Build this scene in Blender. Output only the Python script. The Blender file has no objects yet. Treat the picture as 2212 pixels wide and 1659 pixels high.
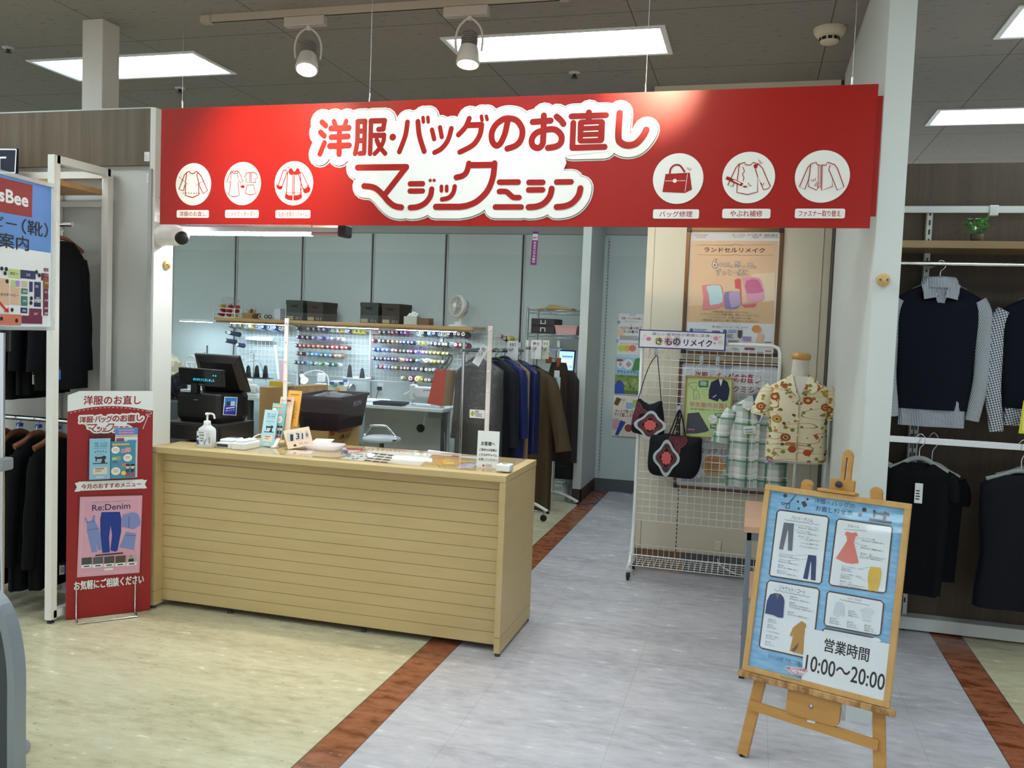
import bpy, bmesh, math, random
from mathutils import Vector as V, Matrix
sc = bpy.context.scene
COL = sc.collection
random.seed(7)
R = random.Random(11)
pi = math.pi

# ------------------------------------------------------------------ camera
W, H = 2212, 1659
FL, YAW, PITCH, ROLL = 1894.0, 0.26809, 0.05913, 0.0387
CAM = V((0, 0, 1.6))
FW = V((-math.sin(YAW) * math.cos(PITCH), math.cos(YAW) * math.cos(PITCH), -math.sin(PITCH)))
_r = V((math.cos(YAW), math.sin(YAW), 0)); _u = _r.cross(FW)
CR = _r * math.cos(ROLL) + _u * math.sin(ROLL); CU = CR.cross(FW)
cam = bpy.data.objects.new('camera', bpy.data.cameras.new('camera'))
COL.objects.link(cam)
cam.matrix_world = Matrix(((CR.x, CU.x, -FW.x, CAM.x), (CR.y, CU.y, -FW.y, CAM.y), (CR.z, CU.z, -FW.z, CAM.z), (0, 0, 0, 1)))
cam.data.sensor_width = 36; cam.data.sensor_fit = 'HORIZONTAL'; cam.data.lens = FL / W * 36
cam.data.clip_start = 0.02; cam.data.clip_end = 60
sc.camera = cam

# ------------------------------------------------------------------ light and exposure
wd = bpy.data.worlds.new('world'); sc.world = wd; wd.use_nodes = True
wd.node_tree.nodes['Background'].inputs[0].default_value = (0.88, 0.96, 1.0, 1)
wd.node_tree.nodes['Background'].inputs[1].default_value = 0.30
FIX_STRENGTH, FRONT = 27.0, .21      # ceiling troffers; the dimmer rows of the aisle
TUBE_STRENGTH = 34.0     # workshop tube light
sc.view_settings.view_transform = 'Standard'; sc.view_settings.look = 'None'
sc.view_settings.gamma = 1.0; sc.view_settings.use_curve_mapping = False
sc.view_settings.exposure = 1.62
sc.cycles.max_bounces = 7; sc.cycles.transparent_max_bounces = 16
sc.cycles.caustics_reflective = False; sc.cycles.caustics_refractive = False
def spot_lamp(name, loc, target, energy, angle, blend=.6, col=(1, .80, .55), r=.03):
    l = bpy.data.lights.new(name, 'SPOT'); l.energy = energy; l.spot_size = math.radians(angle); l.spot_blend = blend
    l.color = col; l.shadow_soft_size = r
    o = bpy.data.objects.new(name, l); COL.objects.link(o); o.location = loc
    o.rotation_euler = (V(target) - V(loc)).to_track_quat('-Z', 'Y').to_euler()
    return o

# ------------------------------------------------------------------ measuring: a photo pixel seen on a plane of the place
def P(x, y, X=None, Y=None, Z=None):
    d = CR * ((x - W / 2) / FL) - CU * ((y - H / 2) / FL) + FW
    if Y is not None: t = (Y - CAM.y) / d.y
    elif X is not None: t = (X - CAM.x) / d.x
    else: t = ((Z or 0) - CAM.z) / d.z
    return CAM + d * t
def crop(x0, y0, s): return lambda x, y: (x0 + x / s, y0 + y / s)

# ------------------------------------------------------------------ materials
def lin(h):
    h = h.lstrip('#'); o = []
    for i in (0, 2, 4):
        c = int(h[i:i + 2], 16) / 255
        o.append(c / 12.92 if c <= .04045 else ((c + .055) / 1.055) ** 2.4)
    return (*o, 1)
MC = {}
def mat(hexc, rough=.55, metal=0., spec=.5, emit=0, bump=0, name=None):
    k = (hexc, rough, metal, spec, emit, bump)
    if k in MC: return MC[k]
    m = bpy.data.materials.new(name or 'surface_' + hexc.strip('#')); m.use_nodes = True
    nt = m.node_tree; b = nt.nodes['Principled BSDF']
    b.inputs['Base Color'].default_value = lin(hexc); b.inputs['Roughness'].default_value = rough
    b.inputs['Metallic'].default_value = metal; b.inputs['Specular IOR Level'].default_value = spec
    if emit:
        b.inputs['Emission Color'].default_value = lin(hexc); b.inputs['Emission Strength'].default_value = emit
    if bump:
        n = nt.nodes.new('ShaderNodeTexNoise'); n.inputs['Scale'].default_value = 60; n.inputs['Detail'].default_value = 4
        tc = nt.nodes.new('ShaderNodeTexCoord'); nt.links.new(tc.outputs['Object'], n.inputs['Vector'])
        bp = nt.nodes.new('ShaderNodeBump'); bp.inputs['Strength'].default_value = bump; bp.inputs['Distance'].default_value = .01
        nt.links.new(n.outputs['Fac'], bp.inputs['Height']); nt.links.new(bp.outputs['Normal'], b.inputs['Normal'])
    MC[k] = m
    return m
class NT:
    """small node builder"""
    def __init__(s, name, rough=.5, spec=.5, metal=0):
        s.m = bpy.data.materials.new(name); s.m.use_nodes = True; s.t = s.m.node_tree
        s.b = s.t.nodes['Principled BSDF']; s.b.inputs['Roughness'].default_value = rough
        s.b.inputs['Specular IOR Level'].default_value = spec; s.b.inputs['Metallic'].default_value = metal
        s.tc = s.t.nodes.new('ShaderNodeTexCoord'); s.obj = s.tc.outputs['Object']
    def n(s, typ, **kw):
        nd = s.t.nodes.new('ShaderNode' + typ)
        for k, v in kw.items():
            if k.startswith('_'): setattr(nd, k[1:], v)
            else: s.put(nd.inputs[k.replace('__', ' ')], v)
        return nd
    def put(s, sock, v):
        if isinstance(v, bpy.types.NodeSocket): s.t.links.new(v, sock)
        elif isinstance(v, str): sock.default_value = lin(v)
        else: sock.default_value = v
    def math(s, op, a, b=0., c=0.):
        nd = s.t.nodes.new('ShaderNodeMath'); nd.operation = op
        for i, v in enumerate((a, b, c)): s.put(nd.inputs[i], v)
        return nd.outputs[0]
    def mix(s, f, a, b, mode='MIX'):
        nd = s.t.nodes.new('ShaderNodeMix'); nd.data_type = 'RGBA'; nd.blend_type = mode
        s.put(nd.inputs[0], f); s.put(nd.inputs[6], a); s.put(nd.inputs[7], b)
        return nd.outputs[2]
    def xyz(s, vec=None):
        nd = s.t.nodes.new('ShaderNodeSeparateXYZ'); s.t.links.new(vec or s.obj, nd.inputs[0]); return nd.outputs
    def vmap(s, scale, loc=(0, 0, 0), rot=(0, 0, 0)):
        nd = s.t.nodes.new('ShaderNodeMapping'); s.t.links.new(s.obj, nd.inputs[0])
        nd.inputs['Scale'].default_value = scale; nd.inputs['Location'].default_value = loc; nd.inputs['Rotation'].default_value = rot
        return nd.outputs[0]
    def noise(s, scale, vec=None, detail=4, rough=.5):
        nd = s.n('TexNoise', Scale=scale, Detail=detail, Roughness=rough); s.t.links.new(vec or s.obj, nd.inputs['Vector']); return nd.outputs['Fac']
    def ramp(s, f, stops):
        nd = s.t.nodes.new('ShaderNodeValToRGB'); s.put(nd.inputs[0], f); e = nd.color_ramp.elements
        while len(e) < len(stops): e.new(.5)
        for el, (p, c) in zip(e, stops): el.position = p; el.color = lin(c) if isinstance(c, str) else (c, c, c, 1)
        return nd.outputs[0]
    def band(s, x, period, width, off=0.):
        f = s.math('FRACT', s.math('DIVIDE', s.math('ADD', x, 50 * period - off), period))
        return s.math('LESS_THAN', f, width / period)
    def rng(s, x, a, b): return s.math('MULTIPLY', s.math('GREATER_THAN', x, a), s.math('LESS_THAN', x, b))
    def bump(s, h, st, dist=.005):
        nd = s.n('Bump', Strength=st, Distance=dist); s.t.links.new(h, nd.inputs['Height']); s.t.links.new(nd.outputs[0], s.b.inputs['Normal'])
    def col(s, c): s.put(s.b.inputs['Base Color'], c); return s.m
def clear_mat(name, tint='#ffffff', base=0., rough=.02, haze=0., hazecol='#ffffff', crinkle=0):
    m = bpy.data.materials.new(name); m.use_nodes = True; t = m.node_tree; t.nodes.remove(t.nodes['Principled BSDF'])
    out = t.nodes['Material Output']; tr = t.nodes.new('ShaderNodeBsdfTransparent'); tr.inputs[0].default_value = lin(tint)
    g = t.nodes.new('ShaderNodeBsdfGlossy'); g.inputs['Roughness'].default_value = rough
    lw0 = t.nodes.new('ShaderNodeFresnel'); lw0.inputs['IOR'].default_value = 1.45; ge = t.nodes.new('ShaderNodeNewGeometry'); sb = t.nodes.new('ShaderNodeMath'); sb.operation = 'SUBTRACT'; sb.inputs[0].default_value = 1; t.links.new(ge.outputs['Backfacing'], sb.inputs[1])
    lw = t.nodes.new('ShaderNodeMath'); lw.operation = 'MULTIPLY'; t.links.new(lw0.outputs[0], lw.inputs[0]); t.links.new(sb.outputs[0], lw.inputs[1])
    mx = t.nodes.new('ShaderNodeMixShader'); t.links.new(lw.outputs[0], mx.inputs[0]); t.links.new(tr.outputs[0], mx.inputs[1]); t.links.new(g.outputs[0], mx.inputs[2])
    if crinkle:
        n = t.nodes.new('ShaderNodeTexNoise'); n.inputs['Scale'].default_value = crinkle; n.inputs['Detail'].default_value = 3; tc = t.nodes.new('ShaderNodeTexCoord'); t.links.new(tc.outputs['Object'], n.inputs['Vector'])
        bp = t.nodes.new('ShaderNodeBump'); bp.inputs['Strength'].default_value = 1; bp.inputs['Distance'].default_value = .03; t.links.new(n.outputs['Fac'], bp.inputs['Height']); t.links.new(bp.outputs[0], g.inputs['Normal'])
        ad = t.nodes.new('ShaderNodeMath'); ad.inputs[1].default_value = base; t.links.new(lw.outputs[0], ad.inputs[0]); t.links.new(ad.outputs[0], mx.inputs[0])
    last = mx
    if haze:
        d = t.nodes.new('ShaderNodeBsdfDiffuse'); d.inputs[0].default_value = lin(hazecol)
        m2 = t.nodes.new('ShaderNodeMixShader'); m2.inputs[0].default_value = haze; t.links.new(mx.outputs[0], m2.inputs[1]); t.links.new(d.outputs[0], m2.inputs[2]); last = m2
    t.links.new(last.outputs[0], out.inputs[0])
    return m
def wood_mat(name, c1, c2, scale=(3, 3, 40), rough=.45, contrast=(.35, .65)):
    k = NT(name, rough)
    f = k.noise(1.0, k.vmap(scale), 6, .6)
    return k.col(k.ramp(f, [(contrast[0], c1), (contrast[1], c2)]))
M = dict(
    white=mat('#e9ebea', .45), offwhite=mat('#e4e2da', .6), cream=mat('#e9dfc8', .6), black=mat('#0c0c0e', .45), softblack=mat('#111114', .8, spec=.2),
    chrome=mat('#d9dde0', .16, 1.0), steel=mat('#a9adb0', .3, 1.0), grey=mat('#8b9094', .5), dgrey=mat('#3d4246', .6), lgrey=mat('#c3c7c8', .5),
    paper=mat('#eceeed', .7), navy=mat('#141a33', .7), red=mat('#e02310', .4), dred=mat('#97161a', .4), wire=mat('#f1f2ef', .4),
    clear=clear_mat('clear acrylic'), film=clear_mat('clear film', rough=.12, haze=.06, crinkle=30, base=.08), frost=clear_mat('frosted plastic', haze=.45, hazecol='#f1eef2', rough=.2),
    glass=clear_mat('poster glazing'), pink=mat('#e9b7b4', .5), ink=mat('#25232b', .7), inkgrey=mat('#8d8f98', .8), maple=wood_mat('maple veneer', '#c3a977', '#c9b07f', (2, 2, 18)),
)

# ------------------------------------------------------------------ mesh building
def frame(o, n, u=None):
    n = V(n).normalized(); u = V(u) if u else V((0, 0, 1)).cross(n); u = (u - n * u.dot(n)).normalized()
    return (V(o), u, n.cross(u), n)
def smooth_pts(pts, k=6, closed=False):
    p = [V(a) for a in pts]; n = len(p); out = []
    if n < 3: return p
    seg = range(n if closed else n - 1)
    for i in seg:
        if closed: a, b, c, d = p[i - 1], p[i], p[(i + 1) % n], p[(i + 2) % n]
        else: a, b, c, d = p[max(i - 1, 0)], p[i], p[i + 1], p[min(i + 2, n - 1)]
        for j in range(k):
            t = j / k
            out.append(.5 * ((2 * b) + (c - a) * t + (2 * a - 5 * b + 4 * c - d) * t * t + (3 * b - a - 3 * c + d) * t ** 3))
    if not closed: out.append(p[-1])
    return out
class MB:
    def __init__(s): s.v = []; s.f = []; s.m = []; s.sm = []; s.mats = []
    def mi(s, m):
        if m not in s.mats: s.mats.append(m)
        return s.mats.index(m)
    def add(s, vs, fs, m, sm=False):
        o = len(s.v); k = s.mi(m); s.v += [V(a) for a in vs]
        for f in fs: s.f.append([i + o for i in f]); s.m.append(k); s.sm.append(sm)
        return s
    def box(s, lo, hi, m, bev=0, fr=None):
        lo, hi = V(lo), V(hi)
        lo, hi = V([min(a, b) for a, b in zip(lo, hi)]), V([max(a, b) for a, b in zip(lo, hi)])
        if bev:
            bm = bmesh.new(); bmesh.ops.create_cube(bm, size=1)
            for v in bm.verts: v.co = V([(lo[i] + hi[i]) / 2 + v.co[i] * (hi[i] - lo[i]) for i in range(3)])
            bmesh.ops.bevel(bm, geom=bm.edges[:], offset=bev, segments=2, profile=.5, affect='EDGES')
            bm.verts.index_update(); vs = [v.co.copy() for v in bm.verts]; fs = [[v.index for v in f.verts] for f in bm.faces]; bm.free()
        else:
            vs = [V((x, y, z)) for x in (lo.x, hi.x) for y in (lo.y, hi.y) for z in (lo.z, hi.z)]
            fs = [(0, 1, 3, 2), (4, 6, 7, 5), (0, 4, 5, 1), (2, 3, 7, 6), (0, 2, 6, 4), (1, 5, 7, 3)]
        if fr: vs = [fr[0] + fr[1] * a.x + fr[2] * a.y + fr[3] * a.z for a in vs]
        return s.add(vs, fs, m)
    def beam(s, a, b, w, d, m, side=(0, 1, 0)):
        """rectangular bar from a to b, w wide across, d deep along side"""
        a, b = V(a), V(b); t = (b - a).normalized(); sd = V(side); sd = (sd - t * sd.dot(t)).normalized(); c = t.cross(sd)
        vs = [p + c * (i * w / 2) + sd * (j * d / 2) for p in (a, b) for i, j in ((-1, -1), (1, -1), (1, 1), (-1, 1))]
        return s.add(vs, [(0, 3, 2, 1), (4, 5, 6, 7), (0, 1, 5, 4), (1, 2, 6, 5), (2, 3, 7, 6), (3, 0, 4, 7)], m)
    def tube(s, pts, r, m, n=8, closed=False, caps=True, flat=1.0, sm=True):
        p = [V(a) for a in pts]; k = len(p); rs = r if isinstance(r, (list, tuple)) else [r] * k
        vs = []; fs = []; ref = None
        for i in range(k):
            a = p[(i - 1) % k] if closed or i else p[i]; b = p[(i + 1) % k] if closed or i < k - 1 else p[i]
            t = (b - a); t = t.normalized() if t.length > 1e-9 else V((0, 0, 1))
            if ref is None: ref = V((0, 0, 1)) if abs(t.z) < .9 else V((0, 1, 0))
            x = (ref - t * ref.dot(t)).normalized(); y = t.cross(x); ref = x
            for j in range(n):
                an = 2 * pi * j / n; vs.append(p[i] + x * math.cos(an) * rs[i] + y * math.sin(an) * rs[i] * flat)
        for i in range(k if closed else k - 1):
            for j in range(n):
                i2 = (i + 1) % k; j2 = (j + 1) % n; fs.append((i * n + j, i * n + j2, i2 * n + j2, i2 * n + j))
        s.add(vs, fs, m, sm)
        if caps and not closed:
            s.add([vs[j] for j in range(n)], [list(range(n))[::-1]], m); s.add([vs[(k - 1) * n + j] for j in range(n)], [list(range(n))], m)
        return s
    def lathe(s, prof, m, o=(0, 0, 0), ax=(0, 0, 1), n=20, sm=True, caps=True):
        o = V(o); a = V(ax).normalized(); x = a.orthogonal().normalized(); y = a.cross(x)
        vs = [o + a * h + (x * math.cos(2 * pi * j / n) + y * math.sin(2 * pi * j / n)) * r for r, h in prof for j in range(n)]
        fs = [(i * n + j, i * n + (j + 1) % n, (i + 1) * n + (j + 1) % n, (i + 1) * n + j) for i in range(len(prof) - 1) for j in range(n)]
        s.add(vs, fs, m, sm)
        if caps:
            if prof[0][0] > 1e-6: s.add(vs[:n], [list(range(n))[::-1]], m)
            if prof[-1][0] > 1e-6: s.add(vs[-n:], [list(range(n))], m)
        return s
    def ball(s, c, r, m, n=12, sq=(1, 1, 1)):
        c = V(c); k = n // 2; vs = []; fs = []
        for i in range(k + 1):
            for j in range(n):
                a = pi * i / k; b = 2 * pi * j / n
                vs.append(c + V((math.sin(a) * math.cos(b) * r * sq[0], math.sin(a) * math.sin(b) * r * sq[1], math.cos(a) * r * sq[2])))
        for i in range(k):
            for j in range(n): fs.append((i * n + j, (i + 1) * n + j, (i + 1) * n + (j + 1) % n, i * n + (j + 1) % n))
        return s.add(vs, fs, m, True)
    def prism(s, poly, z0, z1, m, fr):
        o, u, v, w = fr; n = len(poly)
        vs = [o + u * a[0] + v * a[1] + w * z for z in (z0, z1) for a in poly]
        ar = sum(poly[i][0] * poly[(i + 1) % n][1] - poly[(i + 1) % n][0] * poly[i][1] for i in range(n))
        f0, f1 = list(range(n))[::-1], list(range(n, 2 * n)); sides = [(i, (i + 1) % n, n + (i + 1) % n, n + i) for i in range(n)]
        if ar < 0: f0, f1 = f0[::-1], f1[::-1]; sides = [x[::-1] for x in sides]
        return s.add(vs, [f0, f1] + sides, m)
    def loft(s, rings, m, closed=True, caps=(True, True), sm=True):
        n = len(rings[0]); vs = [p for r in rings for p in r]; fs = []
        for i in range(len(rings) - 1):
            for j in range(n if closed else n - 1): fs.append((i * n + j, i * n + (j + 1) % n, (i + 1) * n + (j + 1) % n, (i + 1) * n + j))
        s.add(vs, fs, m, sm)
        if caps[0]: s.add(rings[0], [list(range(n))[::-1]], m)
        if caps[1]: s.add(rings[-1], [list(range(n))], m)
        return s
    def build(s, name, parent=None, origin=None):
        me = bpy.data.meshes.new(name)
        if origin is None:
            xs = list(zip(*s.v)); origin = V(((min(xs[0]) + max(xs[0])) / 2, (min(xs[1]) + max(xs[1])) / 2, min(xs[2])))
        origin = V(origin)
        me.from_pydata([v - origin for v in s.v], [], s.f)
        for m in s.mats: me.materials.append(m)
        me.polygons.foreach_set('material_index', s.m); me.polygons.foreach_set('use_smooth', s.sm); me.update()
        o = bpy.data.objects.new(name, me); COL.objects.link(o)
        o.location = origin - V(parent['_o']) if parent is not None and '_o' in parent else origin
        if parent is not None: o.parent = parent
        o['_o'] = tuple(origin)
        return o
def thing(name, label, cat, loc=(0, 0, 0), group=None):
    o = bpy.data.objects.new(name, None); COL.objects.link(o); o.location = loc; o.empty_display_size = .05
    o['_o'] = tuple(loc)
    return tag(o, label, cat, group)
def tag(o, label, cat, group=None):
    o['label'] = label; o['category'] = cat
    if group: o['group'] = group
    return o
def struct(o): o['kind'] = 'structure'; return o
def dup(o, loc, label=None, group=None, rz=None):
    r = o.copy(); COL.objects.link(r); r.location = loc
    if rz is not None: r.rotation_euler = (0, 0, rz)
    if label: r['label'] = label
    if group: r['group'] = group
    for ch in o.children:
        c = ch.copy(); COL.objects.link(c); c.parent = r
        for g in ch.children:
            d = g.copy(); COL.objects.link(d); d.parent = c
    return r

# ------------------------------------------------------------------ lettering and prints on a flat sheet
TC = {}
def glyphs(body, bold=0., spacing=1.):
    k = (body, bold, spacing)
    if k not in TC:
        cu = bpy.data.curves.new('lettering', 'FONT'); cu.body = body; cu.size = 1; cu.offset = bold; cu.resolution_u = 3; cu.space_character = spacing
        o = bpy.data.objects.new('lettering', cu); COL.objects.link(o)
        me = bpy.data.meshes.new_from_object(o.evaluated_get(bpy.context.evaluated_depsgraph_get()))
        vs = [(v.co.x, v.co.y) for v in me.vertices]; fs = [list(p.vertices) for p in me.polygons]
        bpy.data.objects.remove(o); bpy.data.curves.remove(cu); bpy.data.meshes.remove(me)
        TC[k] = (vs, fs)
    return TC[k]
class Panel:
    """a flat printed sheet; shapes are given in (x, y) mapped by s.f to local metres (a, b)"""
    def __init__(s, mb, fr, f=None, h=.0006):
        s.mb = mb; s.o, s.u, s.v, s.n = fr; s.h = h; s.f = f or (lambda x, y: (x, y)); s.eps = 1.6e-5
    def px(s, cr):
        """read shapes in the pixels of a crop of the photo"""
        def f(x, y):
            x, y = cr(x, y); d = CR * ((x - W / 2) / FL) - CU * ((y - H / 2) / FL) + FW
            t = (s.o - CAM).dot(s.n) / d.dot(s.n); q = CAM + d * t - s.o
            return (q.dot(s.u), q.dot(s.v))
        s.f = f; return s
    def unit(s, w, h):
        """read shapes in fractions of a sheet w x h, (0, 0) the top left corner; o is its bottom left"""
        s.f = lambda x, y: (x * w, (1 - y) * h); return s
    def up(s, k=1): s.h += 3e-4 * k; return s
    def w3(s, a, b): return s.o + s.u * a + s.v * b + s.n * s.h
    def raw(s, pts, m, faces=None, step=0):
        n = len(pts); s.h += s.eps
        if faces is None:
            ar = sum(pts[i][0] * pts[(i + 1) % n][1] - pts[(i + 1) % n][0] * pts[i][1] for i in range(n))
            faces = [list(range(n)) if ar > 0 else list(range(n))[::-1]]
        vs = [s.w3(*p) for p in pts]
        if step: vs = [v + s.n * (i // step) * 8e-6 for i, v in enumerate(vs)]; s.h += 5e-5
        s.mb.add(vs, faces, m)
    def poly(s, pts, m, smooth=0):
        q = [s.f(*p) for p in pts]
        if smooth: q = [(a.x, a.y) for a in smooth_pts([V((*p, 0)) for p in q], smooth, True)]
        s.raw(q, m)
    def lbox(s, b):
        x0, y0, x1, y1 = b; xm, ym = (x0 + x1) / 2, (y0 + y1) / 2
        return s.f(x0, ym)[0], s.f(xm, y1)[1], s.f(x1, ym)[0], s.f(xm, y0)[1]
    def rect(s, b, m, r=0.):
        a0, b0, a1, b1 = s.lbox(b); rr = r * min(a1 - a0, b1 - b0)
        if not r: s.raw([(a0, b0), (a1, b0), (a1, b1), (a0, b1)], m); return
        pts = []
        for cx, cy, st in ((a1 - rr, b0 + rr, -.5), (a1 - rr, b1 - rr, 0), (a0 + rr, b1 - rr, .5), (a0 + rr, b0 + rr, 1)):
            pts += [(cx + rr * math.cos(pi * (st + i / 8)), cy + rr * math.sin(pi * (st + i / 8))) for i in range(5)]
        s.raw(pts, m)
    def disc(s, c, rx, m, ry=None, n=28):
        a, b = s.f(*c); w = abs(s.f(c[0] + rx, c[1])[0] - a); h = abs(s.f(c[0], c[1] + (ry or rx))[1] - b) if ry else w
        s.raw([(a + w * math.cos(2 * pi * i / n), b + h * math.sin(2 * pi * i / n)) for i in range(n)], m)
    def scale(s, c): return abs(s.f(c[0] + 1, c[1])[0] - s.f(*c)[0])
    def stroke(s, pts, w, m, smooth=0, cap=5, closed=False):
        xm = sum(p[0] for p in pts) / len(pts); ym = sum(p[1] for p in pts) / len(pts)
        r = w * math.sqrt(abs(s.f(xm + 1, ym)[0] - s.f(xm, ym)[0]) * abs(s.f(xm, ym + 1)[1] - s.f(xm, ym)[1])) / 2
        q = [V((*s.f(*p), 0)) for p in pts]
        if smooth and len(q) > 2: q = smooth_pts(q, smooth, closed)
        if closed: q = q + [q[0]]
        L = []; Rr = []
        for i, p in enumerate(q):
            t = (q[min(i + 1, len(q) - 1)] - q[max(i - 1, 0)])
            if closed and i in (0, len(q) - 1): t = q[1] - q[-2]
            t = t.normalized() if t.length > 1e-9 else V((1, 0, 0)); nn = V((-t.y, t.x, 0))
            L.append(p + nn * r); Rr.append(p - nn * r)
        k = len(q); pts2 = [(a.x, a.y) for a in L] + [(a.x, a.y) for a in Rr]
        fs = [(k + i, k + i + 1, i + 1, i) for i in range(k - 1)]
        if cap and not closed:
            for e, d in ((0, -1), (k - 1, 1)):
                t = (q[1] - q[0]) if e == 0 else (q[-1] - q[-2]); t = t.normalized() * d; nn = V((-t.y, t.x, 0)); b = len(pts2)
                pts2 += [tuple((q[e] + (nn * math.cos(pi * j / cap) + t * math.sin(pi * j / cap)) * r)[:2]) for j in range(cap + 1)]
                fs.append(list(range(b, b + cap + 1))[::-1])
        s.h += s.eps; vs = [s.w3(*p) for p in pts2]
        if smooth: vs = [v + s.n * (2.2e-6 * (i % k if i < 2 * k else (0 if i < 2 * k + cap + 1 else k))) for i, v in enumerate(vs)]; s.h += 2.2e-6 * k
        s.mb.add(vs, fs, m)
    def dash(s, a, b, w, m, n=8):
        for i in range(n):
            t0, t1 = i / n, (i + .55) / n
            s.stroke([(a[0] + (b[0] - a[0]) * t, a[1] + (b[1] - a[1]) * t) for t in (t0, t1)], w, m, cap=0)
    def text(s, body, b, m, bold=0., rot=0, keep=False, spacing=1.):
        """lettering filling the box b (keep: keep the letters' own proportions, fitted to the height)"""
        vs, fs = glyphs(body, 0., spacing); a0, b0, a1, b1 = s.lbox(b)
        if not vs: return
        x0, x1 = min(v[0] for v in vs), max(v[0] for v in vs); y0, y1 = min(v[1] for v in vs), max(v[1] for v in vs)
        sx, sy = (a1 - a0) / max(x1 - x0, 1e-6), (b1 - b0) / max(y1 - y0, 1e-6)
        if keep: sx = sy
        ca, cb = (a0 + a1) / 2, (b0 + b1) / 2; co, si = math.cos(rot), math.sin(rot); pts = []
        for v in vs:
            x, y = (v[0] - (x0 + x1) / 2) * sx, (v[1] - (y0 + y1) / 2) * sy
            pts.append((ca + x * co - y * si, cb + x * si + y * co))
        if bold > .004:
            r = bold * .8 * sy; q = []; g = []; n = len(pts)
            for k in range(6):
                dx, dy = r * math.cos(k * pi / 3), r * math.sin(k * pi / 3); q += [(a + dx, b + dy) for a, b in pts]; g += [[i + k * n for i in f] for f in fs]
            s.raw(q, m, g, n)
        else: s.raw(pts, m, fs)
    def label(s, body, x, y, hgt, m):
        """a line of small print, its left middle at (x, y), letters hgt metres high"""
        vs, fs = glyphs(body); a, b = s.f(x, y); s.raw([(a + v[0] * hgt, b + (v[1] - .35) * hgt) for v in vs], m, fs)
    def column(s, body, b, m, bold=0.):
        x0, y0, x1, y1 = b; n = len(body); h = (y1 - y0) / n
        for i, ch in enumerate(body): s.text(ch, (x0, y0 + h * (i + .08), x1, y0 + h * (i + .92)), m, bold)
    def lines(s, b, n, m, fill=.45, ragged=.25):
        """small print too small to read in the photo: rows of fine bars"""
        x0, y0, x1, y1 = b; h = (y1 - y0) / n
        for i in range(n): s.rect((x0, y0 + h * i, x1 - (x1 - x0) * R.random() * ragged, y0 + h * (i + fill)), m)
# ================================================================== SETTING
XL, XR, YN, YF, ZC = -9.0, 5.5, -7.5, 9.0, 3.3
def floor_mat():
    k = NT('vinyl floor', .28, .45); x, y, z = k.xyz()
    big = k.noise(1.3, k.vmap((1, 3.2, 1)), 5, .6); fine = k.noise(9, k.vmap((1, 2.6, 1)), 6, .65)
    f = k.math('ADD', k.math('MULTIPLY', big, .45), k.math('MULTIPLY', fine, .55))
    green = k.ramp(f, [(.36, '#b0a78b'), (.5, '#c6be9f'), (.64, '#d2cbaf')])
    lilac = k.ramp(f, [(.36, '#a8a4aa'), (.5, '#bcb8be'), (.64, '#c9c5ca')])
    brn = k.ramp(k.noise(8, k.vmap((1, 2.2, 1)), 6, .6), [(.36, '#6b371f'), (.47, '#8c5136'), (.6, '#9d6043')])
    spot = k.noise(26, k.vmap((1, 1.9, 1)), 2, .4)
    green = k.mix(k.math('MULTIPLY', k.math('GREATER_THAN', spot, .70), .35), green, '#6f694f')
    mid = k.rng(x, -1.372, 1.036)
    base = k.mix(mid, green, lilac)
    strip = k.math('ADD', k.rng(x, -1.531, -1.372), k.rng(x, 1.036, 1.198))
    base = k.mix(strip, base, brn)
    edge = None
    for e in (-1.531, -1.372, 1.036, 1.198):
        b = k.rng(x, e - .003, e + .003); edge = b if edge is None else k.math('ADD', edge, b)
    seam = k.math('MULTIPLY', k.math('MAXIMUM', k.band(x, .602, .0022, -1.372 + .3), k.band(y, .602, .0022, .1)), mid)
    base = k.mix(k.math('MULTIPLY', edge, .75), base, '#3b3431')
    base = k.mix(k.math('MULTIPLY', seam, .35), base, '#77716f')
    k.put(k.b.inputs['Roughness'], k.math('ADD', .17, k.math('MULTIPLY', fine, .16)))
    return k.col(base)
struct(MB().box((XL, YN, -.06), (XR, YF + .1, 0), floor_mat()).build('floor', origin=(0, 0, 0)))
# ceiling boards, with the openings of the recessed troffers left out
FX = [-7.80, -4.80, -1.838, 1.19, 4.2]; FY = [-1.05, .95, 2.95, 4.935, 6.93]; FWX, FWY = 1.247, .43
FXY = [(x, y) for x in FX for y in FY if x < 2] + [(-5.75, -5.45), (-5.75, -6.1)]
def ceil_mat():
    k = NT('mineral fibre ceiling board', .95, .1); x, y, z = k.xyz()
    n = k.noise(1, k.vmap((14, 46, 1)), 2, .5)
    c = k.mix(k.math('MULTIPLY', k.math('GREATER_THAN', n, .64), .5), '#96918d', '#716b67')
    seam = k.math('MAXIMUM', k.band(x, 1.0155, .006, .295), k.band(y, 1.007, .006, 5.69))
    return k.col(k.mix(seam, c, '#5c5855'))
mb = MB(); xs = sorted({XL, XR} | {f[0] for f in FXY} | {f[0] + FWX for f in FXY}); ys = sorted({YN, YF + .1} | {f[1] for f in FXY} | {f[1] + FWY for f in FXY})
xs = [x for x in xs if x <= XR]; cm = ceil_mat()
for i in range(len(xs) - 1):
    for j in range(len(ys) - 1):
        if any(fx - 1e-6 < xs[i] < fx + FWX - 1e-6 and fy - 1e-6 < ys[j] < fy + FWY - 1e-6 for fx, fy in FXY): continue
        mb.add([(xs[i], ys[j], ZC), (xs[i], ys[j + 1], ZC), (xs[i + 1], ys[j + 1], ZC), (xs[i + 1], ys[j], ZC)], [(0, 1, 2, 3)], cm)
struct(mb.build('ceiling', origin=(0, 0, ZC)))
fixm = mat('#f0f3f2', .4); lampm = mat('#eefcff', .5, emit=FIX_STRENGTH, name='lit tube diffuser')
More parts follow.
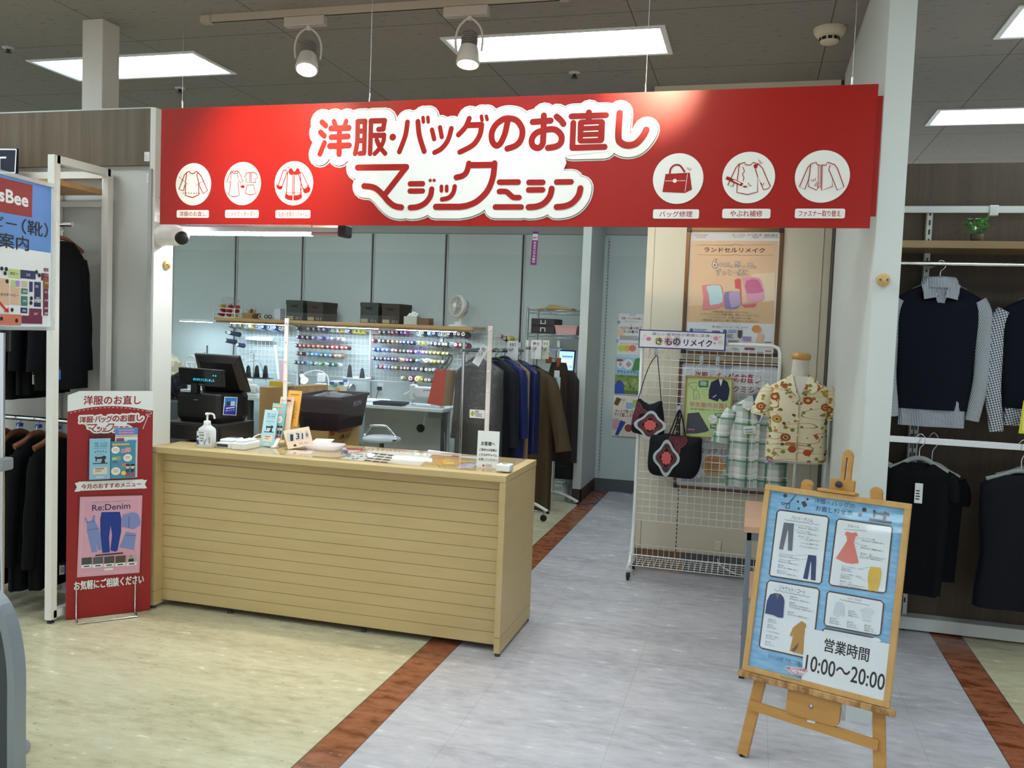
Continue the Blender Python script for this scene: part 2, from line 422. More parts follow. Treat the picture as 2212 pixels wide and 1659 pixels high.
lampf = mat('#effcff', .5, emit=FIX_STRENGTH * FRONT, name='lit tube diffuser of the aisle')
def troffer(x, y):
    t = thing('ceiling_light', '', 'ceiling light', (x + FWX / 2, y + FWY / 2, ZC), 'recessed ceiling lights')
    f = MB(); e = .028; x1, y1 = x + FWX, y + FWY
    for a, b in (((x - e, y - e), (x1 + e, y)), ((x - e, y1), (x1 + e, y1 + e)), ((x - e, y), (x, y1)), ((x1, y), (x1 + e, y1))): f.box((*a, ZC - .008), (*b, ZC + .002), fixm)
    for a, b in (((x, y), (x1, y + .004)), ((x, y1 - .004), (x1, y1)), ((x, y), (x + .004, y1)), ((x1 - .004, y), (x1, y1))): f.box((*a, ZC - .002), (*b, ZC + .11), fixm)
    f.box((x, y, ZC + .11), (x1, y1, ZC + .115), fixm); f.build('housing', t)
    d = MB().box((x + .05, y + .035, ZC + .05), (x1 - .05, y1 - .035, ZC + .055), lampm); d.build('diffuser', t)
    l = MB()
    for i in range(17): xx = x + .02 + i * (FWX - .04) / 16; l.box((xx - .0015, y + .004, ZC + .004), (xx + .0015, y1 - .004, ZC + .035), fixm)
    for yy in (y + FWY / 3, y + 2 * FWY / 3): l.box((x, yy - .003, ZC + .004), (x1, yy + .003, ZC + .035), fixm)
    l.build('louver', t); return t
proto = None
names = {(-1.838, 4.935): 'bright rectangular troffer light above the red shop sign', (-4.8, 4.935): 'bright ceiling troffer behind the beige square column on the left',
         (1.19, 6.93): 'ceiling troffer over the menswear bay, just above its dark wood panel', (1.19, 4.935): 'ceiling troffer cut by the top right corner of the photo'}
for x, y in FXY:
    if 1:
        if proto is None: o = proto = troffer(x, y)
        else: o = dup(proto, (x + FWX / 2, y + FWY / 2, ZC))
        o['label'] = names.get((x, y), 'recessed troffer light of the surrounding store ceiling, out of the picture')
        if y < 4 or x > 1:
            for ch in o.children:
                if ch.name.startswith('diffuser'): ch.material_slots[0].link = 'OBJECT'; ch.material_slots[0].material = lampf

wallm = mat('#dfe1db', .75, spec=.3)
def backwall_mat():
    k = NT('toned slot panels', .75, .3); x, y, z = k.xyz()
    c = k.mix(k.math('GREATER_THAN', z, 2.63), k.mix(k.math('GREATER_THAN', z, 2.415), '#c6d2d2', '#ced9d9'), '#aeb2b0')  # faint step to a lighter tone high on the panels
    c = k.mix(k.math('MULTIPLY', k.rng(z, 2.622, 2.632), .8), c, '#777b7b')
    return k.col(c)
w = MB().box((-7.3, YF - .05, 0), (-.72, YF + .05, ZC), backwall_mat()).build('wall_back', origin=(0, 0, 0)); struct(w)
slot = MB()
for i in range(-1, 5):
    x = -5.813 + .8557 * i
    for dx in (-.016, .016): slot.box((x + dx - .006, YF - .062, .1), (x + dx + .006, YF - .05, 2.62), M['lgrey'])
    slot.box((x - .010, YF - .052, .1), (x + .010, YF - .05, 2.62), M['dgrey'])
struct(slot.build('trim_1'))
struct(MB().box((-7.4, 4.2, 0), (-7.3, YF, ZC), wallm).build('wall_left', origin=(-7.3, 4.2, 0)))
# short partition ending the workshop on the right, with its kick board
pm = mat('#cfd3d0', .55); struct(MB().box((-1.612, 8.2, .0), (-1.532, YF - .05, ZC), pm).build('wall_passage'))
struct(MB().box((-1.618, 8.19, 0), (-1.526, 8.205, .125), mat('#3e3631', .5)).box((-1.534, 8.19, 0), (-1.526, YF - .05, .125), mat('#3e3631', .5)).build('baseboard_passage'))
struct(MB().box((-1.526, YF - .062, 0), (-.75, YF - .05, .125), mat('#565a5d', .5)).build('baseboard_back'))
sl = MB().box((-1.50, YF - .056, .13), (-1.475, YF - .05, 2.6), M['lgrey'])
for i in range(70): sl.box((-1.4905, YF - .058, .2 + i * .034), (-1.4845, YF - .055, .222 + i * .034), M['dgrey'])
struct(sl.build('trim_2'))
# beige fitting-room wall with the framed posters
bw = mat('#dcd3bf', .6, spec=.35)
mb = MB().box((-.748, 6.08, 0), (.445, 6.12, ZC), bw).box((-.748, 6.12, 0), (-.712, YF - .05, ZC), mat('#9b9d9c', .5))
struct(mb.build('wall_beige', origin=(0, 6.1, 0)))
tm = MB().box((-.70, 6.077, .13), (-.697, 6.081, 2.9), mat('#a39c8a', .7)).box((.395, 6.077, .13), (.398, 6.081, 2.9), mat('#a39c8a', .7))
for i in range(20): tm.box((-.455, 6.076, .13 + i * .03), (-.449, 6.081, .148 + i * .03), M['dgrey'])
struct(tm.build('trim_3'))
struct(MB().box((-.752, 6.066, 0), (-.712, 6.08, .13), mat('#4a4a48', .5)).box((-.712, 6.066, 0), (-.40, 6.08, .13), mat('#7b5a3c', .6)).box((-.40, 6.066, 0), (.445, 6.08, .13), mat('#55565a', .5)).build('baseboard_beige'))
# white dividing wall on the right; its end is the pale pillar beside the sign
struct(MB().box((.456, 3.915, 0), (.560, 5.95, ZC), mat('#d5dad8', .5)).build('wall_right'))
struct(MB().box((.448, 5.93, 0), (.462, 6.08, 2.6), mat('#4b4640', .6)).box((.440, 5.90, .9), (.456, 5.94, 1.25), M['cream']).build('gap_filler'))  # dark strip put in for the dark gap by the beige wall; cream piece beside
struct(MB().box((.445, 6.10, 0), (.75, 6.14, ZC), mat('#47423c', .7)).build('wall_closet'))
# thin white partition panel at the left end of the counter
struct(MB().box((-3.185, 4.075, 0), (-3.152, 4.235, 2.725), mat('#dcdcd6', .5)).box((-3.188, 4.068, 0), (-3.168, 4.078, 2.4), mat('#a7aaa9', .4)).build('wall_left_end'))
# neighbour on the left: grey back panel under a dark wood fascia
def dark_wood(name, a, b, sc=(14, 14, .55)):
    k = NT(name, .55, .35); n1 = k.noise(1, k.vmap(sc), 5, .6); n2 = k.noise(5, k.vmap((sc[0] * 3, 3, .5)), 4, .6)
    return k.col(k.ramp(k.math('ADD', k.math('MULTIPLY', n1, .65), k.math('MULTIPLY', n2, .35)), [(.32, a), (.7, b)]))
fas = dark_wood('brown wood fascia', '#574a3d', '#786a5a')
struct(MB().box((-9, 4.12, 0), (-3.188, 4.18, 2.43), mat('#c9c8c4', .55)).build('wall_left_store', origin=(-6, 4.15, 0)))
struct(MB().box((-9, 4.095, 2.425), (-3.188, 4.15, 2.727), fas).box((-9, 4.1, 2.727), (-3.188, 4.19, 2.735), M['lgrey']).build('trim_5', origin=(-6, 4.1, 2.4)))
# beige square column that rises behind the fascia
cl = MB().box((-3.83, 4.30, 0), (-3.69, 4.44, ZC), mat('#d2cac1', .5), bev=.004); struct(cl.build('wall_column'))
# menswear bay on the right: dark wood back wall
dkw = dark_wood('dark brown wood panel', '#3d342b', '#57493b')
struct(MB().box((.56, 5.40, 0), (XR, 5.46, 2.63), dkw).build('wall_right_store', origin=(2, 5.4, 0)))

# ================================================================== CEILING FITTINGS
tr = thing('lighting_track', 'long beige spotlight track fixed under the ceiling boards', 'track', (-2.05, 4.37, 3.26))
trm = mat('#b3a593', .5)
a = MB().box((-3.08, 4.352, 3.262), (-1.0, 4.388, ZC), trm); a.box((-3.08, 4.363, 3.2605), (-1.0, 4.377, 3.2625), mat('#2a2622', .6)); a.build('rail', tr)
MB().box((-3.085, 4.345, 3.258), (-3.02, 4.395, ZC), trm, bev=.004).build('end_cap', tr); MB().box((-1.03, 4.35, 3.258), (-.985, 4.39, ZC), trm, bev=.004).build('end_cap', tr)
shell = mat('#cfc7be', .45); fin = mat('#8e8780', .5, .4)
LENS = mat('#fff0cf', .4, emit=22, name='lit spotlight lens')
def track_spot(x, y, z, yaw, tilt, label, rail=True):
    t = thing('track_spotlight', label, 'spotlight', (x, y, z), 'track spotlights')
    if rail: MB().box((x - .14, y - .022, z + .165), (x + .10, y + .022, z + .215), mat('#bdb2a6', .5), bev=.004).build('adapter', t)
    ax = V((math.sin(yaw) * math.sin(tilt), -math.cos(yaw) * math.sin(tilt), -math.cos(tilt))); c = V((x, y, z)); s = ax.cross(V((0, 0, 1)))
    s = s.normalized() if s.length > 1e-3 else V((1, 0, 0))
    yk = [c + s * .066 + ax * .01, c + s * .07 - V((0, 0, -.06)), c + s * .05 + V((0, 0, .12)), c + V((0, 0, .155)), c - s * .05 + V((0, 0, .12)), c - s * .07 + V((0, 0, .06)), c - s * .066 + ax * .01]
    b = MB().tube(smooth_pts(yk, 5), .006, shell, 6); b.lathe([(.012, 0), (.012, .03)], shell, c + V((0, 0, .145))); b.build('bracket', t)
    h = MB().lathe([(.046, -.01), (.056, .03), (.062, .075), (.060, .085), (.054, .085), (.052, .075)], shell, c, ax, 24); h.build('head', t)
    f = MB()
    for i in range(7): f.lathe([(.036, -.018 - i * .011), (.043, -.018 - i * .011), (.043, -.014 - i * .011), (.036, -.014 - i * .011)], fin, c, ax, 18)
    f.lathe([(.034, -.09), (.034, .0)], fin, c, ax, 14); f.build('heat_sink', t)
    MB().lathe([(.0001, .079), (.052, .079), (.052, .0795)], LENS, c, ax, 24).build('lens', t)
    return c + ax * .095
l1 = track_spot(-2.42, 4.37, 3.045, .35, .42, 'left track spotlight, its bright lens tilted down to the counter')
l2 = track_spot(-1.50, 4.37, 3.045, .15, .18, 'right track spotlight hanging in front of the big troffer light')
spot_lamp('spot_left', l1, (-2.35, 4.35, .9), 18, 50)
spot_lamp('spot_right', l2, (-1.35, 4.1, .5), 15, 50, .6)
# two more of the store's spotlights, on the track in front of the sign (above the picture)
l3 = track_spot(-2.2, 2.9, 3.045, 3.24, 1.03, 'store spotlight lighting the left half of the red sign, out of the picture', False)
l4 = track_spot(-.50, 2.86, 3.045, 3.14, 1.28, 'store spotlight lighting the top of the red sign, out of the picture', False)
tr2 = thing('lighting_track', 'spotlight track in front of the sign, out of the picture', 'track', (-1.4, 2.9, ZC - .02))
MB().box((-2.6, 2.86, 3.262), (-.2, 2.92, ZC), trm).box((-2.25, 2.88, 3.215), (-2.15, 2.92, 3.262), trm).box((-.55, 2.84, 3.215), (-.45, 2.88, 3.262), trm).build('rail', tr2)
spot_lamp('spot_sign_left', l3, (-2.32, 3.9, 2.40), 36, 58, .9, (1, .84, .64))
spot_lamp('spot_sign_top', l4, (-.50, 3.9, 2.70), 38, 30, 1.0, (1, .82, .56))

sd = thing('smoke_detector', 'round cream smoke detector on the ceiling near the right pillar', 'smoke detector', (.300, 5.104, ZC))
cr = mat('#d8cdb4', .5)
MB().lathe([(.085, 0), (.085, -.012), (.078, -.03), (.066, -.042)], cr, (.3, 5.104, ZC)).build('base', sd)
c = MB().lathe([(.066, -.042), (.05, -.046), (.05, -.07), (.042, -.078), (.0001, -.080)], cr, (.3, 5.104, ZC))
for i in range(10):
    an = 2 * pi * i / 10; c.box((-.011, .047, -.066), (.011, .052, -.050), M['black'], fr=(V((.3, 5.104, ZC)), V((math.cos(an), math.sin(an), 0)), V((-math.sin(an), math.cos(an), 0)), V((0, 0, 1))))
c.build('sensing_chamber', sd)
for x, y, lb in ((-1.225, 5.697, 'small sprinkler head below the lower edge of the big troffer light'), (-4.18, 5.669, 'small sprinkler head beside the left end wire of the sign'), (-4.727, 4.666, 'small sprinkler head on the ceiling at the far left')):
    t = thing('sprinkler_head', lb, 'sprinkler', (x, y, ZC), 'ceiling sprinklers')
    MB().lathe([(.038, 0), (.036, -.006), (.018, -.010), (.018, -.0101)], M['lgrey'], (x, y, ZC)).build('escutcheon', t)
    MB().lathe([(.012, -.008), (.012, -.03), (.022, -.032), (.022, -.036), (.0001, -.037)], mat('#4c4a45', .4, .6), (x, y, ZC)).build('nozzle', t)

# ================================================================== THE RED SIGN
SX0, SX1, SZ0, SZ1, SY = -2.984, .430, 2.084, 2.668, 3.9
sg = thing('shop_sign', 'long red hanging shop sign with white haloed lettering and six round icons', 'sign', ((SX0 + SX1) / 2, SY + .006, SZ0))
redm = mat('#a5160b', .36, spec=.4); wht = mat('#f1efe9', .4); lnk = mat('#3a2b28', .6)
xm = -1.302
p = MB().box((SX0, SY, SZ0), (xm - .0008, SY + .012, SZ1), redm).box((xm + .0008, SY, SZ0), (SX1, SY + .012, SZ1), redm).box((xm - .05, SY + .012, SZ0), (xm + .05, SY + .02, SZ1), M['grey'])
p.build('board', sg)
MB().box((SX1 - .3, SY + .013, SZ0 + .05), (SX1 + .022, SY + .022, SZ1 - .045), redm).build('back_board', sg)
MB().box((SX0 - .03, SY + .013, SZ0 + .01), (SX0 + .01, SY + .03, SZ0 + .05), M['white']).box((SX0 - .012, SY + .013, SZ1 - .05), (SX0 + .01, SY + .03, SZ1 - .01), M['white']).build('corner_clip', sg)
LOGO = []   # (points in photo pixels, width in photo pixels)
def L(cr, s, items):
    for it in items:
        pts, wd_ = it[0], it[1]; LOGO.append(([cr(*q) for q in pts], wd_ / s, it[2] if len(it) > 2 else 0))
A_ = crop(670, 210, 5.821); B_ = crop(1040, 200, 5.821); C_ = crop(750, 330, 8.193); D_ = crop(1000, 330, 7.628)
L(A_, 5.821, [([(158, 318), (205, 362)], 68), ([(140, 445), (185, 490)], 68), ([(190, 575), (130, 718)], 62), ([(308, 308), (330, 370)], 62), ([(462, 305), (440, 370)], 58),
    ([(272, 398), (495, 392)], 74), ([(275, 508), (485, 498)], 72), ([(255, 618), (500, 610)], 72), ([(378, 400), (372, 718)], 68),
    ([(608, 312), (602, 560), (575, 715)], 62, 4), ([(608, 312), (697, 308)], 66), ([(697, 308), (688, 690)], 60), ([(632, 712), (685, 708)], 60), ([(610, 432), (695, 430)], 64), ([(605, 552), (690, 550)], 64),
    ([(775, 306), (762, 715)], 60), ([(775, 304), (945, 300)], 66), ([(945, 302), (928, 405)], 62), ([(928, 406), (868, 410)], 62), ([(800, 486), (938, 483)], 64),
    ([(938, 483), (930, 560), (885, 645), (820, 715)], 56, 4), ([(845, 540), (882, 625), (952, 712)], 58, 4), ([(1046, 507), (1048, 507)], 84),
    ([(1232, 318), (1205, 490), (1130, 690)], 62, 5), ([(1363, 312), (1382, 490), (1442, 686)], 65, 5), ([(1427, 262), (1432, 316)], 46), ([(1488, 260), (1493, 316)], 46),
    ([(1540, 415), (1567, 530)], 58), ([(1640, 385), (1663, 505)], 56), ([(1783, 398), (1740, 545), (1660, 650), (1572, 700)], 62, 5),
    ([(2008, 272), (1960, 380), (1872, 478)], 64, 4), ([(1990, 358), (2162, 353)], 72), ([(2163, 353), (2140, 480), (2055, 605), (1890, 695)], 66, 5), ([(2160, 245), (2168, 295)], 46)])
L(B_, 5.821, [([(68, 303), (79, 345)], 44),
    ([(335, 370), (302, 520), (247, 640), (195, 672), (145, 622), (135, 520), (180, 420), (270, 345), (360, 331), (455, 362), (519, 470), (505, 590), (440, 670), (332, 710)], 76, 4),
    ([(650, 375), (875, 358)], 76), ([(790, 295), (783, 560), (770, 660), (715, 702), (650, 670), (640, 590), (700, 510), (840, 470), (940, 475), (1008, 545), (1005, 630), (950, 680), (842, 700)], 77, 4), ([(950, 308), (1000, 350), (1036, 400)], 76, 3),
    ([(1136, 305), (1572, 290)], 72), ([(1355, 258), (1352, 345)], 78), ([(1160, 388), (1148, 690)], 74), ([(1148, 700), (1552, 688)], 74),
    ([(1262, 392), (1512, 386)], 92), ([(1262, 392), (1258, 600)], 92), ([(1512, 386), (1503, 594)], 92), ([(1258, 600), (1503, 594)], 92), ([(1340, 495), (1430, 492)], 150),
    ([(1742, 265), (1725, 560), (1762, 640), (1850, 668), (1950, 640), (2035, 550), (2075, 475)], 84, 5)])
L(C_, 8.193, [([(200, 268), (1060, 258)], 104), ([(1058, 260), (692, 728)], 100), ([(312, 593), (480, 618), (610, 710), (740, 860), (850, 945), (972, 970)], 100, 5),
    ([(1125, 555), (1350, 552)], 90), ([(1122, 682), (1348, 680)], 88), ([(1481, 494), (1483, 494)], 54), ([(1549, 493), (1551, 493)], 54), ([(1508, 650), (1480, 780), (1390, 895), (1260, 960), (1128, 975)], 96, 5),
    ([(1680, 602), (1680, 676)], 66), ([(1773, 602), (1773, 676)], 66), ([(1915, 602), (1890, 710), (1810, 800), (1690, 830)], 80, 5), ([(2165, 195), (2130, 330), (2060, 410), (1942, 442)], 98, 5)])
L(D_, 7.628, [([(110, 210), (525, 205)], 98), ([(110, 182), (112, 182)], 84), ([(534, 176), (536, 176)], 84), ([(530, 180), (505, 400), (420, 620), (260, 790), (100, 868), (-45, 894)], 97, 5), ([(-45, 894), (-436, 894)], 97),
    ([(610, 490), (920, 488)], 90), ([(608, 642), (720, 645), (790, 700), (840, 738), (932, 742)], 88, 4), ([(542, 897), (970, 897)], 88),
    ([(1095, 493), (1325, 492)], 90), ([(1090, 617), (1320, 615)], 90), ([(1470, 597), (1440, 720), (1345, 835), (1225, 888), (1090, 900)], 98, 5),
    ([(1550, 487), (1790, 484)], 90), ([(1942, 590), (1910, 710), (1815, 825), (1695, 882), (1550, 898)], 98, 5)])
C2 = crop(640, 0, 2.765)
FILL = [C2(*q) for q in ((190, 760), (640, 720), (1010, 700), (1700, 690), (1890, 690), (1868, 905), (1606, 934), (1616, 975), (1588, 1040), (1640, 1062), (1690, 1100), (1600, 1240), (1000, 1250), (640, 1240), (480, 1160), (400, 1110), (362, 1020), (352, 962), (330, 900), (200, 870))]
def logo(pan, to, red, white, line=True, k=1.0):
    """the shop's logo; to() carries sign pixels to the sheet's own coordinates"""
    q = lambda pts: [to(*a) for a in pts]
    for ex, m in ((44.0, white), (38.4, lnk), (36.6, white)) if line else ((42, white),):
        for pts, w_, sm in LOGO: pan.stroke(q(pts), (w_ + ex) * k, m, sm, 8)
        pan.up()
    pan.poly(q(FILL), white); pan.up()
    for pts, w_, sm in LOGO: pan.stroke(q(pts), w_ * k, red, sm, 8)
    pan.up()
    for a, b in (((1298, 420), (1475, 412)), ((1293, 497), (1470, 490)), ((1288, 575), (1465, 570))): pan.stroke(q([B_(*a), B_(*b)]), 2.4 * k, white, cap=3)
pr = MB(); pan = Panel(pr, frame((0, SY, 0), (0, -1, 0))).px(lambda x, y: (x, y))
logo(pan, lambda x, y: (x, y), redm, wht)
pr.build('logo_lettering', sg)
ic = MB(); pan = Panel(ic, frame((0, SY, 0), (0, -1, 0)))
E_ = crop(370, 320, 6.9125); F_ = crop(1390, 310, 4.337)
pan.px(E_)
for c, rx, ry in (((331, 540), 266, 316), ((1065, 530), 276, 323), ((1830, 525), 290, 330)): pan.disc(c, rx, wht, ry, 40)
for b, tx, tb in (((82, 925, 563, 1040), '洋服のお直し', (125, 945, 520, 1018)), ((805, 922, 1307, 1042), 'リメイク・オーダー', (848, 945, 1262, 1018)), ((1557, 925, 2080, 1046), '毛皮・皮革のリフォーム', (1602, 948, 2036, 1026))): pan.rect(b, wht, .2); pan.h += 2e-4; pan.text(tx, tb, redm, .012)
pan.up()
S = lambda pts, w_=13, sm=0, closed=False: pan.stroke(pts, w_, redm, sm, 4, closed)
S([(240, 360), (275, 345), (285, 370), (320, 382), (355, 368), (370, 345), (410, 370), (450, 420), (500, 530), (542, 635), (478, 680), (440, 600), (413, 520), (413, 695), (320, 738), (212, 705), (215, 520), (232, 370)])
S([(240, 360), (200, 400), (160, 500), (118, 612), (180, 638), (212, 540)]); S([(413, 520), (390, 430), (385, 390), (410, 370)])
for a, b in (((120, 430), (250, 545)), ((375, 553), (525, 468)), ((172, 672), (452, 676))): pan.dash(a, b, 9, redm, 7)
S([(900, 350), (935, 340), (950, 352), (975, 340), (1010, 355), (1040, 410), (1075, 500), (1035, 522), (1000, 450), (1000, 520), (1018, 705), (940, 728), (862, 700), (890, 520), (893, 450), (868, 520), (833, 505), (865, 410)], 11, 0, True)
S([(912, 355), (940, 382), (958, 368), (985, 382), (1000, 355)], 11); S([(893, 450), (900, 350)], 10); S([(1000, 450), (990, 390)], 10)
pan.poly([(1038, 560), (1065, 560), (1065, 542), (1106, 574), (1065, 606), (1065, 590), (1038, 590)], redm)
S([(1180, 362), (1165, 360), (1125, 375), (1100, 430), (1125, 440), (1118, 505), (1175, 515), (1178, 365)], 11); S([(1195, 365), (1225, 360), (1270, 378), (1298, 440), (1262, 460), (1258, 515), (1195, 515), (1195, 365)], 11)
S([(1138, 548), (1232, 548), (1262, 680), (1185, 698), (1108, 678)], 11, 0, True)
S([(1742, 370), (1725, 600), (1720, 680)], 12); S([(1820, 395), (1812, 700)], 11); S([(1838, 390), (1835, 700)], 11); S([(1925, 360), (1940, 520), (1935, 680)], 12)
S([(1600, 560), (1670, 350), (1700, 328), (1735, 345), (1720, 400), (1650, 585)], 12, 3); S([(1975, 620), (1910, 420), (1920, 370), (1960, 380), (2060, 590)], 12, 3)
pan.poly([(1752, 350), (1775, 305), (1805, 305), (1820, 330), (1838, 350), (1865, 330), (1875, 305), (1905, 305), (1922, 345), (1900, 385), (1860, 402), (1836, 385), (1800, 400), (1765, 385)], redm, 3)
pan.poly([(1705, 675), (1760, 705), (1815, 708), (1812, 782), (1745, 770), (1700, 745)], redm); pan.poly([(1828, 708), (1900, 700), (1948, 675), (1955, 740), (1905, 772), (1828, 782)], redm)
pan.poly([(1580, 540), (1620, 565), (1665, 570), (1650, 612), (1610, 615), (1575, 585)], redm, 2); pan.poly([(1972, 620), (2010, 600), (2055, 570), (2080, 610), (2055, 660), (1990, 672)], redm, 2)
for a in (1725, 1747, 1768): S([(a, 272 if a < 1760 else 268), (a + (8 if a < 1740 else 2 if a < 1760 else -8), 298)], 8)
pan.dash((1688, 664), (1970, 664), 9, redm, 9); pan.dash((1918, 632), (2078, 542), 9, redm, 6)
pan.px(F_)
for c, rx, ry in (((324, 330), 238, 237), ((984, 320), 249, 241), ((1674, 310), 260, 246)): pan.disc(c, rx, wht, ry, 44)
for b, tx, tb in (((90, 617, 521, 705), 'バッグ修理', (150, 634, 458, 690)), ((738, 612, 1190, 702), 'やぶれ補修', (812, 628, 1114, 688)), ((1418, 611, 1888, 702), 'ファスナー取り替え', (1455, 628, 1846, 686))): pan.rect(b, wht, .2); pan.h += 2e-4; pan.text(tx, tb, redm, .012)
pan.up()
pan.poly([(208, 287), (412, 276), (434, 274), (454, 432), (388, 465), (178, 455)], redm); S([(248, 282), (255, 240), (285, 208), (320, 202), (350, 215), (385, 265)], 17, 4)
pan.up(); pan.stroke([(207, 352), (390, 350)], 5, wht); pan.disc((294, 351), 19, wht); pan.stroke([(413, 285), (390, 450)], 5, wht); pan.up()
for a, b in (((408, 226), (412, 242)), ((427, 228), (424, 250)), ((448, 240), (434, 253))): S([a, b], 5)
S([(895, 195), (950, 178), (955, 200), (1000, 205), (1030, 178), (1080, 195), (1115, 235), (1188, 405), (1165, 425), (1125, 435), (1070, 315), (1068, 455), (975, 480), (875, 460), (880, 330), (898, 200)], 8)
S([(895, 195), (868, 225), (790, 390), (835, 405), (860, 340)], 8); S([(1070, 315), (1048, 240)], 8); S([(930, 225), (945, 260), (928, 290), (940, 320), (935, 352)], 7, 4)
pan.poly([(768, 335), (785, 308), (935, 375), (918, 402)], redm); pan.poly([(1040, 195), (1078, 195), (1068, 215), (1062, 235), (1040, 235), (1030, 215)], redm); pan.disc((952, 406), 21, redm, 8); S([(1100, 370), (1112, 395), (1128, 375)], 7)
for a, b in (((980, 368), (984, 384)), ((998, 382), (988, 396)), ((1012, 398), (996, 402)), ((1078, 154), (1084, 170)), ((1096, 166), (1092, 184)), ((1116, 180), (1098, 192))): S([a, b], 5)
pan.up(); pan.poly([(840, 350), (848, 342), (912, 372), (905, 384)], wht); pan.up()
S([(1648, 205), (1625, 200), (1620, 178), (1575, 190), (1540, 225), (1460, 408), (1510, 432), (1550, 330), (1545, 405), (1620, 440), (1640, 405)], 8); S([(1565, 200), (1550, 330)], 8)
S([(1672, 205), (1710, 205), (1722, 178), (1790, 200), (1815, 235), (1878, 410), (1815, 440), (1770, 330), (1768, 405), (1668, 440), (1672, 205)], 8); S([(1770, 330), (1735, 245), (1748, 208)], 8)
pan.dash((1640, 200), (1634, 420), 10, redm, 22); pan.dash((1660, 203), (1656, 420), 10, redm, 22)
S([(1600, 395), (1628, 365), (1640, 378), (1610, 402)], 6, 0, True)
for a, b in (((1570, 342), (1582, 358)), ((1588, 335), (1594, 356)), ((1612, 328), (1606, 350))): S([a, b], 5)
ic.build('icon_prints', sg)
for x, lb in ((-2.865, 'thin hanging wire at the far left end of the red sign'), (-1.831, 'thin hanging wire above the start of the white lettering'), (-.519, 'thin hanging wire above the bright spot on the sign'), (.328, 'thin hanging wire at the right end of the red sign')):
    t = thing('hanging_wire', lb, 'wire', (x, SY + .006, SZ1), 'sign hanging wires')
    MB().tube([(x, SY + .006, SZ1 - .002), (x, SY + .006, ZC)], .0014, M['steel'], 5).build('cable', t)
    MB().lathe([(.004, 0), (.004, .03), (.002, .04)], M['chrome'], (x, SY + .006, SZ1)).build('clamp', t)
# ================================================================== GARMENT BUILDERS
def gframe(c, yaw):
    u = V((math.cos(yaw), math.sin(yaw), 0)); return (V(c), u, V((0, 0, 1)), V((math.sin(yaw), -math.cos(yaw), 0)))   # o, across, up, towards the viewer
def g3(fr, a, b, c): return fr[0] + fr[1] * a + fr[2] * b + fr[3] * c
def body_mesh(fr, w, h, d, m, neck=.075, slope=.09, hem=1.0, waist=1.0, seed=0, folds=6, amp=.010, neckdrop=.0, n=44, flat=.75, sag=.0):
    """a hanging garment's body: fr origin is the neck point, h down to the hem"""
    rr = random.Random(seed); ph = [rr.random() * 6.28 for _ in range(4)]; rings = []
    sh = -slope; rows = 13
    def ring(hw, hd, z, fa, nd=0):
        o = []
        for j in range(n):
            t = 2 * pi * j / n; c, s_ = math.cos(t), math.sin(t)
            x = hw * math.copysign(abs(c) ** flat, c); y = hd * math.copysign(abs(s_) ** flat, s_)
            f = fa * (math.sin(folds * t + ph[0]) + .6 * math.sin((folds + 3) * t + ph[1]) )
            o.append(g3(fr, x + f * c * .4, z + (nd if s_ > .3 and abs(c) < .6 else 0) + sag * math.sin(t * 2 + ph[2]), y + f))
        return o
    for i in range(rows):
        t = i / (rows - 1); z = -h + (h + sh) * t
        k = hem + (1 - hem) * t; k *= 1 - (1 - waist) * math.exp(-((t - .45) / .22) ** 2)
        dd = d * (1 - .25 * max(0, t - .75) / .25)
        rings.append(ring(w * k, dd, z, amp * (1 - t) ** .7 + .001))
    for t in (.3, .6, .85, 1):
        rings.append(ring(w + (neck - w) * t, d * (.75 - .25 * t), sh * (1 - t) ** 1.15, .0005, -neckdrop * t))
    mb = MB(); mb.loft(rings, m, caps=(True, True)); return mb
def sleeve_mesh(fr, side, w, top, length, r0, r1, m, out=.05, fwd=0., seed=0, bend=.0):
    rr = random.Random(seed); pts = []; rs = []; n = 9
    for i in range(n):
        t = i / (n - 1)
        a = side * (w - .035 + (out + .03) * t + bend * math.sin(pi * t)); b = top - length * t; c = fwd * t * t
        pts.append(g3(fr, a, b, c)); rs.append(r0 + (r1 - r0) * t + .003 * math.sin(9 * t + rr.random() * 6))
    rs[0] *= .75
    mb = MB(); mb.tube(pts, rs, m, 14, flat=.72); return mb
def collar_mesh(fr, m, neck=.078, h=.045, spread=.09, d=.05):
    mb = MB(); n = 16; st = []
    for i in range(n + 1):
        t = -2.2 + 4.4 * i / n
        st.append((math.sin(t), -math.cos(t)))     # open at the front
    rings = []
    for k, (rad, z) in enumerate(((neck * .92, -.012), (neck * .95, h * .6), (neck * 1.02, h), (neck * 1.2, h * .55), (neck * 1.32, -.012))):
        rings.append([g3(fr, x * rad, z - (.03 if abs(x) < .82 and y > 0 else 0) * 0, y * -d / neck * rad * -1 * -1) for x, y in st])
    mb.loft(rings, m, closed=False, caps=(False, False))
    for s in (-1, 1):
        q = [(s * neck * .55, h * .75, d * .75), (s * neck * 1.25, .0, d * .95), (s * (spread + .02), -.075, d * 1.35), (s * .018, -.062, d * 1.5)]
        vs = [g3(fr, *a) for a in q] + [g3(fr, a, b, c - .006) for a, b, c in q]
        mb.add(vs, [(0, 1, 2, 3), (7, 6, 5, 4), (0, 4, 5, 1), (1, 5, 6, 2), (2, 6, 7, 3), (3, 7, 4, 0)], m)
    return mb
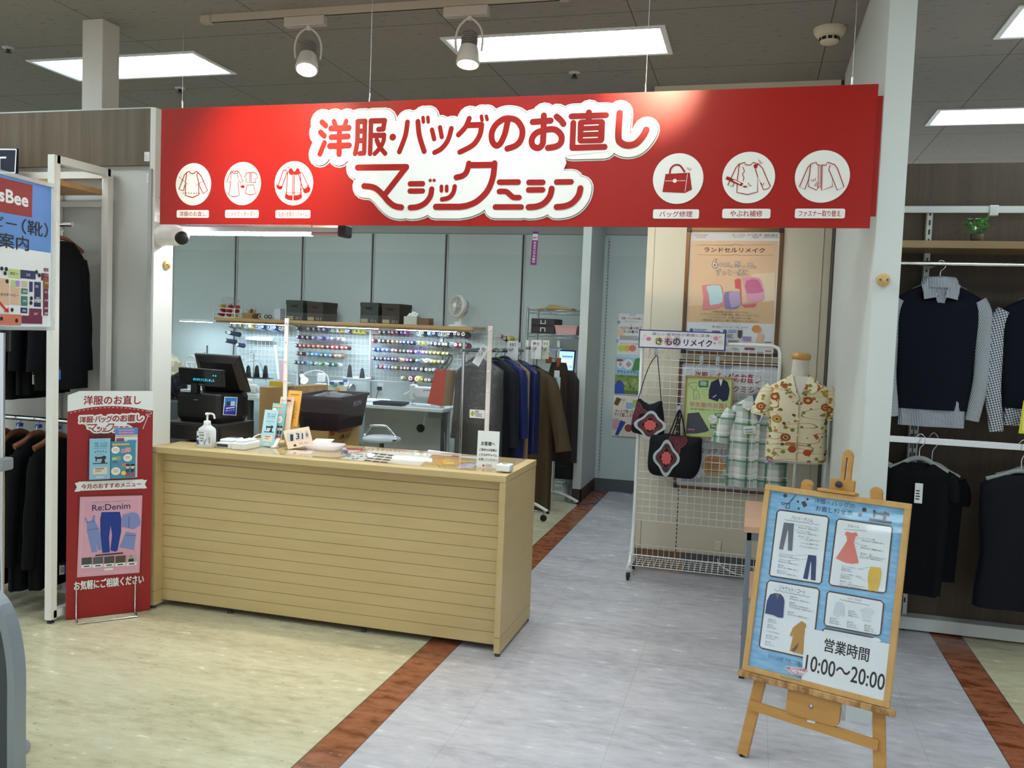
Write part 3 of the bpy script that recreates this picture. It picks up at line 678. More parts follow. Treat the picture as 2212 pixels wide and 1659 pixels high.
def hanger(fr, name, label, group, half=.15, m=None, hook=.09, body=.012, drop=.055, hookm=None):
    t = thing(name, label, 'hanger', fr[0], group); m = m or M['dgrey']
    p = [g3(fr, -half, -drop, 0), g3(fr, -half * .6, -drop * .55, .006), g3(fr, -.03, .0, 0), g3(fr, .03, .0, 0), g3(fr, half * .6, -drop * .55, .006), g3(fr, half, -drop, 0)]
    MB().tube(smooth_pts(p, 4), body, m, 8, flat=.6).build('shoulder_bar', t)
    hk = [g3(fr, 0, .0, 0), g3(fr, 0, hook * .4, 0), g3(fr, .02, hook * .62, 0), g3(fr, .022, hook * .85, 0), g3(fr, .0, hook, 0), g3(fr, -.022, hook * .86, 0)]
    MB().tube(smooth_pts(hk, 5), .0028, hookm or M['chrome'], 6).build('hook', t)
    return t
def swing_tag(parent, p, n, w=.034, h=.062, m=None, band=None, name='price_tag'):
    fr = frame(p, n); mb = MB(); mb.prism([(-w / 2, -h), (w / 2, -h), (w / 2, 0), (-w / 2, 0)], 0, .0015, m or M['paper'], fr)
    pa = Panel(mb, fr, h=.002).unit(w, h); pa.o = fr[0] - fr[1] * (w / 2) - fr[2] * h
    if band: pa.rect((0, 0, 1, .2), M['black']); pa.rect((.72, .2, 1, 1), band)
    pa.lines((.15, .35, .7, .9), 4, M['ink'])
    mb.tube([fr[0], fr[0] + V((0, 0, .02))], .0012, M['black'], 5)
    return mb.build(name, parent)

# ================================================================== LEFT NEIGHBOUR: dark suits
sq = mat('#e6e3dd', .42)
us = thing('shelving_frame', 'white square tube side frame of the suit rack at the left', 'shelf unit', (-3.45, 3.9, 0))
def sqbar(a, b, m=sq, w=.04): return MB().beam(a, b, w, w, m, side=(0, 1, 0) if abs(V(a).y - V(b).y) < .01 else (1, 0, 0))
fb = sqbar((-3.45, 3.69, .02), (-3.45, 3.69, 2.40)); fb.beam((-3.45, 3.69, 2.38), (-3.45, 4.07, 2.38), .04, .04, sq, side=(1, 0, 0)); fb.beam((-3.45, 3.69, .045), (-3.45, 4.07, .045), .04, .04, sq, side=(1, 0, 0)); fb.beam((-3.45, 4.07, .02), (-3.45, 4.07, 2.40), .04, .04, sq)
fb.build('end_frame', us)
for y in (3.69, 4.07): MB().lathe([(.018, 0), (.018, .008), (.008, .010), (.008, .022)], M['black'], (-3.45, y, 0)).build('foot', us)
br = MB(); br.beam((-8.5, 4.09, 2.372), (-3.47, 4.09, 2.372), .036, .03, sq); br.beam((-8.5, 4.10, 2.215), (-3.47, 4.10, 2.215), .03, .02, sq); br.build('back_rail', us)
for x in (-3.80, -4.72):
    up = MB().box((x - .018, 4.085, .02), (x + .018, 4.115, 2.36), sq)
    for i in range(36): up.box((x - .006, 4.083, .4 + i * .054), (x + .006, 4.086, .425 + i * .054), M['dgrey'])
    up.build('upright', us)
MB().box((-8.4, 3.74, 2.262), (-3.475, 4.08, 2.29), wood_mat('oak shelf', '#a77b4d', '#b98c5c', (1.5, 14, 14))).build('wood_shelf', us)
MB().beam((-3.80, 3.72, 2.165), (-3.80, 4.09, 2.165), .03, .035, sq, side=(0, 0, 1)).build('bracket', us)
for z in (2.075, 1.035):
    MB().tube([(-8.4, 3.85, z), (-3.48, 3.85, z)], .0135, M['chrome'], 10).build('hanging_rail', us)
suitm = mat('#0b0b0e', .85, spec=.15); suitm2 = mat('#0d0e12', .85, spec=.15); wh = mat('#6f3f26', .45)
ordn = ['first', 'second', 'third', 'fourth', 'fifth', 'sixth', 'seventh', 'eighth', 'ninth', 'tenth', 'eleventh', 'twelfth', 'thirteenth', 'fourteenth', 'fifteenth', 'sixteenth', 'seventeenth', 'eighteenth', 'nineteenth', 'twentieth', 'twenty-first', 'twenty-second', 'twenty-third', 'twenty-fourth']
for k in range(6):
    x = -3.545 - .115 * k; fr = gframe((x, 3.85, 1.985), pi / 2)
    t = thing('suit_jacket', f'black suit jacket, {ordn[k]} from the white frame on the upper rail', 'jacket', (x, 3.875, 1.15), 'black jackets on the upper rail')
    body_mesh(fr, .168, .78 + .03 * (k % 3), .042, suitm if k % 2 else suitm2, slope=.10, seed=k, amp=.006).build('jacket_body', t)
    for s in (-1, 1): sleeve_mesh(fr, s, .168, -.085, .60, .052, .042, suitm if k % 2 else suitm2, out=.02, seed=k).build('sleeve', t)
    if k < 5: swing_tag(t, g3(fr, -.10 - .02 * (k % 2), -.66 - .03 * (k % 2), .068), V((1, -.55, 0)), band=mat('#2b5fae', .4))
    hanger(gframe((x, 3.85, 2.0), pi / 2), 'coat_hanger', f'dark hanger under the {ordn[k]} black jacket from the white frame', 'hangers on the upper rail', m=wh, hook=.088)
for k in range(6):
    x = -3.575 - .125 * k; fr = gframe((x, 3.85, .935), pi / 2)
    t = thing('long_coat', f'long black coat reaching near the floor, {ordn[k]} from the white frame on the lower rail', 'coat', (x, 3.875, .14), 'long black coats on the lower rail')
    body_mesh(fr, .168, .78 + .02 * (k % 2), .042, suitm2 if k % 2 else suitm, slope=.09, seed=20 + k, amp=.007).build('coat_body', t)
    for s in (-1, 1): sleeve_mesh(fr, s, .168, -.08, .58, .05, .042, suitm2 if k % 2 else suitm, out=.015, seed=k).build('sleeve', t)
    if k < 4: swing_tag(t, g3(fr, -.02 - .05 * (k % 2), -.66, .07), V((1, -.55, 0)), band=mat('#2b5fae', .4))
    h = hanger(gframe((x, 3.85, .955), pi / 2), 'wooden_hanger', f'brown wooden hanger of the {ordn[k]} long black coat from the white frame', 'wooden hangers on the lower rail', half=.15, m=wh, hook=.092, body=.017)
    MB().box((x - .012, 3.85, .985), (x + .012, 3.875, 1.005), mat('#1f4fa0', .4)).build('size_clip', h)
# small papers on the grey panel
for z, lb in ((2.385, 'tiny white notice near the top right of the brown fascia'), (2.335, 'tiny white notice just below the fascia edge')):
    pb = MB(); yy = 4.093 if z > 2.36 + .06 else 4.118
    fr = frame((-3.235, 4.0935 if z > 2.38 else 4.1185, z + (.06 if z > 2.38 else 0)), (0, -1, 0)); pb.prism([(0, 0), (.033, 0), (.033, .05), (0, .05)], 0, .001, M['paper'], fr)
    pa = Panel(pb, fr, h=.0015).unit(.033, .05); pa.lines((.1, .3, .9, .9), 5, M['pink']); tag(pb.build('notice'), lb, 'notice', 'tiny notices on the left panel')

# navy shop sign with the letter T (edge of a word) on the fascia
nb = MB(); fr = frame(P(-160, 378, Y=3.98), (.0, -1, 0)); q0, q1 = P(-160, 370, Y=3.98), P(40, 378, Y=3.98)
ww = q1.x - q0.x; nb.prism([(0, 0), (ww, 0), (ww, .135), (0, .135)], 0, .02, M['navy'], fr)
pa = Panel(nb, fr, h=.0206).px(crop(0, 300, 3.607))
for a, b in (((-500, 262), (140, 270)), ((140, 270), (150, 88)), ((150, 88), (-500, 84))): pa.stroke([a, b], 9, M['white'], cap=0)
pa.text('T', (-38, 145, 72, 252), M['white'], .0)
nb.beam(fr[0] + V((ww * .5, .02, .06)), fr[0] + V((ww * .5, .11, .06)), .03, .03, M['grey'], side=(1, 0, 0))
tag(nb.build('store_sign'), 'small navy sign with a white serif T at the left edge', 'sign')

# red standing board
bl = V((-3.407, 3.747, 0)); u = V((.692, .721, 0)).normalized(); n = u.cross(V((0, 0, 1)))
rb = thing('standing_board', 'tall dark red standing board with brochure pocket and pink poster', 'sign board', bl + u * .21)
rf = frame(bl + V((0, 0, .004)), n, u); bw_ = .414
def onb(x, y):
    d = P(x, y, Y=1.0) - CAM; t = (bl - CAM).dot(n) / d.dot(n); q = CAM + d * t - rf[0]; return (q.dot(rf[1]), q.dot(rf[2]))
top = onb(331.5, 844.4)[1]; dr = M['dred']
poly = [(0, 0), (bw_, 0), (bw_, top), (.055, top), (0, top - .022)]
b = MB(); b.prism(poly, -.012, 0, mat('#8d9190', .4), rf); b.prism([(x * .999 + .0002, y) for x, y in poly], 0, .001, dr, rf)
pa = Panel(b, rf, h=.0015); c3 = crop(140, 840, 6.38); pa.px(c3); wm = M['white']
hz = [(x, 237 + (x - 640) ** 2 * .00023) for x in range(62, 1221, 58)]
A = [onb(*c3(x, y)) for x, y in hz]
pa.raw([(0, A[0][1])] + A[1:-1] + [(bw_, A[-1][1]), (bw_, top), (.055, top), (0, top - .022)], wm); pa.up()
pa.text('洋服のお直し', (262, 95, 1045, 215), dr, .03)
for i in range(len(hz) - 1): pa.stroke([(hz[i][0] + 8, hz[i][1] + 20), (hz[i][0] + 38, (hz[i][1] + hz[i + 1][1]) / 2 + 20)], 6, wm, cap=0)
pa.stroke([(1150, 300), (1190, 320), (1185, 345), (1125, 348), (1130, 368), (1172, 378)], 7, wm, 4); pa.stroke([(1148, 368), (1075, 550)], 8, wm)
pa.px(lambda x, y: (x, y)); sx = lambda x, y: (171 + (x - 683) * .1915, 896.5 + (y - 240) * .1705 - (x - 683) * .002)
logo(pa, sx, dr, wm, False, .18)
pa.px(c3); pa.poly([(135, 1295), (200, 1280), (205, 1410), (128, 1415), (165, 1352)], wm); pa.poly([(1070, 1255), (1132, 1250), (1100, 1312), (1130, 1366), (1070, 1372)], wm); pa.up()
pa.poly([(190, 1275), (1080, 1242), (1083, 1368), (190, 1402)], wm); pa.up(); pa.text('今月のおすすめメニュー', (225, 1292, 1048, 1362), dr, .03, rot=.0)
c4 = crop(140, 1040, 5.185); pa.px(c4)
pa.text('お気軽にご相談ください', (104, 1078, 880, 1178), wm, .03)
b.build('board', rb)
po = MB(); pa = Panel(po, rf, h=.003).px(c4); cv = mat('#7c1518', .3)
pa.poly([(140, 152), (872, 125), (855, 1025), (130, 1078)], cv); pa.up(); pkm = mat('#d9a2b4', .5)
pa.poly([(170, 172), (868, 155), (835, 1020), (135, 1073)], pkm); pa.up()
pa.stroke([(205, 210), (832, 188), (803, 990), (168, 1035)], 4, mat('#ecd3dc', .5), closed=True)
pa.text('Reform Repair Remake Resize', (312, 212, 735, 240), mat('#8d8fb0', .5), .0); nv = mat('#1d2452', .6); pa.text('Re:Denim', (306, 250, 732, 316), nv, .012)
lb_ = mat('#7f8cc2', .7); db = mat('#1c3a8f', .7); pa.up()
pa.poly([(218, 408), (240, 402), (256, 452), (298, 440), (318, 375), (340, 378), (335, 440), (378, 520), (392, 600), (412, 765), (370, 770), (335, 640), (362, 785), (300, 795), (248, 560), (246, 470)], lb_)
pa.poly([(650, 370), (740, 345), (770, 342), (820, 360), (850, 440), (840, 490), (770, 535), (640, 510), (636, 410)], lb_); pa.poly([(685, 560), (798, 582), (772, 768), (608, 735)], lb_); pa.up()
pa.poly([(410, 342), (615, 338), (632, 420), (630, 560), (590, 770), (570, 785), (508, 770), (528, 600), (512, 490), (495, 620), (502, 790), (420, 798), (398, 600), (395, 420)], db); pa.up()
for p_, w_ in (([(250, 545), (380, 520)], 4), ([(720, 390), (715, 515)], 4), ([(680, 600), (795, 605)], 4), ([(240, 455), (335, 440)], 4)): pa.stroke(p_, w_, nv)
for i, cc in enumerate(('#4a4a52', '#5a5c58', '#514b47', '#524a38', '#b9a9a6')):
    x0 = 188 + i * 126; y0 = 850 - i * 7; pa.rect((x0, y0, x0 + 113, y0 + 78), mat(cc, .6)); pa.rect((x0 - 4, y0 + 80, x0 + 110, y0 + 116), wm); pa.up(); pa.lines((x0 + 25, y0 + 92, x0 + 85, y0 + 108), 1, M['ink'], .8, 0)
pa.poly([(712, 868), (768, 860), (772, 892), (708, 895)], M['ink']); pa.stroke([(728, 862), (732, 828), (748, 826), (752, 860)], 4, M['ink'], 3)
pa.lines((340, 805, 650, 822), 1, nv, .9, 0); pa.rect((440, 968, 540, 990), wm); po.build('poster', rb)
pk = MB(); pf = (rf[0], rf[1], rf[2], rf[3]); x0, z0 = onb(190, 1036); x1, z1 = onb(292.5, 935)
for lo, hi in (((x0, z0, .001), (x1, z1, .003)), ((x0, z0, .032), (x1, z0 + (z1 - z0) * .42, .034)), ((x0, z0, .001), (x0 + .002, z0 + (z1 - z0) * .55, .034)), ((x1 - .002, z0, .001), (x1, z0 + (z1 - z0) * .55, .034)), ((x0, z0, .001), (x1, z0 + .002, .034))): pk.box(lo, hi, M['clear'], fr=pf)
pk.build('brochure_pocket', rb)
wf = MB(); g = M['chrome']
for xx in (.048, .335):
    a0 = rf[0] + rf[1] * xx + rf[3] * .008; wf.tube([a0 + V((0, 0, .17)), a0 + V((0, 0, .005)), a0 + rf[3] * .09 + V((0, 0, .002))], .0042, g, 8)
e0, e1 = rf[0] + rf[1] * .048 + rf[3] * .098 + V((0, 0, .002)), rf[0] + rf[1] * .335 + rf[3] * .098 + V((0, 0, .002)); wf.tube([e0, e1], .0042, g, 8)
wf.build('wire_foot', rb)
def leaflet(name, label, fr, w, h, col, draw=None, thick=.004, cat='brochure', group=None):
    mb = MB(); mb.prism([(0, 0), (w, 0), (w, h), (0, h)], 0, thick, mat(col, .5), fr); pa = Panel(mb, fr, h=thick + .0004).unit(w, h)
    if draw: draw(pa)
    return tag(mb.build(name), label, cat, group)
def sewing_print(pa):
    k = M['ink']; pa.text('洋服・バッグの', (.22, .09, .86, .145), k, .0); pa.text('お直し料金表', (.24, .155, .84, .205), k, .0)
    pa.stroke([(.2, .24), (.5, .235), (.85, .24)], .008, k)
    for a, b_ in ((.28, .33), (.4, .31), (.52, .325), (.65, .31), (.78, .33)): pa.rect((a - .03, b_ - .012, a + .02, b_ + .012), k)
    pa.stroke([(.3, .38), (.7, .37)], .012, mat('#86a8b8', .6)); pa.stroke([(.35, .41), (.66, .405)], .012, mat('#86a8b8', .6))
    pa.poly([(.25, .45), (.33, .43), (.34, .455), (.62, .445), (.68, .42), (.73, .43), (.8, .45), (.78, .5), (.72, .52), (.76, .6), (.55, .6), (.62, .5), (.36, .5), (.34, .56), (.29, .56), (.30, .5)], mat('#3b2a26', .6))
    pa.rect((.15, .6, .88, .622), mat('#3b2a26', .6)); pa.up()
    pa.rect((.17, .71, .86, .88), mat('#e8ddc9', .6), .06); pa.up(); pa.rect((.28, .73, .7, .75), mat('#8d3a35', .6)); pa.text('10', (.3, .775, .42, .815), k, .02); pa.lines((.44, .78, .6, .82), 2, k); pa.text('OFF', (.62, .785, .62, .785), k) if 0 else None
    pa.rect((.33, .93, .68, .955), M['white'])
o1 = rf[0] + rf[1] * onb(191.5, 1030)[0] + rf[2] * (z0 + .003) + rf[3] * .022; o2 = rf[0] + rf[1] * onb(238, 1030)[0] + rf[2] * (z0 + .003) + rf[3] * .022; o3 = rf[0] + rf[1] * onb(247, 1030)[0] + rf[2] * (z0 + .003) + rf[3] * .010
pw = onb(237, 990)[0] - onb(190.5, 990)[0]; h1 = onb(215, 947)[1] - z0; pw2 = onb(292, 990)[0] - onb(238, 990)[0]; h2 = onb(265, 953)[1] - z0; h3 = onb(270, 925)[1] - z0
leaflet('price_brochure', 'light blue price brochure with sewing machine drawing, left pocket of the red board', (o1, *rf[1:]), pw - .003, h1, '#8fc4dd', sewing_print)
def teal_print(pa):
    for c, r in (((.18, .23), .17), ((.68, .45), .18), ((.2, .8), .19)): pa.disc(c, r, mat('#f3eee6', .6), r * .56); pa.up(); pa.lines((c[0] - .11, c[1] - .04, c[0] + .11, c[1] + .05), 3, mat('#c98a82', .6), .4, .1)
    for b_, cc in (((.4, .2, .62, .32), '#c98fa8'), ((.58, .17, .8, .3), '#d6a0a8'), ((.05, .42, .3, .55), '#b7cf5a'), ((.22, .4, .4, .5), '#8f9c8f'), ((.06, .5, .28, .58), '#3c6f9c'), ((.42, .58, .62, .7), '#c07f88')): pa.rect(b_, mat(cc, .6), .2)
    pa.disc((.52, .86), .1, mat('#f0df4a', .6), .06)
    for x in (.68, .88):
        pa.disc((x, .7), .08, mat('#ecc9a6', .6), .05); pa.rect((x - .08, .62, x + .08, .68), M['navy'], .3); pa.rect((x - .07, .75, x + .07, .85), mat('#2b3a66', .6)); pa.rect((x - .07, .88, x + .07, .95), M['red'])
    pa.text('洋服', (.1, .05, .1, .05), M['ink']) if 0 else None; pa.lines((.05, .06, .75, .12), 1, mat('#e8b36a', .6), .8, 0)
leaflet('service_leaflet', 'teal leaflet with round photos, right pocket of the red board', (o2, *rf[1:]), pw2 - .003, h2, '#3f93a8', teal_print)
def tall_print(pa):
    pa.rect((0, 0, 1, .14), mat('#4a8fd6', .6)); pa.up(); pa.lines((.15, .03, .85, .13), 2, mat('#d68fae', .6), .6, .1); pa.rect((0, .15, 1, .18), mat('#d9a860', .6)); pa.rect((.05, .2, .4, .3), mat('#9c4f8a', .6), .2); pa.rect((.55, .24, .95, .3), mat('#6f9fd6', .6))
leaflet('bag_leaflet', 'tall pale leaflet with a purple bag, standing behind the teal leaflet on the red board', (o3, *rf[1:]), pw2 - .012, h3, '#e7e5ea', tall_print, .003)

# store directory on a pole, mostly outside the picture
du = V((-.149, .989, 0)).normalized(); dn = du.cross(V((0, 0, 1))); BRc = V((-2.612, 2.793, 1.538)); DW, DH = .56, .557
ds = thing('directory_stand', 'store directory in a clear frame on a chrome pole, blue heading, left edge', 'sign stand', BRc - du * .28 - V((0, 0, 1.538)))
df = (BRc - du * DW, du, V((0, 0, 1)), dn); G_ = crop(0, 300, 3.607)
s_ = MB(); s_.prism([(.012, .012), (DW - .012, .012), (DW - .012, DH - .012), (.012, DH - .012)], -.004, 0, M['paper'], df)
pa = Panel(s_, df, h=.0005); pa.unit(DW, DH); bm_ = mat('#5d8fd2', .5); pa.rect((.025, .025, .972, .47), bm_); pa.up(); pa.px(G_)
pa.poly([(-1200, 5), (252, 362), (247, 612), (-1200, 380)], M['dred'], 0) if 0 else pa.poly([(-400, 205), (252, 360), (247, 613), (-400, 500)], mat('#96231f', .5)); pa.up()
pa.text('sBee', (-8, 408, 216, 505), M['white'], .045)
k = M['ink']; pa.text('ビー', (-52, 612, 128, 690), k, .02); pa.text('（靴）', (168, 640, 372, 755), k, .02); pa.text('案内', (-12, 745, 222, 858), k, .02)
for b_, cc in (((62, 1015, 158, 1082), '#c3d68a'), ((156, 1025, 275, 1090), '#27305e'), ((-70, 1085, 70, 1200), '#dcb698'), ((82, 1100, 118, 1150), '#b8d07a'), ((118, 1105, 152, 1150), '#a58cc0'), ((80, 1158, 152, 1290), '#dcb698'), ((-70, 1205, 70, 1290), '#dcb698'), ((165, 1108, 210, 1155), '#c9bda0'), ((162, 1165, 212, 1210), '#3f7a6e'), ((160, 1225, 212, 1300), '#3f7a6e'), ((158, 1315, 210, 1358), '#27305e'), ((225, 1112, 252, 1192), '#27305e'), ((265, 1115, 315, 1250), '#27305e'), ((262, 1275, 315, 1308), '#27305e'), ((225, 1322, 320, 1380), '#6f2342'), ((165, 1378, 326, 1440), '#6f2342'), ((-70, 1365, 160, 1450), '#d0795f'), ((340, 1008, 376, 1032), '#6f2342'), ((318, 1048, 376, 1105), '#6f2342'), ((334, 1080, 376, 1166), '#8a5a2b'), ((334, 1168, 372, 1375), '#6f2342')): pa.rect(b_, mat(cc, .6)); pa.h += 1e-5
pa.up()
for c in ((10, 1010), (45, 1014), (36, 1048), (50, 1110), (280, 1038), (302, 1062), (240, 1242), (238, 1278), (90, 1332), (8, 1400), (125, 1416)): pa.disc(c, 12, k, 16)
for tx, b_, mm in (('ホビー', (75, 1036, 135, 1060), k), ('215', (200, 1050, 230, 1068), wm), ('キッズ・ベビー', (0, 1205, 138, 1228), k), ('204', (173, 1180, 202, 1196), wm), ('205', (172, 1255, 200, 1270), wm), ('206', (168, 1330, 198, 1345), wm), ('207', (258, 1355, 290, 1372), wm), ('202', (274, 1232, 304, 1247), wm), ('201', (270, 1140, 292, 1158), wm), ('212', (342, 1114, 370, 1130), wm), ('211', (342, 1186, 368, 1202), wm), ('210', (342, 1250, 368, 1265), wm), ('209', (340, 1312, 366, 1327), wm), ('208', (340, 1352, 366, 1367), wm), ('213', (342, 1056, 370, 1070), wm), ('214', (343, 1014, 373, 1027), wm), ('Can Do', (262, 1256, 318, 1272), k)): pa.text(tx, b_, mm, .02)
pa.poly([(-60, 1230), (-40, 1225), (45, 1325), (58, 1310), (62, 1352), (22, 1345), (36, 1335)], M['red'])
s_.build('map_sheet', ds)
f_ = MB()
for lo, hi in (((0, 0, -.012), (DW, .014, .01)), ((0, DH - .014, -.012), (DW, DH, .01)), ((0, .014, -.012), (.014, DH - .014, .01)), ((DW - .014, .014, -.012), (DW, DH - .014, .01))): f_.box(lo, hi, clear_mat('acrylic rim', haze=.35, hazecol='#dfe3e6'), fr=df)
f_.build('clear_frame', ds)
pc = df[0] + du * (DW - .285)
MB().tube([pc + V((0, 0, -.01)), pc + V((0, 0, -1.52))], .014, M['chrome'], 12).build('pole', ds)
MB().box((-.022, -.075, -.022), (.022, .004, .022), M['clear'], fr=(pc, du, V((0, 0, 1)), dn)).build('clamp_block', ds)
MB().box((-.03, -.50, -.03), (.03, -.455, .03), M['grey'], bev=.006, fr=(pc, du, V((0, 0, 1)), dn)).build('pole_collar', ds)
MB().lathe([(.10, 0), (.10, .012), (.03, .02), (.016, .03)], M['grey'], (pc.x, pc.y, 0)).build('base', ds)
# grey guard panel at the lower left corner of the picture
gp = thing('guard_panel', 'grey metal guard panel with a rounded corner, lower left corner of the photo', 'guard rail', (-2.5, 2.3, 0))
rim = mat('#8e97a0', .35, .3); yy = 2.3
q = [P(x, y, Y=yy) for x, y in ((30, 1700), (30, 1560), (30, 1460), (24, 1400), (12, 1345), (-10, 1300), (-45, 1275), (-120, 1268))]
q[0].z = .04; g_ = MB(); pts = smooth_pts(q, 4); ins = []
g_.loft([[p + V((0, 0, 0)), p + V((0, .05, 0)), p + V((-.028, .05, -.012)), p + V((-.028, 0, -.012))] for p in pts], rim, sm=False); g_.build('rim', gp)
poly = [(p.x - .02, p.z - .008) for p in pts]; poly = poly + [(poly[-1][0], .04)]
MB().prism(poly, -.03, -.015, mat('#3c444c', .5), (V((0, yy, 0)), V((1, 0, 0)), V((0, 0, 1)), V((0, -1, 0)))).build('panel', gp)
for x in (pts[0].x - .03, pts[-1].x + .02): MB().box((x - .02, yy, 0), (x + .02, yy + .05, .05), M['black']).build('foot', gp)

# ================================================================== FACADE FITTINGS
sc_ = thing('security_camera', 'white dome security camera under the left end of the sign', 'camera', (-3.152, 4.15, 2.05))
cc = P(352, 508, X=-3.14); cx = V((-3.152, cc.y, cc.z)); wcm = mat('#e4e0dc', .4)
MB().lathe([(.06, 0), (.06, .02), (.055, .035)], wcm, cx, (1, 0, 0), 28).build('mount', sc_)
MB().lathe([(.055, .03), (.057, .05), (.057, .10), (.048, .125)], wcm, cx, (1, -.05, 0), 28).build('housing', sc_)
MB().ball(cx + V((.125, -.01, -.004)), .05, wcm, 20).build('eyeball', sc_)
MB().lathe([(.036, .028), (.036, .046), (.028, .052), (.0001, .053)], M['black'], cx + V((.125, -.01, -.004)), (.75, -.55, -.35), 20).build('lens', sc_)
kw = wood_mat('pale wood', '#c9a566', '#d6b478', (20, 20, 20))
for c, ax, lb in ((P(358, 572, X=-3.152), (1, 0, 0), 'round wooden wall hook on the white partition below the camera'), (P(1908, 605, Y=3.915), (0, -1, 0), 'round wooden wall hook on the pale pillar right of the sign')):
    t = thing('wall_hook', lb, 'wall hook', c, 'round wooden wall hooks')
    MB().lathe([(.026, 0), (.026, .012), (.022, .018), (.0001, .019)], kw, c, ax, 24).build('disc', t)
    a = V(ax); s = a.cross(V((0, 0, 1))); kb = MB()
    for d in (-.014, .014): kb.ball(c + a * .019 + s * d, .0042, M['dgrey'], 8)
    kb.build('screw', t); MB().ball(c + a * .022 + V((0, 0, -.004)), .008, kw, 10, (1, 1, 1.5)).build('peg', t)
tl = thing('tube_light', 'silver batten tube light hanging under the left half of the sign', 'light', P(560, 500, Y=4.27))
z = 2.10; x0, x1 = -3.13, -2.135; rd = mat('#b9bdc0', .3, .6)
MB().prism([(-.035, -.012), (.035, -.012), (.04, .012), (.025, .028), (-.025, .028), (-.04, .012)], 0, x1 - x0, rd, (V((x0, 4.27, z)), V((0, 1, 0)), V((0, 0, 1)), V((1, 0, 0)))).build('body', tl)
MB().tube([(x0 + .02, 4.26, z - .018), (x1 - .17, 4.26, z - .018)], .013, mat('#f2fbff', .4, emit=TUBE_STRENGTH, name='lit tube'), 12).build('tube', tl)
MB().box((x1 - .17, 4.236, z - .03), (x1, 4.304, z - .012), rd, bev=.004).build('ballast_cover', tl)
MB().box((x1 - .01, 4.222, z - .036), (x1 + .035, 4.318, z + .034), mat('#2d3136', .4), bev=.012).build('end_cap', tl)
hb = MB()
for x in (-3.0, -2.3): hb.tube([(x, 4.27, z + .02), (x, 4.0, z + .12), (x, 3.916, z + .12)], .004, M['steel'], 6)
hb.build('bracket', tl)
# purple camera notice hung from the trim
pn = MB(); c = P(1155, 500, Y=7.2); b0 = P(1146, 572, Y=7.2); wd_, hh = .052, c.z - b0.z; fr = frame((c.x - .026, 7.2, b0.z), (0, -1, .0), (1, 0, -.03))
pn.prism([(0, 0), (wd_, 0), (wd_, hh), (0, hh)], 0, .002, mat('#8a1f86', .5), fr); pa = Panel(pn, fr, h=.0026).unit(wd_, hh)
pa.rect((.06, .07, .94, .26), M['white']); pa.up(); pa.rect((.35, .15, .8, .21), mat('#b9a3b9', .5)); pa.disc((.3, .19), .12, mat('#8a1f86', .5)); pa.column('安全カメラ作動中', (.28, .29, .74, .95), M['white'], .03)
pn.tube([fr[0] + fr[1] * .026 + fr[2] * hh, V((c.x, 7.2, ZC))], .001, M['steel'], 5)
tag(pn.build('camera_notice'), 'narrow purple notice with vertical white lettering hanging in the workshop', 'notice')
# ================================================================== COUNTER
CX0, CX1, CY0, CY1, CZ = -3.149, -1.130, 4.070, 4.690, .90
mp = M['maple']; groove = mat('#4a3a22', .7)
ct = thing('service_counter', 'long pale maple service counter with horizontal grooves on its front', 'counter', ((CX0 + CX1) / 2, 4.38, 0))
MB().box((CX0, CY0, CZ - .032), (CX1, CY1, CZ), mp, bev=.0015).build('countertop', ct)
for x0 in (CX0 + .0005, CX1 - .0305): MB().box((x0, CY0 + .001, .098), (x0 + .03, CY1 - .01, CZ - .0335), mp).box((x0 + .0005, CY0 + .0015, .095), (x0 + .0295, CY1 - .011, .099), groove).box((x0, CY0 + .001, .018), (x0 + .03, CY1 - .01, .096), mp).build('side_panel', ct)
fp = MB(); fy = CY0 + .068; xa, xb = CX0 + .0305, CX1 - .0305
fp.box((xa, fy + .004, .035), (xb, fy + .018, CZ - .034), groove); zz = [.035] + [.0975 + .06 * k_ for k_ in range(13)] + [CZ - .033]
for a, b in zip(zz[:-1], zz[1:]): fp.box((xa, fy, a + .0011), (xb, fy + .016, b - .0011), mp)
fp.build('front_panel', ct)
MB().box((xa, fy + .02, .45), (xb, CY1 - .02, .468), mp).box((xa, fy + .02, .06), (xb, CY1 - .02, .078), mp).build('shelf', ct)
for x in (CX0 + .015, CX1 - .015, -2.7, -1.9):
    for y in (CY0 + .02 if x in (CX0 + .015, CX1 - .015) else fy + .03, CY1 - .03): MB().lathe([(.014, 0), (.014, .01), (.006, .012), (.006, .06)], M['dgrey'], (x, y, 0)).build('foot', ct)
# clear desk mat with papers under it
mt = MB(); tp = Panel(mt, (V((0, 0, CZ)), V((1, 0, 0)), V((0, 1, 0)), V((0, 0, 1))), h=.0008).px(crop(600, 930, 4.254))
for pl, cc in (([(95, 200), (190, 168), (350, 172), (300, 215)], '#efe6e0'), ([(80, 208), (250, 178), (300, 185), (180, 222)], '#e6c9bd'), ([(600, 160), (800, 168), (740, 195), (570, 215)], '#f0eeea'), ([(625, 160), (790, 167), (770, 185), (640, 178)], '#c9474b'),
               ([(580, 188), (650, 185), (640, 215), (575, 225)], '#5b6e8c'), ([(830, 182), (1130, 200), (880, 290), (570, 262)], '#f2f1ec'), ([(1130, 195), (1430, 215), (1300, 330), (900, 285)], '#efe9dc'), ([(1385, 178), (1840, 235), (1820, 262), (1360, 215)], '#eceae4'),
               ([(1540, 262), (1850, 285), (1790, 300), (1730, 330), (1400, 318)], '#e0b04e'), ([(1740, 290), (1850, 300), (1780, 350), (1620, 345)], '#d9cfe0')): tp.poly(pl, mat(cc, .5)); tp.h += 1e-5
tp.up(); dk = mat('#3a3540', .5)
for i, x in enumerate((1100, 1000, 880, 860)):
    pass
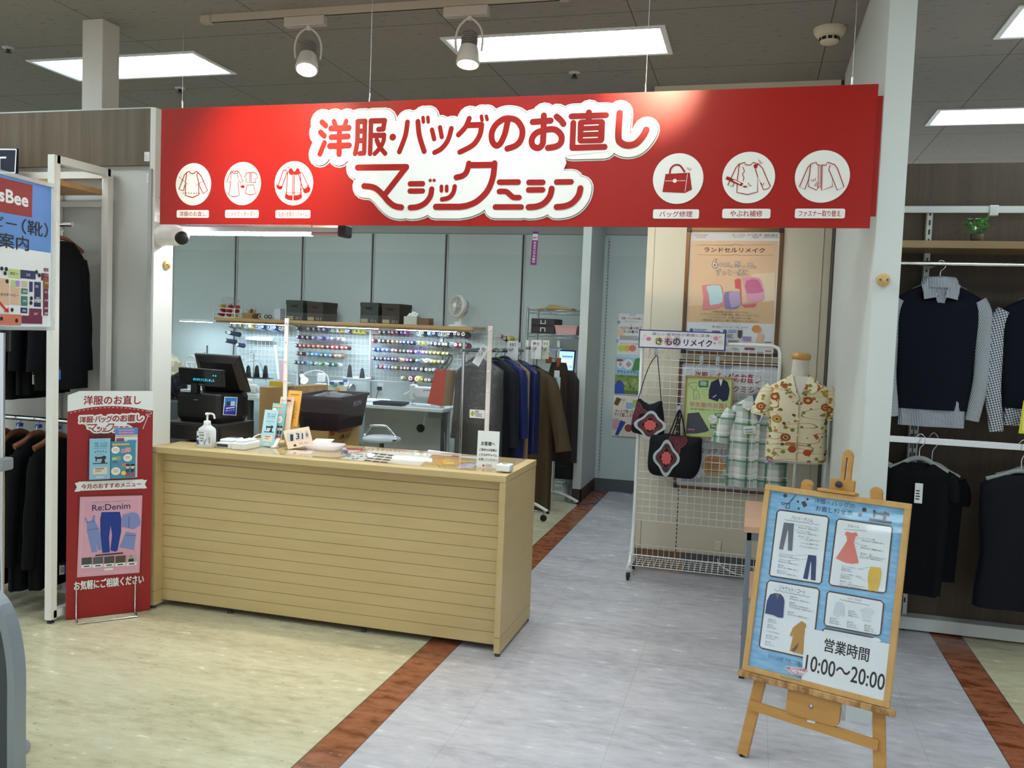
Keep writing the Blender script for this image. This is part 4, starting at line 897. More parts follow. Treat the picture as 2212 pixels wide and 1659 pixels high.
for r_ in range(4):
    for c_ in range(3):
        x, y = 870 + c_ * 75 - r_ * 22, 206 + c_ * 8 + r_ * 21; tp.poly([(x, y), (x + 62, y + 6), (x + 45, y + 17), (x - 18, y + 11)], dk)
for i in range(14): x, y = 640 + (i % 5) * 40 + R.random() * 14, 215 + (i // 5) * 20; tp.poly([(x, y), (x + 26, y + 2), (x + 14, y + 10), (x - 12, y + 8)], mat(('#6aa0c0', '#dfe8ec', '#4f86a8')[i % 3], .5))
tp.poly([(760, 196), (850, 205), (840, 212), (755, 203)], M['pink']); tp.poly([(1600, 232), (1680, 238), (1670, 246), (1590, 240)], mat('#cf4f6a', .5)); tp.poly([(1500, 213), (1835, 236), (1832, 240), (1498, 217)], mat('#c9474b', .5)); tp.poly([(1740, 292), (1830, 300), (1820, 306), (1735, 299)], mat('#6fa6c4', .5))
for i in range(4): tp.poly([(1650 + i * 8, 325 - i * 10), (1730 + i * 8, 330 - i * 10), (1728 + i * 8, 334 - i * 10), (1648 + i * 8, 329 - i * 10)], mat('#b78fae', .5))
tag(mt.build('price_sheets'), 'printed price sheets and colour swatches lying flat on the counter top', 'papers')
mm = MB().box((-2.62, 4.11, CZ + .0045), (-1.17, 4.66, CZ + .0065), M['clear'], bev=.0004)
for x in (-2.6, -1.19):
    for y in (4.13, 4.64): mm.box((x - .01, y - .01, CZ + .0005), (x + .01, y + .01, CZ + .0047), M['clear'])
tag(mm.build('desk_mat'), 'thin clear desk mat covering the papers on the counter', 'desk mat')
CT = CZ + .0066    # top of the mat
# till
bk = mat('#131214', .38); bk2 = mat('#1b1a1c', .5)
dw = thing('cash_drawer', 'flat black cash drawer at the left end of the counter', 'cash drawer', (-3.08, 4.5, CZ))
MB().box((-3.28, 4.335, CZ + .012), (-2.890, 4.675, CZ + .108), bk2, bev=.004).build('body', dw); MB().box((-3.27, 4.328, CZ + .022), (-2.90, 4.336, CZ + .098), bk, bev=.002).build('drawer_front', dw)
for x in (-3.10, -2.92):
    for y in (4.37, 4.64): MB().lathe([(.015, 0), (.015, .014)], M['black'], (x, y, CZ)).build('foot', dw)
z0 = CZ + .108
pt = thing('till_printer', 'glossy black till printer block standing on the cash drawer', 'printer', (-3.08, 4.5, z0))
Af, Bf, Cf = P(381, 880, Y=4.40), P(468, 880, Y=4.385), P(526, 880, Y=4.60)
foot = [(Af.x, 4.41), (Bf.x, 4.375), (Bf.x + .03, 4.385), (Cf.x, 4.60), (Cf.x - .01, 4.66), (Af.x, 4.66)]
lo = MB(); cx_ = sum(p[0] for p in foot) / 6; cy_ = sum(p[1] for p in foot) / 6
rg = [[V((cx_ + (p[0] - cx_) * s, cy_ + (p[1] - cy_) * s, z)) for p in foot] for s, z in ((.90, z0), (.99, z0 + .03), (1, z0 + .045), (1, z0 + .145), (.97, z0 + .163), (.9, z0 + .170))]
lo.loft(rg, bk, sm=False); lo.build('body', pt)
bf = frame((Bf.x + .03 - .0, 4.385, z0), (V((Cf.x, 4.60, 0)) - V((Bf.x + .03, 4.385, 0))).cross(V((0, 0, 1)))); sb = MB(); sp = Panel(sb, (bf[0] + bf[3] * .002, *bf[1:]), h=.0008).px(crop(340, 700, 5.53))
sp.poly([(800, 868), (956, 875), (940, 1092), (780, 1085)], M['white']); sp.up(); sp.poly([(806, 875), (950, 881), (940, 980), (800, 975)], mat('#2f7fd0', .4)); sp.poly([(800, 976), (940, 981), (934, 1086), (787, 1078)], mat('#2330a0', .4)); sp.up()
sp.rect((822, 925, 868, 975), mat('#3a2b3c', .5)); sp.rect((874, 922, 922, 978), mat('#b9cbe4', .5)); sp.lines((815, 995, 920, 1008), 1, M['white'], .9, 0); sp.text('ポイント', (810, 1018, 918, 1042), M['white'], .03)
sb.build('label', pt)
mbm = MB(); Af2 = frame((Af.x, 4.41, z0), (V((Bf.x, 4.375, 0)) - V((Af.x, 4.41, 0))).cross(V((0, 0, 1))))
mbm.prism([(.12, .128), (.15, .128), (.15, .133), (.12, .133)], .0, .002, M['grey'], Af2); mbm.build('badge', pt)
mo = thing('till_screen', 'black till touch screen seen from behind, tilted on the till printer', 'monitor', (-2.98, 4.55, z0 + .17))
q = [P(421, 763, Y=4.47), P(518, 769, Y=4.47), P(541, 846, Y=4.60), P(441, 852, Y=4.60)]; nn = (q[1] - q[0]).cross(q[3] - q[0]).normalized(); nn = nn if nn.y < 0 else -nn
mid = sum(q, V((0, 0, 0))) / 4; sh = MB()
sh.loft([[mid + (p - mid) * s + nn * t for p in q] for s, t in ((.97, -.012), (1, -.006), (1, .004), (.96, .014), (.72, .034))], bk, sm=False); sh.build('back_shell', mo)
MB().box((-.13, .0, .0), (.13, .004, .002), M['black'], fr=(mid + nn * .03 + (q[0] - q[3]) * .30, (q[1] - q[0]).normalized(), (q[0] - q[3]).normalized(), nn)).build('vent_slot', mo)
sm_ = MB().loft([[mid + (p - mid) * .93 - nn * .0125 for p in q][::-1], [mid + (p - mid) * .93 - nn * .0135 for p in q][::-1]], mat('#20242c', .2), sm=False); sm_.build('screen', mo)
bm_c = (q[2] + q[3]) / 2; MB().tube([bm_c + V((-.05, .0, .02)), bm_c + V((.09, .0, -.0))], .022, bk, 12).build('hinge', mo); MB().box((bm_c.x - .06, bm_c.y - .03, z0 + .168), (bm_c.x + .08, bm_c.y + .04, bm_c.z), bk, bev=.004).build('neck', mo)
cd = thing('customer_display', 'small black customer display with faint cyan lettering on the till', 'display', (-3.1, 4.40, z0 + .17))
dq = [P(386, 793, Y=4.375), P(484, 799, Y=4.355), P(485, 838, Y=4.365), P(386, 830, Y=4.385)]; dn_ = (dq[1] - dq[0]).cross(dq[3] - dq[0]).normalized(); dn_ = dn_ if dn_.y < 0 else -dn_
dfm = frame(dq[3], dn_, dq[2] - dq[3]); dww, dhh = (dq[1] - dq[0]).length, (dq[0] - dq[3]).length
db_ = MB(); db_.box((0, 0, -.02), (dww, dhh, 0), bk, bev=.006, fr=dfm); db_.build('housing', cd)
dp = MB(); pa = Panel(dp, dfm, h=.0005).px(crop(340, 700, 5.53)); pa.poly([(262, 530), (792, 556), (790, 728), (262, 716)], mat('#060608', .12)); pa.up(); cy = mat('#2fb7d6', .5, emit=.8)
pa.text('￥０', (660, 608, 705, 628), cy); pa.text('ありがとうございました', (430, 650, 680, 682), cy); pa.text('fujitsu', (497, 712, 547, 730), M['grey']); dp.build('screen', cd)
MB().box((dq[3].x + .09, 4.37, z0 + .169), (dq[3].x + .13, 4.41, dq[3].z + .01), bk, bev=.003).build('stem', cd)
rc = MB().box((dq[3].x + .0, 4.40, z0 + .171), (dq[3].x + .075, 4.44, z0 + .186), mat('#cfd4ea', .5), bev=.002); tag(rc.build('receipt_pad'), 'small pale pad of slips lying on the till printer', 'note pad')
# sanitizer
sbo = thing('sanitizer_bottle', 'white hand sanitizer pump bottle at the counter front left of the terminals', 'bottle', (-2.885, 4.195, CZ))
plm = mat('#e7e9ec', .35); x, y = -2.885, 4.195; bo = MB(); n_ = 28
def rr_(w_, d_, z): return [V((x + w_ * math.copysign(abs(math.cos(t)) ** .45, math.cos(t)), y + d_ * math.copysign(abs(math.sin(t)) ** .45, math.sin(t)), CZ + z)) for t in [2 * pi * i / n_ for i in range(n_)]]
bo.loft([rr_(.042, .026, 0), rr_(.046, .029, .004), rr_(.046, .029, .092), rr_(.042, .027, .105), rr_(.018, .018, .122), rr_(.016, .016, .128)], plm); bo.build('bottle_body', sbo)
lb = MB(); pa = Panel(lb, frame((x - .044, y - .0295, CZ + .018), (0, -1, 0)), h=.0005).unit(.088, .072); pa.rect((0, 0, 1, 1), mat('#f3f5f8', .4)); pa.up(); bl_ = mat('#2a50b8', .5)
pa.poly([(0, .7), (.12, .62), (.2, 1), (0, 1)], bl_); pa.rect((.1, .05, .5, .1), bl_); pa.text('手指消毒', (.16, .2, .52, .36), M['ink'], .02); pa.text('手指', (.2, .45, .5, .6), M['ink'], .02); pa.text('消毒液', (.2, .65, .5, .78), M['ink'], .02); pa.disc((.08, .42), .07, M['navy'], .08); pa.poly([(.48, .95), (.62, .55), (.68, .6), (.6, 1)], mat('#6f9fe0', .5)); pa.lines((.68, .1, .95, .75), 9, M['lgrey'], .4); pa.lines((.86, .4, .96, .9), 12, M['dgrey'], .5, 0); lb.build('label', sbo)
pu = MB().lathe([(.019, .122), (.019, .145), (.015, .148), (.006, .149), (.006, .178), (.012, .18), (.012, .19), (.004, .192)], M['white'], (x, y, CZ)); pu.tube(smooth_pts([V((x - .008, y, CZ + .187)), V((x + .03, y - .004, CZ + .188)), V((x + .044, y - .005, CZ + .182)), V((x + .05, y - .006, CZ + .162))], 4), .0052, M['white'], 8); pu.build('pump', sbo)
# card terminals
tm_ = thing('card_printer', 'white card terminal printer with a dark front slot, right of the sanitizer', 'card terminal', (-2.80, 4.25, CZ))
a = MB().box((-2.835, 4.205, CZ), (-2.745, 4.36, CZ + .032), M['white'], bev=.006); a.build('body', tm_); MB().box((-2.828, 4.203, CZ + .008), (-2.76, 4.207, CZ + .024), M['dgrey']).build('slot', tm_); MB().box((-2.83, 4.23, CZ + .031), (-2.75, 4.35, CZ + .048), M['white'], bev=.008).build('lid', tm_); MB().box((-2.82, 4.30, CZ + .0475), (-2.76, 4.335, CZ + .05), M['dgrey'], bev=.0006).build('display', tm_)
t2 = thing('card_reader', 'white square card reader cradle with a handset lying in it', 'card terminal', (-2.65, 4.27, CZ))
MB().box((-2.728, 4.185, CZ), (-2.640, 4.34, CZ + .040), M['white'], bev=.007).build('base', t2); MB().box((-2.71, 4.20, CZ + .039), (-2.655, 4.33, CZ + .052), mat('#dfe1e4', .4), bev=.006).build('handset', t2)
MB().tube(smooth_pts([V((-2.69, 4.325, CZ + .045)), V((-2.66, 4.36, CZ + .07)), V((-2.62, 4.37, CZ + .06)), V((-2.61, 4.42, CZ + .004))], 5), .004, M['cream'], 6).build('cable', t2)
# stepped brochure holder
bh = thing('brochure_holder', 'clear stepped brochure holder on the counter beside the white screen leg', 'brochure holder', (-2.58, 4.40, CT))
tl_ = .235; bd = V((0, math.cos(tl_) * 0 + 1, 0)); hf = (V((-2.647, 4.345, CT)), V((1, 0, 0)), V((0, math.sin(tl_), math.cos(tl_))), V((0, -math.cos(tl_), math.sin(tl_))))
hb_ = MB()
for i in range(4):
    o_ = V((.028 * i, .036 * i, .036 * i)); f2 = (hf[0] + o_, *hf[1:]); hb_.box((-.006, 0, .012), (.092, .075, .014), M['clear'], fr=f2); hb_.box((-.006, 0, -.012), (.092, .12, -.010), M['clear'], fr=f2)
    hb_.box((-.006, 0, -.012), (-.004, .09, .014), M['clear'], fr=f2)
hb_.box((-2.65, 4.35, CT), (-2.47, 4.50, CT + .003), M['clear']); hb_.box((-2.56, 4.49, CT), (-2.46, 4.494, CT + .16), M['clear']); hb_.build('holder_body', bh)
def pink_p(pa): pa.rect((.08, .03, .92, .2), mat('#efc3ad', .6)); pa.lines((.15, .08, .8, .14), 1, M['dgrey'], .7, 0)
def yel_p(pa): pa.lines((.2, .1, .85, .14), 1, mat('#9a6f2c', .6), .8, 0); pa.lines((.15, .3, .85, .8), 9, mat('#b98f3c', .6))
for i, (nm, lb_t, cc, dr_) in enumerate((('price_brochure', 'pale blue price brochure in front of the counter holder', '#a9d4e2', sewing_print), ('service_leaflet', 'teal leaflet on the second step of the counter holder', '#7fc0c4', teal_print), ('pink_leaflet', 'pale pink leaflet on the third step of the counter holder', '#eed9c6', pink_p), ('yellow_leaflet', 'yellow leaflet standing highest at the back of the counter holder', '#efb44a', yel_p))):
    o_ = V((.028 * i, .036 * i, .036 * i)); leaflet(nm, lb_t, (hf[0] + o_ + hf[3] * -.004 + hf[2] * .003, *hf[1:]), .085, .205, cc, dr_, .006)
# acrylic screen
asn = thing('counter_screen', 'clear acrylic screen between two white bolted uprights on the counter', 'screen', (-1.95, 4.45, CT)); wp = mat('#efe9e6', .4)
for x in (-2.552, -1.350):
    u_ = MB().box((x - .012, 4.438, 1.005), (x + .012, 4.446, 1.628), wp, bev=.001); u_.beam((x, 4.442, 1.012), (x - .003, 4.345, CT + .004), .024, .008, wp, side=(0, .9, -.3)); u_.beam((x, 4.442, 1.012), (x + .003, 4.545, CT + .004), .024, .008, wp, side=(0, .9, .3))
    u_.box((x - .015, 4.325, CT), (x + .01, 4.37, CT + .005), wp).box((x - .01, 4.52, CT), (x + .015, 4.565, CT + .005), wp); u_.build('upright', asn)
    for i in range(6): MB().lathe([(.0068, 0), (.0068, .003), (.003, .005), (.0001, .0052)], mat('#f4f0ee', .3), (x, 4.438, 1.06 + i * .109), (0, -1, 0), 12).build('bolt', asn)
MB().box((-2.576, 4.447, 1.105), (-1.332, 4.450, 1.662), M['clear']).build('acrylic_sheet', asn)
# date block
def px_on(o, n_): return lambda x, y: (lambda d: CAM + d * ((V(o) - CAM).dot(n_) / d.dot(n_)))(P(x, y, Y=1.0) - CAM)
cn = V((.42, -.88, .2)).normalized(); co = P(622, 970.3, Z=CT); on = px_on(co, cn); dc = crop(340, 700, 5.53)
cq = [on(*dc(*a)) for a in ((1560, 1495), (1863, 1440), (1810, 1223), (1503, 1275))]; cb = MB(); pch = mat('#efd9c2', .5)
cb.loft([cq, [p - cn * .012 for p in cq]][::-1], pch, sm=False); cb.add([cq[2], cq[3], V((cq[3].x - .02, cq[3].y + .06, CT)), V((cq[2].x - .02, cq[2].y + .06, CT))], [(0, 1, 2, 3), (3, 2, 1, 0)], pch)
ca = thing('date_block', 'cream desk date block reading 1, 31 and the weekday, on the counter', 'calendar', co); cb.build('block', ca); cp_ = MB(); pa = Panel(cp_, frame(co, cn), h=.001).px(dc); gr = mat('#c9ccd0', .5)
for p_ in ([(1540, 1305), (1630, 1292), (1640, 1395), (1555, 1412)], [(1648, 1292), (1735, 1280), (1752, 1380), (1668, 1395)], [(1755, 1278), (1800, 1270), (1818, 1365), (1775, 1375)]): pa.poly(p_, gr)
pa.up(); pa.text('1', (1590, 1320, 1620, 1395), M['ink'], .03, rot=.06); pa.text('31', (1655, 1305, 1738, 1375), M['ink'], .02, rot=.06); pa.text('水', (1770, 1295, 1805, 1350), M['ink'], .02, rot=.06); pa.text('お渡し予定日', (1690, 1405, 1805, 1440), M['inkgrey'], rot=.09); pa.poly([(1625, 1450), (1640, 1430), (1660, 1445), (1665, 1460), (1630, 1465)], M['dgrey']); cp_.build('number_cards', ca)
# tray, envelope, pen
ty = MB(); c = P(700, 970, Z=CT); rg = []
for w_, d_, z in ((.085, .055, 0), (.09, .06, .003), (.112, .075, .03), (.108, .071, .03), (.084, .054, .006)): rg.append([V((c.x + w_ * math.copysign(abs(math.cos(t)) ** .4, math.cos(t)), c.y + d_ * math.copysign(abs(math.sin(t)) ** .4, math.sin(t)), CT + z)) for t in [2 * pi * i / 32 for i in range(32)]])
ty.loft(rg, M['frost'], caps=(True, True)); tag(ty.build('coin_tray'), 'shallow translucent plastic tray on the counter right of the date block', 'tray')
en = MB().box((0, 0, 0), (.11, .17, .009), mat('#efe6d8', .6), bev=.003, fr=(P(672, 958, Z=CT), V((.9, .3, 0)).normalized(), V((-.3, .9, 0)).normalized(), V((0, 0, 1)))); tag(en.build('envelope'), 'small cream envelope lying behind the date block', 'envelope')
pn_ = thing('ballpoint_pen', 'white and blue pen lying behind the plastic tray', 'pen', P(705, 957, Z=CT)); a, b = P(697, 959, Z=CT + .006), P(716, 953, Z=CT + .006)
MB().tube([a, a + (b - a) * .75], .005, mat('#d9d6ea', .4), 8).build('barrel', pn_); MB().tube([a + (b - a) * .75, b], [.005, .003], mat('#3a4fb0', .4), 8).build('cap', pn_)
# notice stand and chime
ns = thing('notice_stand', 'white counter notice asking customers to press the chime', 'notice', (-1.31, 4.24, CT)); nfr = frame((-1.331, 4.225, CT), (.10, -1, .06)); nq = crop(1020, 940, 3.318)
pb = MB(); pb.prism([(0, 0), (.112, 0), (.112, .188), (0, .188)], 0, .003, M['paper'], nfr); pa = Panel(pb, nfr, h=.0036).px(nq); k = M['ink']
pa.text('お客様へ', (66, 46, 165, 76), k, .03); pa.text('ご用命のお客様は', (52, 96, 178, 116), k, .02); pa.text('こちらのチャイム', (50, 132, 178, 152), k, .02); pa.text('を押してください。', (48, 166, 184, 186), k, .02); pa.disc((82, 217), 8, mat('#c05a5a', .5), 9); pa.lines((98, 208, 150, 232), 3, mat('#c79a98', .5), .5); pb.build('card', ns)
MB().box((-.002, -.0, -.004), (.114, .19, -.001), M['clear'], fr=nfr).box((0, 0, -.05), (.112, .003, 0), M['clear'], fr=nfr).build('acrylic_holder', ns)
ch = thing('call_chime', 'small white call chime with a grey button beside the notice', 'chime', (-1.2, 4.27, CT)); c = P(1088, 1018, Z=CT)
MB().box((c.x - .036, c.y - .02, CT), (c.x + .036, c.y + .055, CT + .034), M['white'], bev=.005).build('body', ch); MB().lathe([(.013, 0), (.013, .004), (.010, .005)], mat('#a9b5b0', .4), (c.x, c.y + .018, CT + .034)).build('button', ch)

# ================================================================== EASEL
ew, eh = .54, .727; yaw, tlt = -.3524, .2051; EB = V((.021, 3.48, .3215))
eu = V((math.cos(yaw), math.sin(yaw), 0)); eb = V((-math.sin(yaw), math.cos(yaw), 0)); ev = V((0, 0, 1)) * math.cos(tlt) + eb * math.sin(tlt); enn = eu.cross(ev); ef = (EB, eu, ev, enn)
def e2(x, y, c=0):
    d = P(x, y, Y=1.0) - CAM; t = (EB + enn * c - CAM).dot(enn) / d.dot(enn); q = CAM + d * t - EB; return (q.dot(eu), q.dot(ev))
ew_ = wood_mat('honey oak', '#b5823f', '#c4924e', (3, 3, 26)); wf_ = wood_mat('light frame wood', '#c2975a', '#cfa568', (22, 22, 6)); ewd = wood_mat('worn oak ledge', '#8e6234', '#c49a62', (30, 30, 8), contrast=(.42, .6))
pf = thing('price_list_frame', 'framed light blue price list with clothing drawings, standing on the easel', 'framed poster', EB + eu * .27)
fb = .0215; g = MB()
for lo_, hi_ in (((0, 0, -.012), (ew, fb, .010)), ((0, eh - fb, -.012), (ew, eh, .010)), ((0, fb, -.012), (fb, eh - fb, .010)), ((ew - fb, fb, -.012), (ew, eh - fb, .010))): g.box(lo_, hi_, wf_, bev=.0015, fr=ef)
g.build('frame', pf)
sh_ = MB(); k = NT('sky blue print', .6); nzz = k.noise(1, k.vmap((18, 18, 90)), 4); blu = k.col(k.ramp(nzz, [(.35, '#74add8'), (.65, '#92c4e6')]))
sh_.prism([(fb - .002, fb - .002), (ew - fb + .002, fb - .002), (ew - fb + .002, eh - fb + .002), (fb - .002, eh - fb + .002)], -.006, 0, blu, ef)
pa = Panel(sh_, ef, h=.0006); HH = crop(1610, 1030, 5.978); II = crop(1590, 1240, 5.184); pa.px(HH); br_ = mat('#57433f', .6); wc = mat('#e6edf1', .6); ik = mat('#3c4250', .7)
pa.text('洋服・バッグの', (890, 308, 1420, 375), ik, .0, rot=-.005); pa.text('お直し料金表', (905, 405, 1392, 472), ik, .0, rot=-.005)
for c, r_ in (((515, 243), 26), ((680, 320), 16), ((803, 290), 17), ((690, 410), 14), ((1537, 425), 30), ((1483, 490), 28)): pa.disc(c, r_, br_)
pa.stroke([(655, 235), (560, 340), (480, 330), (470, 350), (500, 355), (560, 340)], 9, br_, 3); pa.stroke([(640, 250), (575, 330), (575, 395), (545, 408), (520, 390), (560, 345)], 9, br_, 3)
pa.poly([(722, 328), (770, 308), (802, 372), (755, 396)], br_)
pa.poly([(1650, 430), (1680, 425), (1690, 460), (1790, 470), (1800, 435), (1812, 460), (1858, 470), (1860, 515), (1825, 505), (1815, 560), (1775, 550), (1785, 505), (1690, 485), (1665, 530), (1652, 525)], mat('#55545f', .6)); pa.poly([(1600, 532), (1892, 575), (1885, 608), (1598, 565)], br_)
pa.up()
def card(pts, cr):
    pa.px(cr); pa.poly(pts, wc); pa.up(.5); pa.stroke(pts, 19 if cr is HH else 17, br_, closed=True); pa.up(.5)
card([(450, 428), (1055, 512), (1078, 545), (985, 1355), (955, 1382), (335, 1282), (312, 1255), (412, 455)], HH)
card([(1215, 545), (1880, 640), (1900, 668), (1815, 1480), (1780, 1500), (1110, 1400), (1082, 1365), (1182, 572)], HH)
card([(382, 70), (910, 160), (935, 195), (890, 610), (760, 935), (290, 830), (262, 800), (350, 100)], II)
card([(1048, 195), (1625, 300), (1655, 335), (1620, 670), (1590, 690), (1010, 580), (988, 545), (1022, 220)], II)
card([(1000, 610), (1560, 715), (1640, 790), (1640, 900), (960, 800), (975, 625)], II)
pa.px(HH)
def cap(tx, b, wv): pa.text(tx, b, ik, .0); pa.stroke([(wv[0] + (wv[2] - wv[0]) * i / 12, wv[1] + (wv[3] - wv[1]) * i / 12 + (5 if i % 2 else -5)) for i in range(13)], 4, ik, 2)
cap('パンツ・デニム', (598, 520, 875, 568), (508, 553, 958, 622)); cap('スカート', (1322, 625, 1470, 660), (1282, 676, 1560, 700))
pa.poly([(502, 590), (632, 603), (608, 958), (552, 950), (558, 700), (548, 690), (490, 942), (438, 932)], mat('#6c6f7e', .7)); pa.poly([(815, 1006), (920, 1020), (908, 1340), (848, 1330), (855, 1105), (845, 1100), (808, 1325), (748, 1312)], mat('#2a3a6b', .7))
pa.poly([(1290, 735), (1310, 705), (1375, 725), (1440, 720), (1458, 765), (1428, 770), (1405, 850), (1468, 1115), (1380, 1125), (1290, 1110), (1172, 1052), (1315, 830), (1310, 765), (1288, 745)], mat('#dc7f72', .7)); pa.poly([(1620, 1160), (1745, 1172), (1762, 1260), (1730, 1410), (1700, 1488), (1660, 1470), (1592, 1472), (1582, 1300), (1595, 1220)], mat('#d9b44a', .7))
gl = mat('#7b8089', .8); pm_t = mat('#5f646e', .8)
def small(items, hgt=.0066):
    for x, y, tx in items: pa.label(tx, x, y, hgt, pm_t)
p2_ = lambda a, b: f'税込¥{a}～(税抜¥{b}～)'
small(((690, 628, 'ウエストを大きく・小さく'), (685, 654, p2_('2,640', '2,400')), (680, 692, 'ファスナー交換'), (676, 718, p2_('2,970', '2,700')), (686, 766, '裾を短く・長く'), (684, 796, '・ジーンズ仕上げ'), (840, 814, '税込¥1,210～'), (684, 846, '・シングル仕上げ'), (834, 866, '税込¥1,430～'), (680, 892, '・ダブル仕上げ'), (826, 914, '税込¥1,980～'),
    (440, 990, 'ウエストを小さく'), (436, 1016, p2_('3,520', '3,200')), (432, 1064, 'ファスナー交換'), (428, 1090, p2_('3,520', '3,200')), (424, 1136, '裾丸直し'), (420, 1162, p2_('1,320', '1,200')), (414, 1208, '裾分け仕上げ'), (410, 1234, p2_('2,640', '2,400')),
    (1510, 792, 'ファスナー交換'), (1505, 820, p2_('4,620', '4,200')), (1496, 886, '丈を短く'), (1492, 914, p2_('2,420', '2,200')), (1486, 986, '裾を短く・長く'), (1482, 1011, '※プレーン(裾の半径50cmまで)'), (1478, 1036, p2_('3,190', '2,900')),
    (1246, 1150, 'ウエストを大きく・小さく'), (1242, 1176, '税込¥2,640～'), (1238, 1200, '(税抜¥2,400～)'), (1236, 1246, 'スリットの開き・ほつれ'), (1232, 1272, '税込¥2,750～'), (1228, 1296, '(税抜¥2,500～)'), (1224, 1342, '裾を短く・長く'), (1220, 1368, '※プレーン(裾の半径50cmまで)'), (1216, 1394, p2_('2,750', '2,500'))))
for a, b in (((640, 620), (688, 626)), ((640, 680), (680, 690)), ((590, 1018), (805, 1008)), ((570, 1085), (790, 1065)), ((1430, 795), (1505, 785)), ((1415, 850), (1490, 880)), ((1440, 1290), (1570, 1345)), ((1470, 1195), (1610, 1165))): pa.stroke([a, b], 3, gl, cap=0)
pa.up(); pa.px(II)
cap('ジャケット・コート', (485, 150, 782, 205), (435, 180, 828, 258)); cap('シャツ・Tシャツ', (1250, 268, 1412, 300), (1168, 285, 1490, 350))
pa.poly([(385, 228), (440, 212), (500, 222), (535, 260), (545, 300), (530, 490), (480, 488), (420, 460), (328, 440), (350, 300)], mat('#2e3f73', .7)); pa.poly([(440, 215), (495, 225), (468, 285)], mat('#6e6a58', .7))
pa.poly([(690, 560), (740, 525), (785, 560), (795, 650), (778, 740), (768, 660), (755, 900), (690, 885), (605, 860), (640, 700), (655, 640), (628, 700), (604, 690), (640, 600)], mat('#b98a45', .7)); pa.up(); pa.poly([(705, 765), (690, 830), (650, 875), (625, 850)], mat('#6e4a32', .7))
pa.poly([(1120, 325), (1165, 308), (1210, 340), (1220, 460), (1195, 480), (1180, 440), (1150, 470), (1120, 465), (1100, 470), (1090, 450)], mat('#cbd6df', .7)); pa.poly([(1395, 395), (1470, 372), (1540, 400), (1550, 440), (1520, 445), (1512, 530), (1410, 515), (1415, 430), (1390, 420)], mat('#d5dde2', .7))
small(((608, 250, '肩幅を詰く'), (604, 275, p2_('8,250', '7,500')), (600, 315, '袖を短く'), (596, 340, p2_('3,960', '3,600')), (592, 365, 'アキみせ' + p2_('3,960', '3,600')[2:]), (586, 422, '裾を短く'), (582, 447, p2_('4,510', '4,100')), (364, 505, '肩幅を詰く'), (360, 528, '税込¥8,250～'), (356, 565, '袖を短く'), (352, 590, '普通 ¥3,080～'), (346, 635, 'アキみせ ¥3,960～'), (340, 682, '着丈詰め・裾出し'), (336, 707, '税込 ¥6,050～'), (330, 755, '裾を短く'), (326, 782, '税込 ¥4,510～'),
    (1055, 490, '袖を短く'), (1050, 515, '税込¥2,200～'), (1046, 540, '(税抜¥2,000～)'), (1262, 410, '袖を短く'), (1258, 435, '税込¥1,870～'), (1254, 460, '(税抜¥1,700～)'), (1246, 532, '裾を短く'), (1242, 557, '税込¥2,970～'), (1238, 582, '(税抜¥2,700～)'), (1440, 572, '裾を短く'), (1436, 598, '税込¥2,310～'), (1432, 624, '(税抜¥2,100～)')), .0066)
pa.disc((1575, 735), 50, wc, 22); pa.text('私たちはお直しを通じて衣類の', (360, 938, 752, 990), mat('#44617a', .7))
sx2 = lambda x, y: (562 + (x - 683) * .35, 1025 + (y - 240) * .36 + (x - 683) * .055); logo(pa, sx2, mat('#c8404a', .5), wc, False, .35); pa.stroke([(505, 1145), (735, 1195)], 9, mat('#5f86a8', .7), cap=0)
sh_.build('price_sheet', pf)
hp = MB(); pa = Panel(hp, ef, h=.0062).px(II); pa.poly([(778, 600), (1738, 785), (1672, 1460), (735, 1210)], mat('#e6ebee', .6)); pa.up(); bkk = mat('#1c1c22', .7)
pa.text('営業時間', (990, 772, 1500, 925), bkk, .02, rot=-.012); pa.text('10:00～20:00', (775, 1010, 1680, 1190), bkk, .011, rot=-.012)
hp.build('hours_sheet', pf)
gz = MB(); gz.prism([(fb, fb), (ew - fb, fb), (ew - fb, eh - fb), (fb, eh - fb)], .0078, .0092, M['glass'], ef); gz.build('glazing', pf)
ea = thing('wooden_easel', 'honey coloured wooden easel holding the price list, front right', 'easel', (.27, 3.5, 0))
def ebar(name, pts, w_, c0, c1, m=ew_, parent=ea, bev=0):
    (a0, b0), (a1, b1) = pts; d = V((a1 - a0, b1 - b0)); d.normalize(); nn_ = V((-d.y, d.x)) * (w_ / 2)
    poly = [(a0 + nn_.x, b0 + nn_.y), (a0 - nn_.x, b0 - nn_.y), (a1 - nn_.x, b1 - nn_.y), (a1 + nn_.x, b1 + nn_.y)]
    return MB().prism(poly, c0, c1, m, ef).build(name, parent)
def efl(b_, z=0): return (b_ - 0)
zf = -EB.z / ev.z      # local height of the floor
for s, (tp_, bt_) in enumerate((((e2(1740, 1047)), (e2(1597, 1640))), ((e2(1890, 1064)), (e2(1897, 1700))))):
    t_ = V(tp_); bt = V(bt_); f_ = (zf + .012 - t_.y) / (bt.y - t_.y); bt = t_ + (bt - t_) * f_
    l_ = MB(); d = (bt - t_).normalized(); nn_ = V((-d.y, d.x)) * .0205; poly = [t_ + nn_, t_ - nn_, bt - nn_, bt + nn_]; l_.prism([(p.x, p.y) for p in poly], -.038, -.016, ew_, ef)
    cpp = [(t_.x + .0225 * math.cos(a_), t_.y + .0225 * math.sin(a_)) for a_ in [pi * i / 10 for i in range(11)]]; l_.prism(cpp, -.038, -.016, ew_, ef); lo_ = l_.build('front_leg', ea)
    MB().lathe([(.012, 0), (.012, .016)], M['black'], g3((EB, eu, ev, enn), bt.x, bt.y, -.027) * 1 - V((0, 0, .012))).build('rubber_foot', lo_)
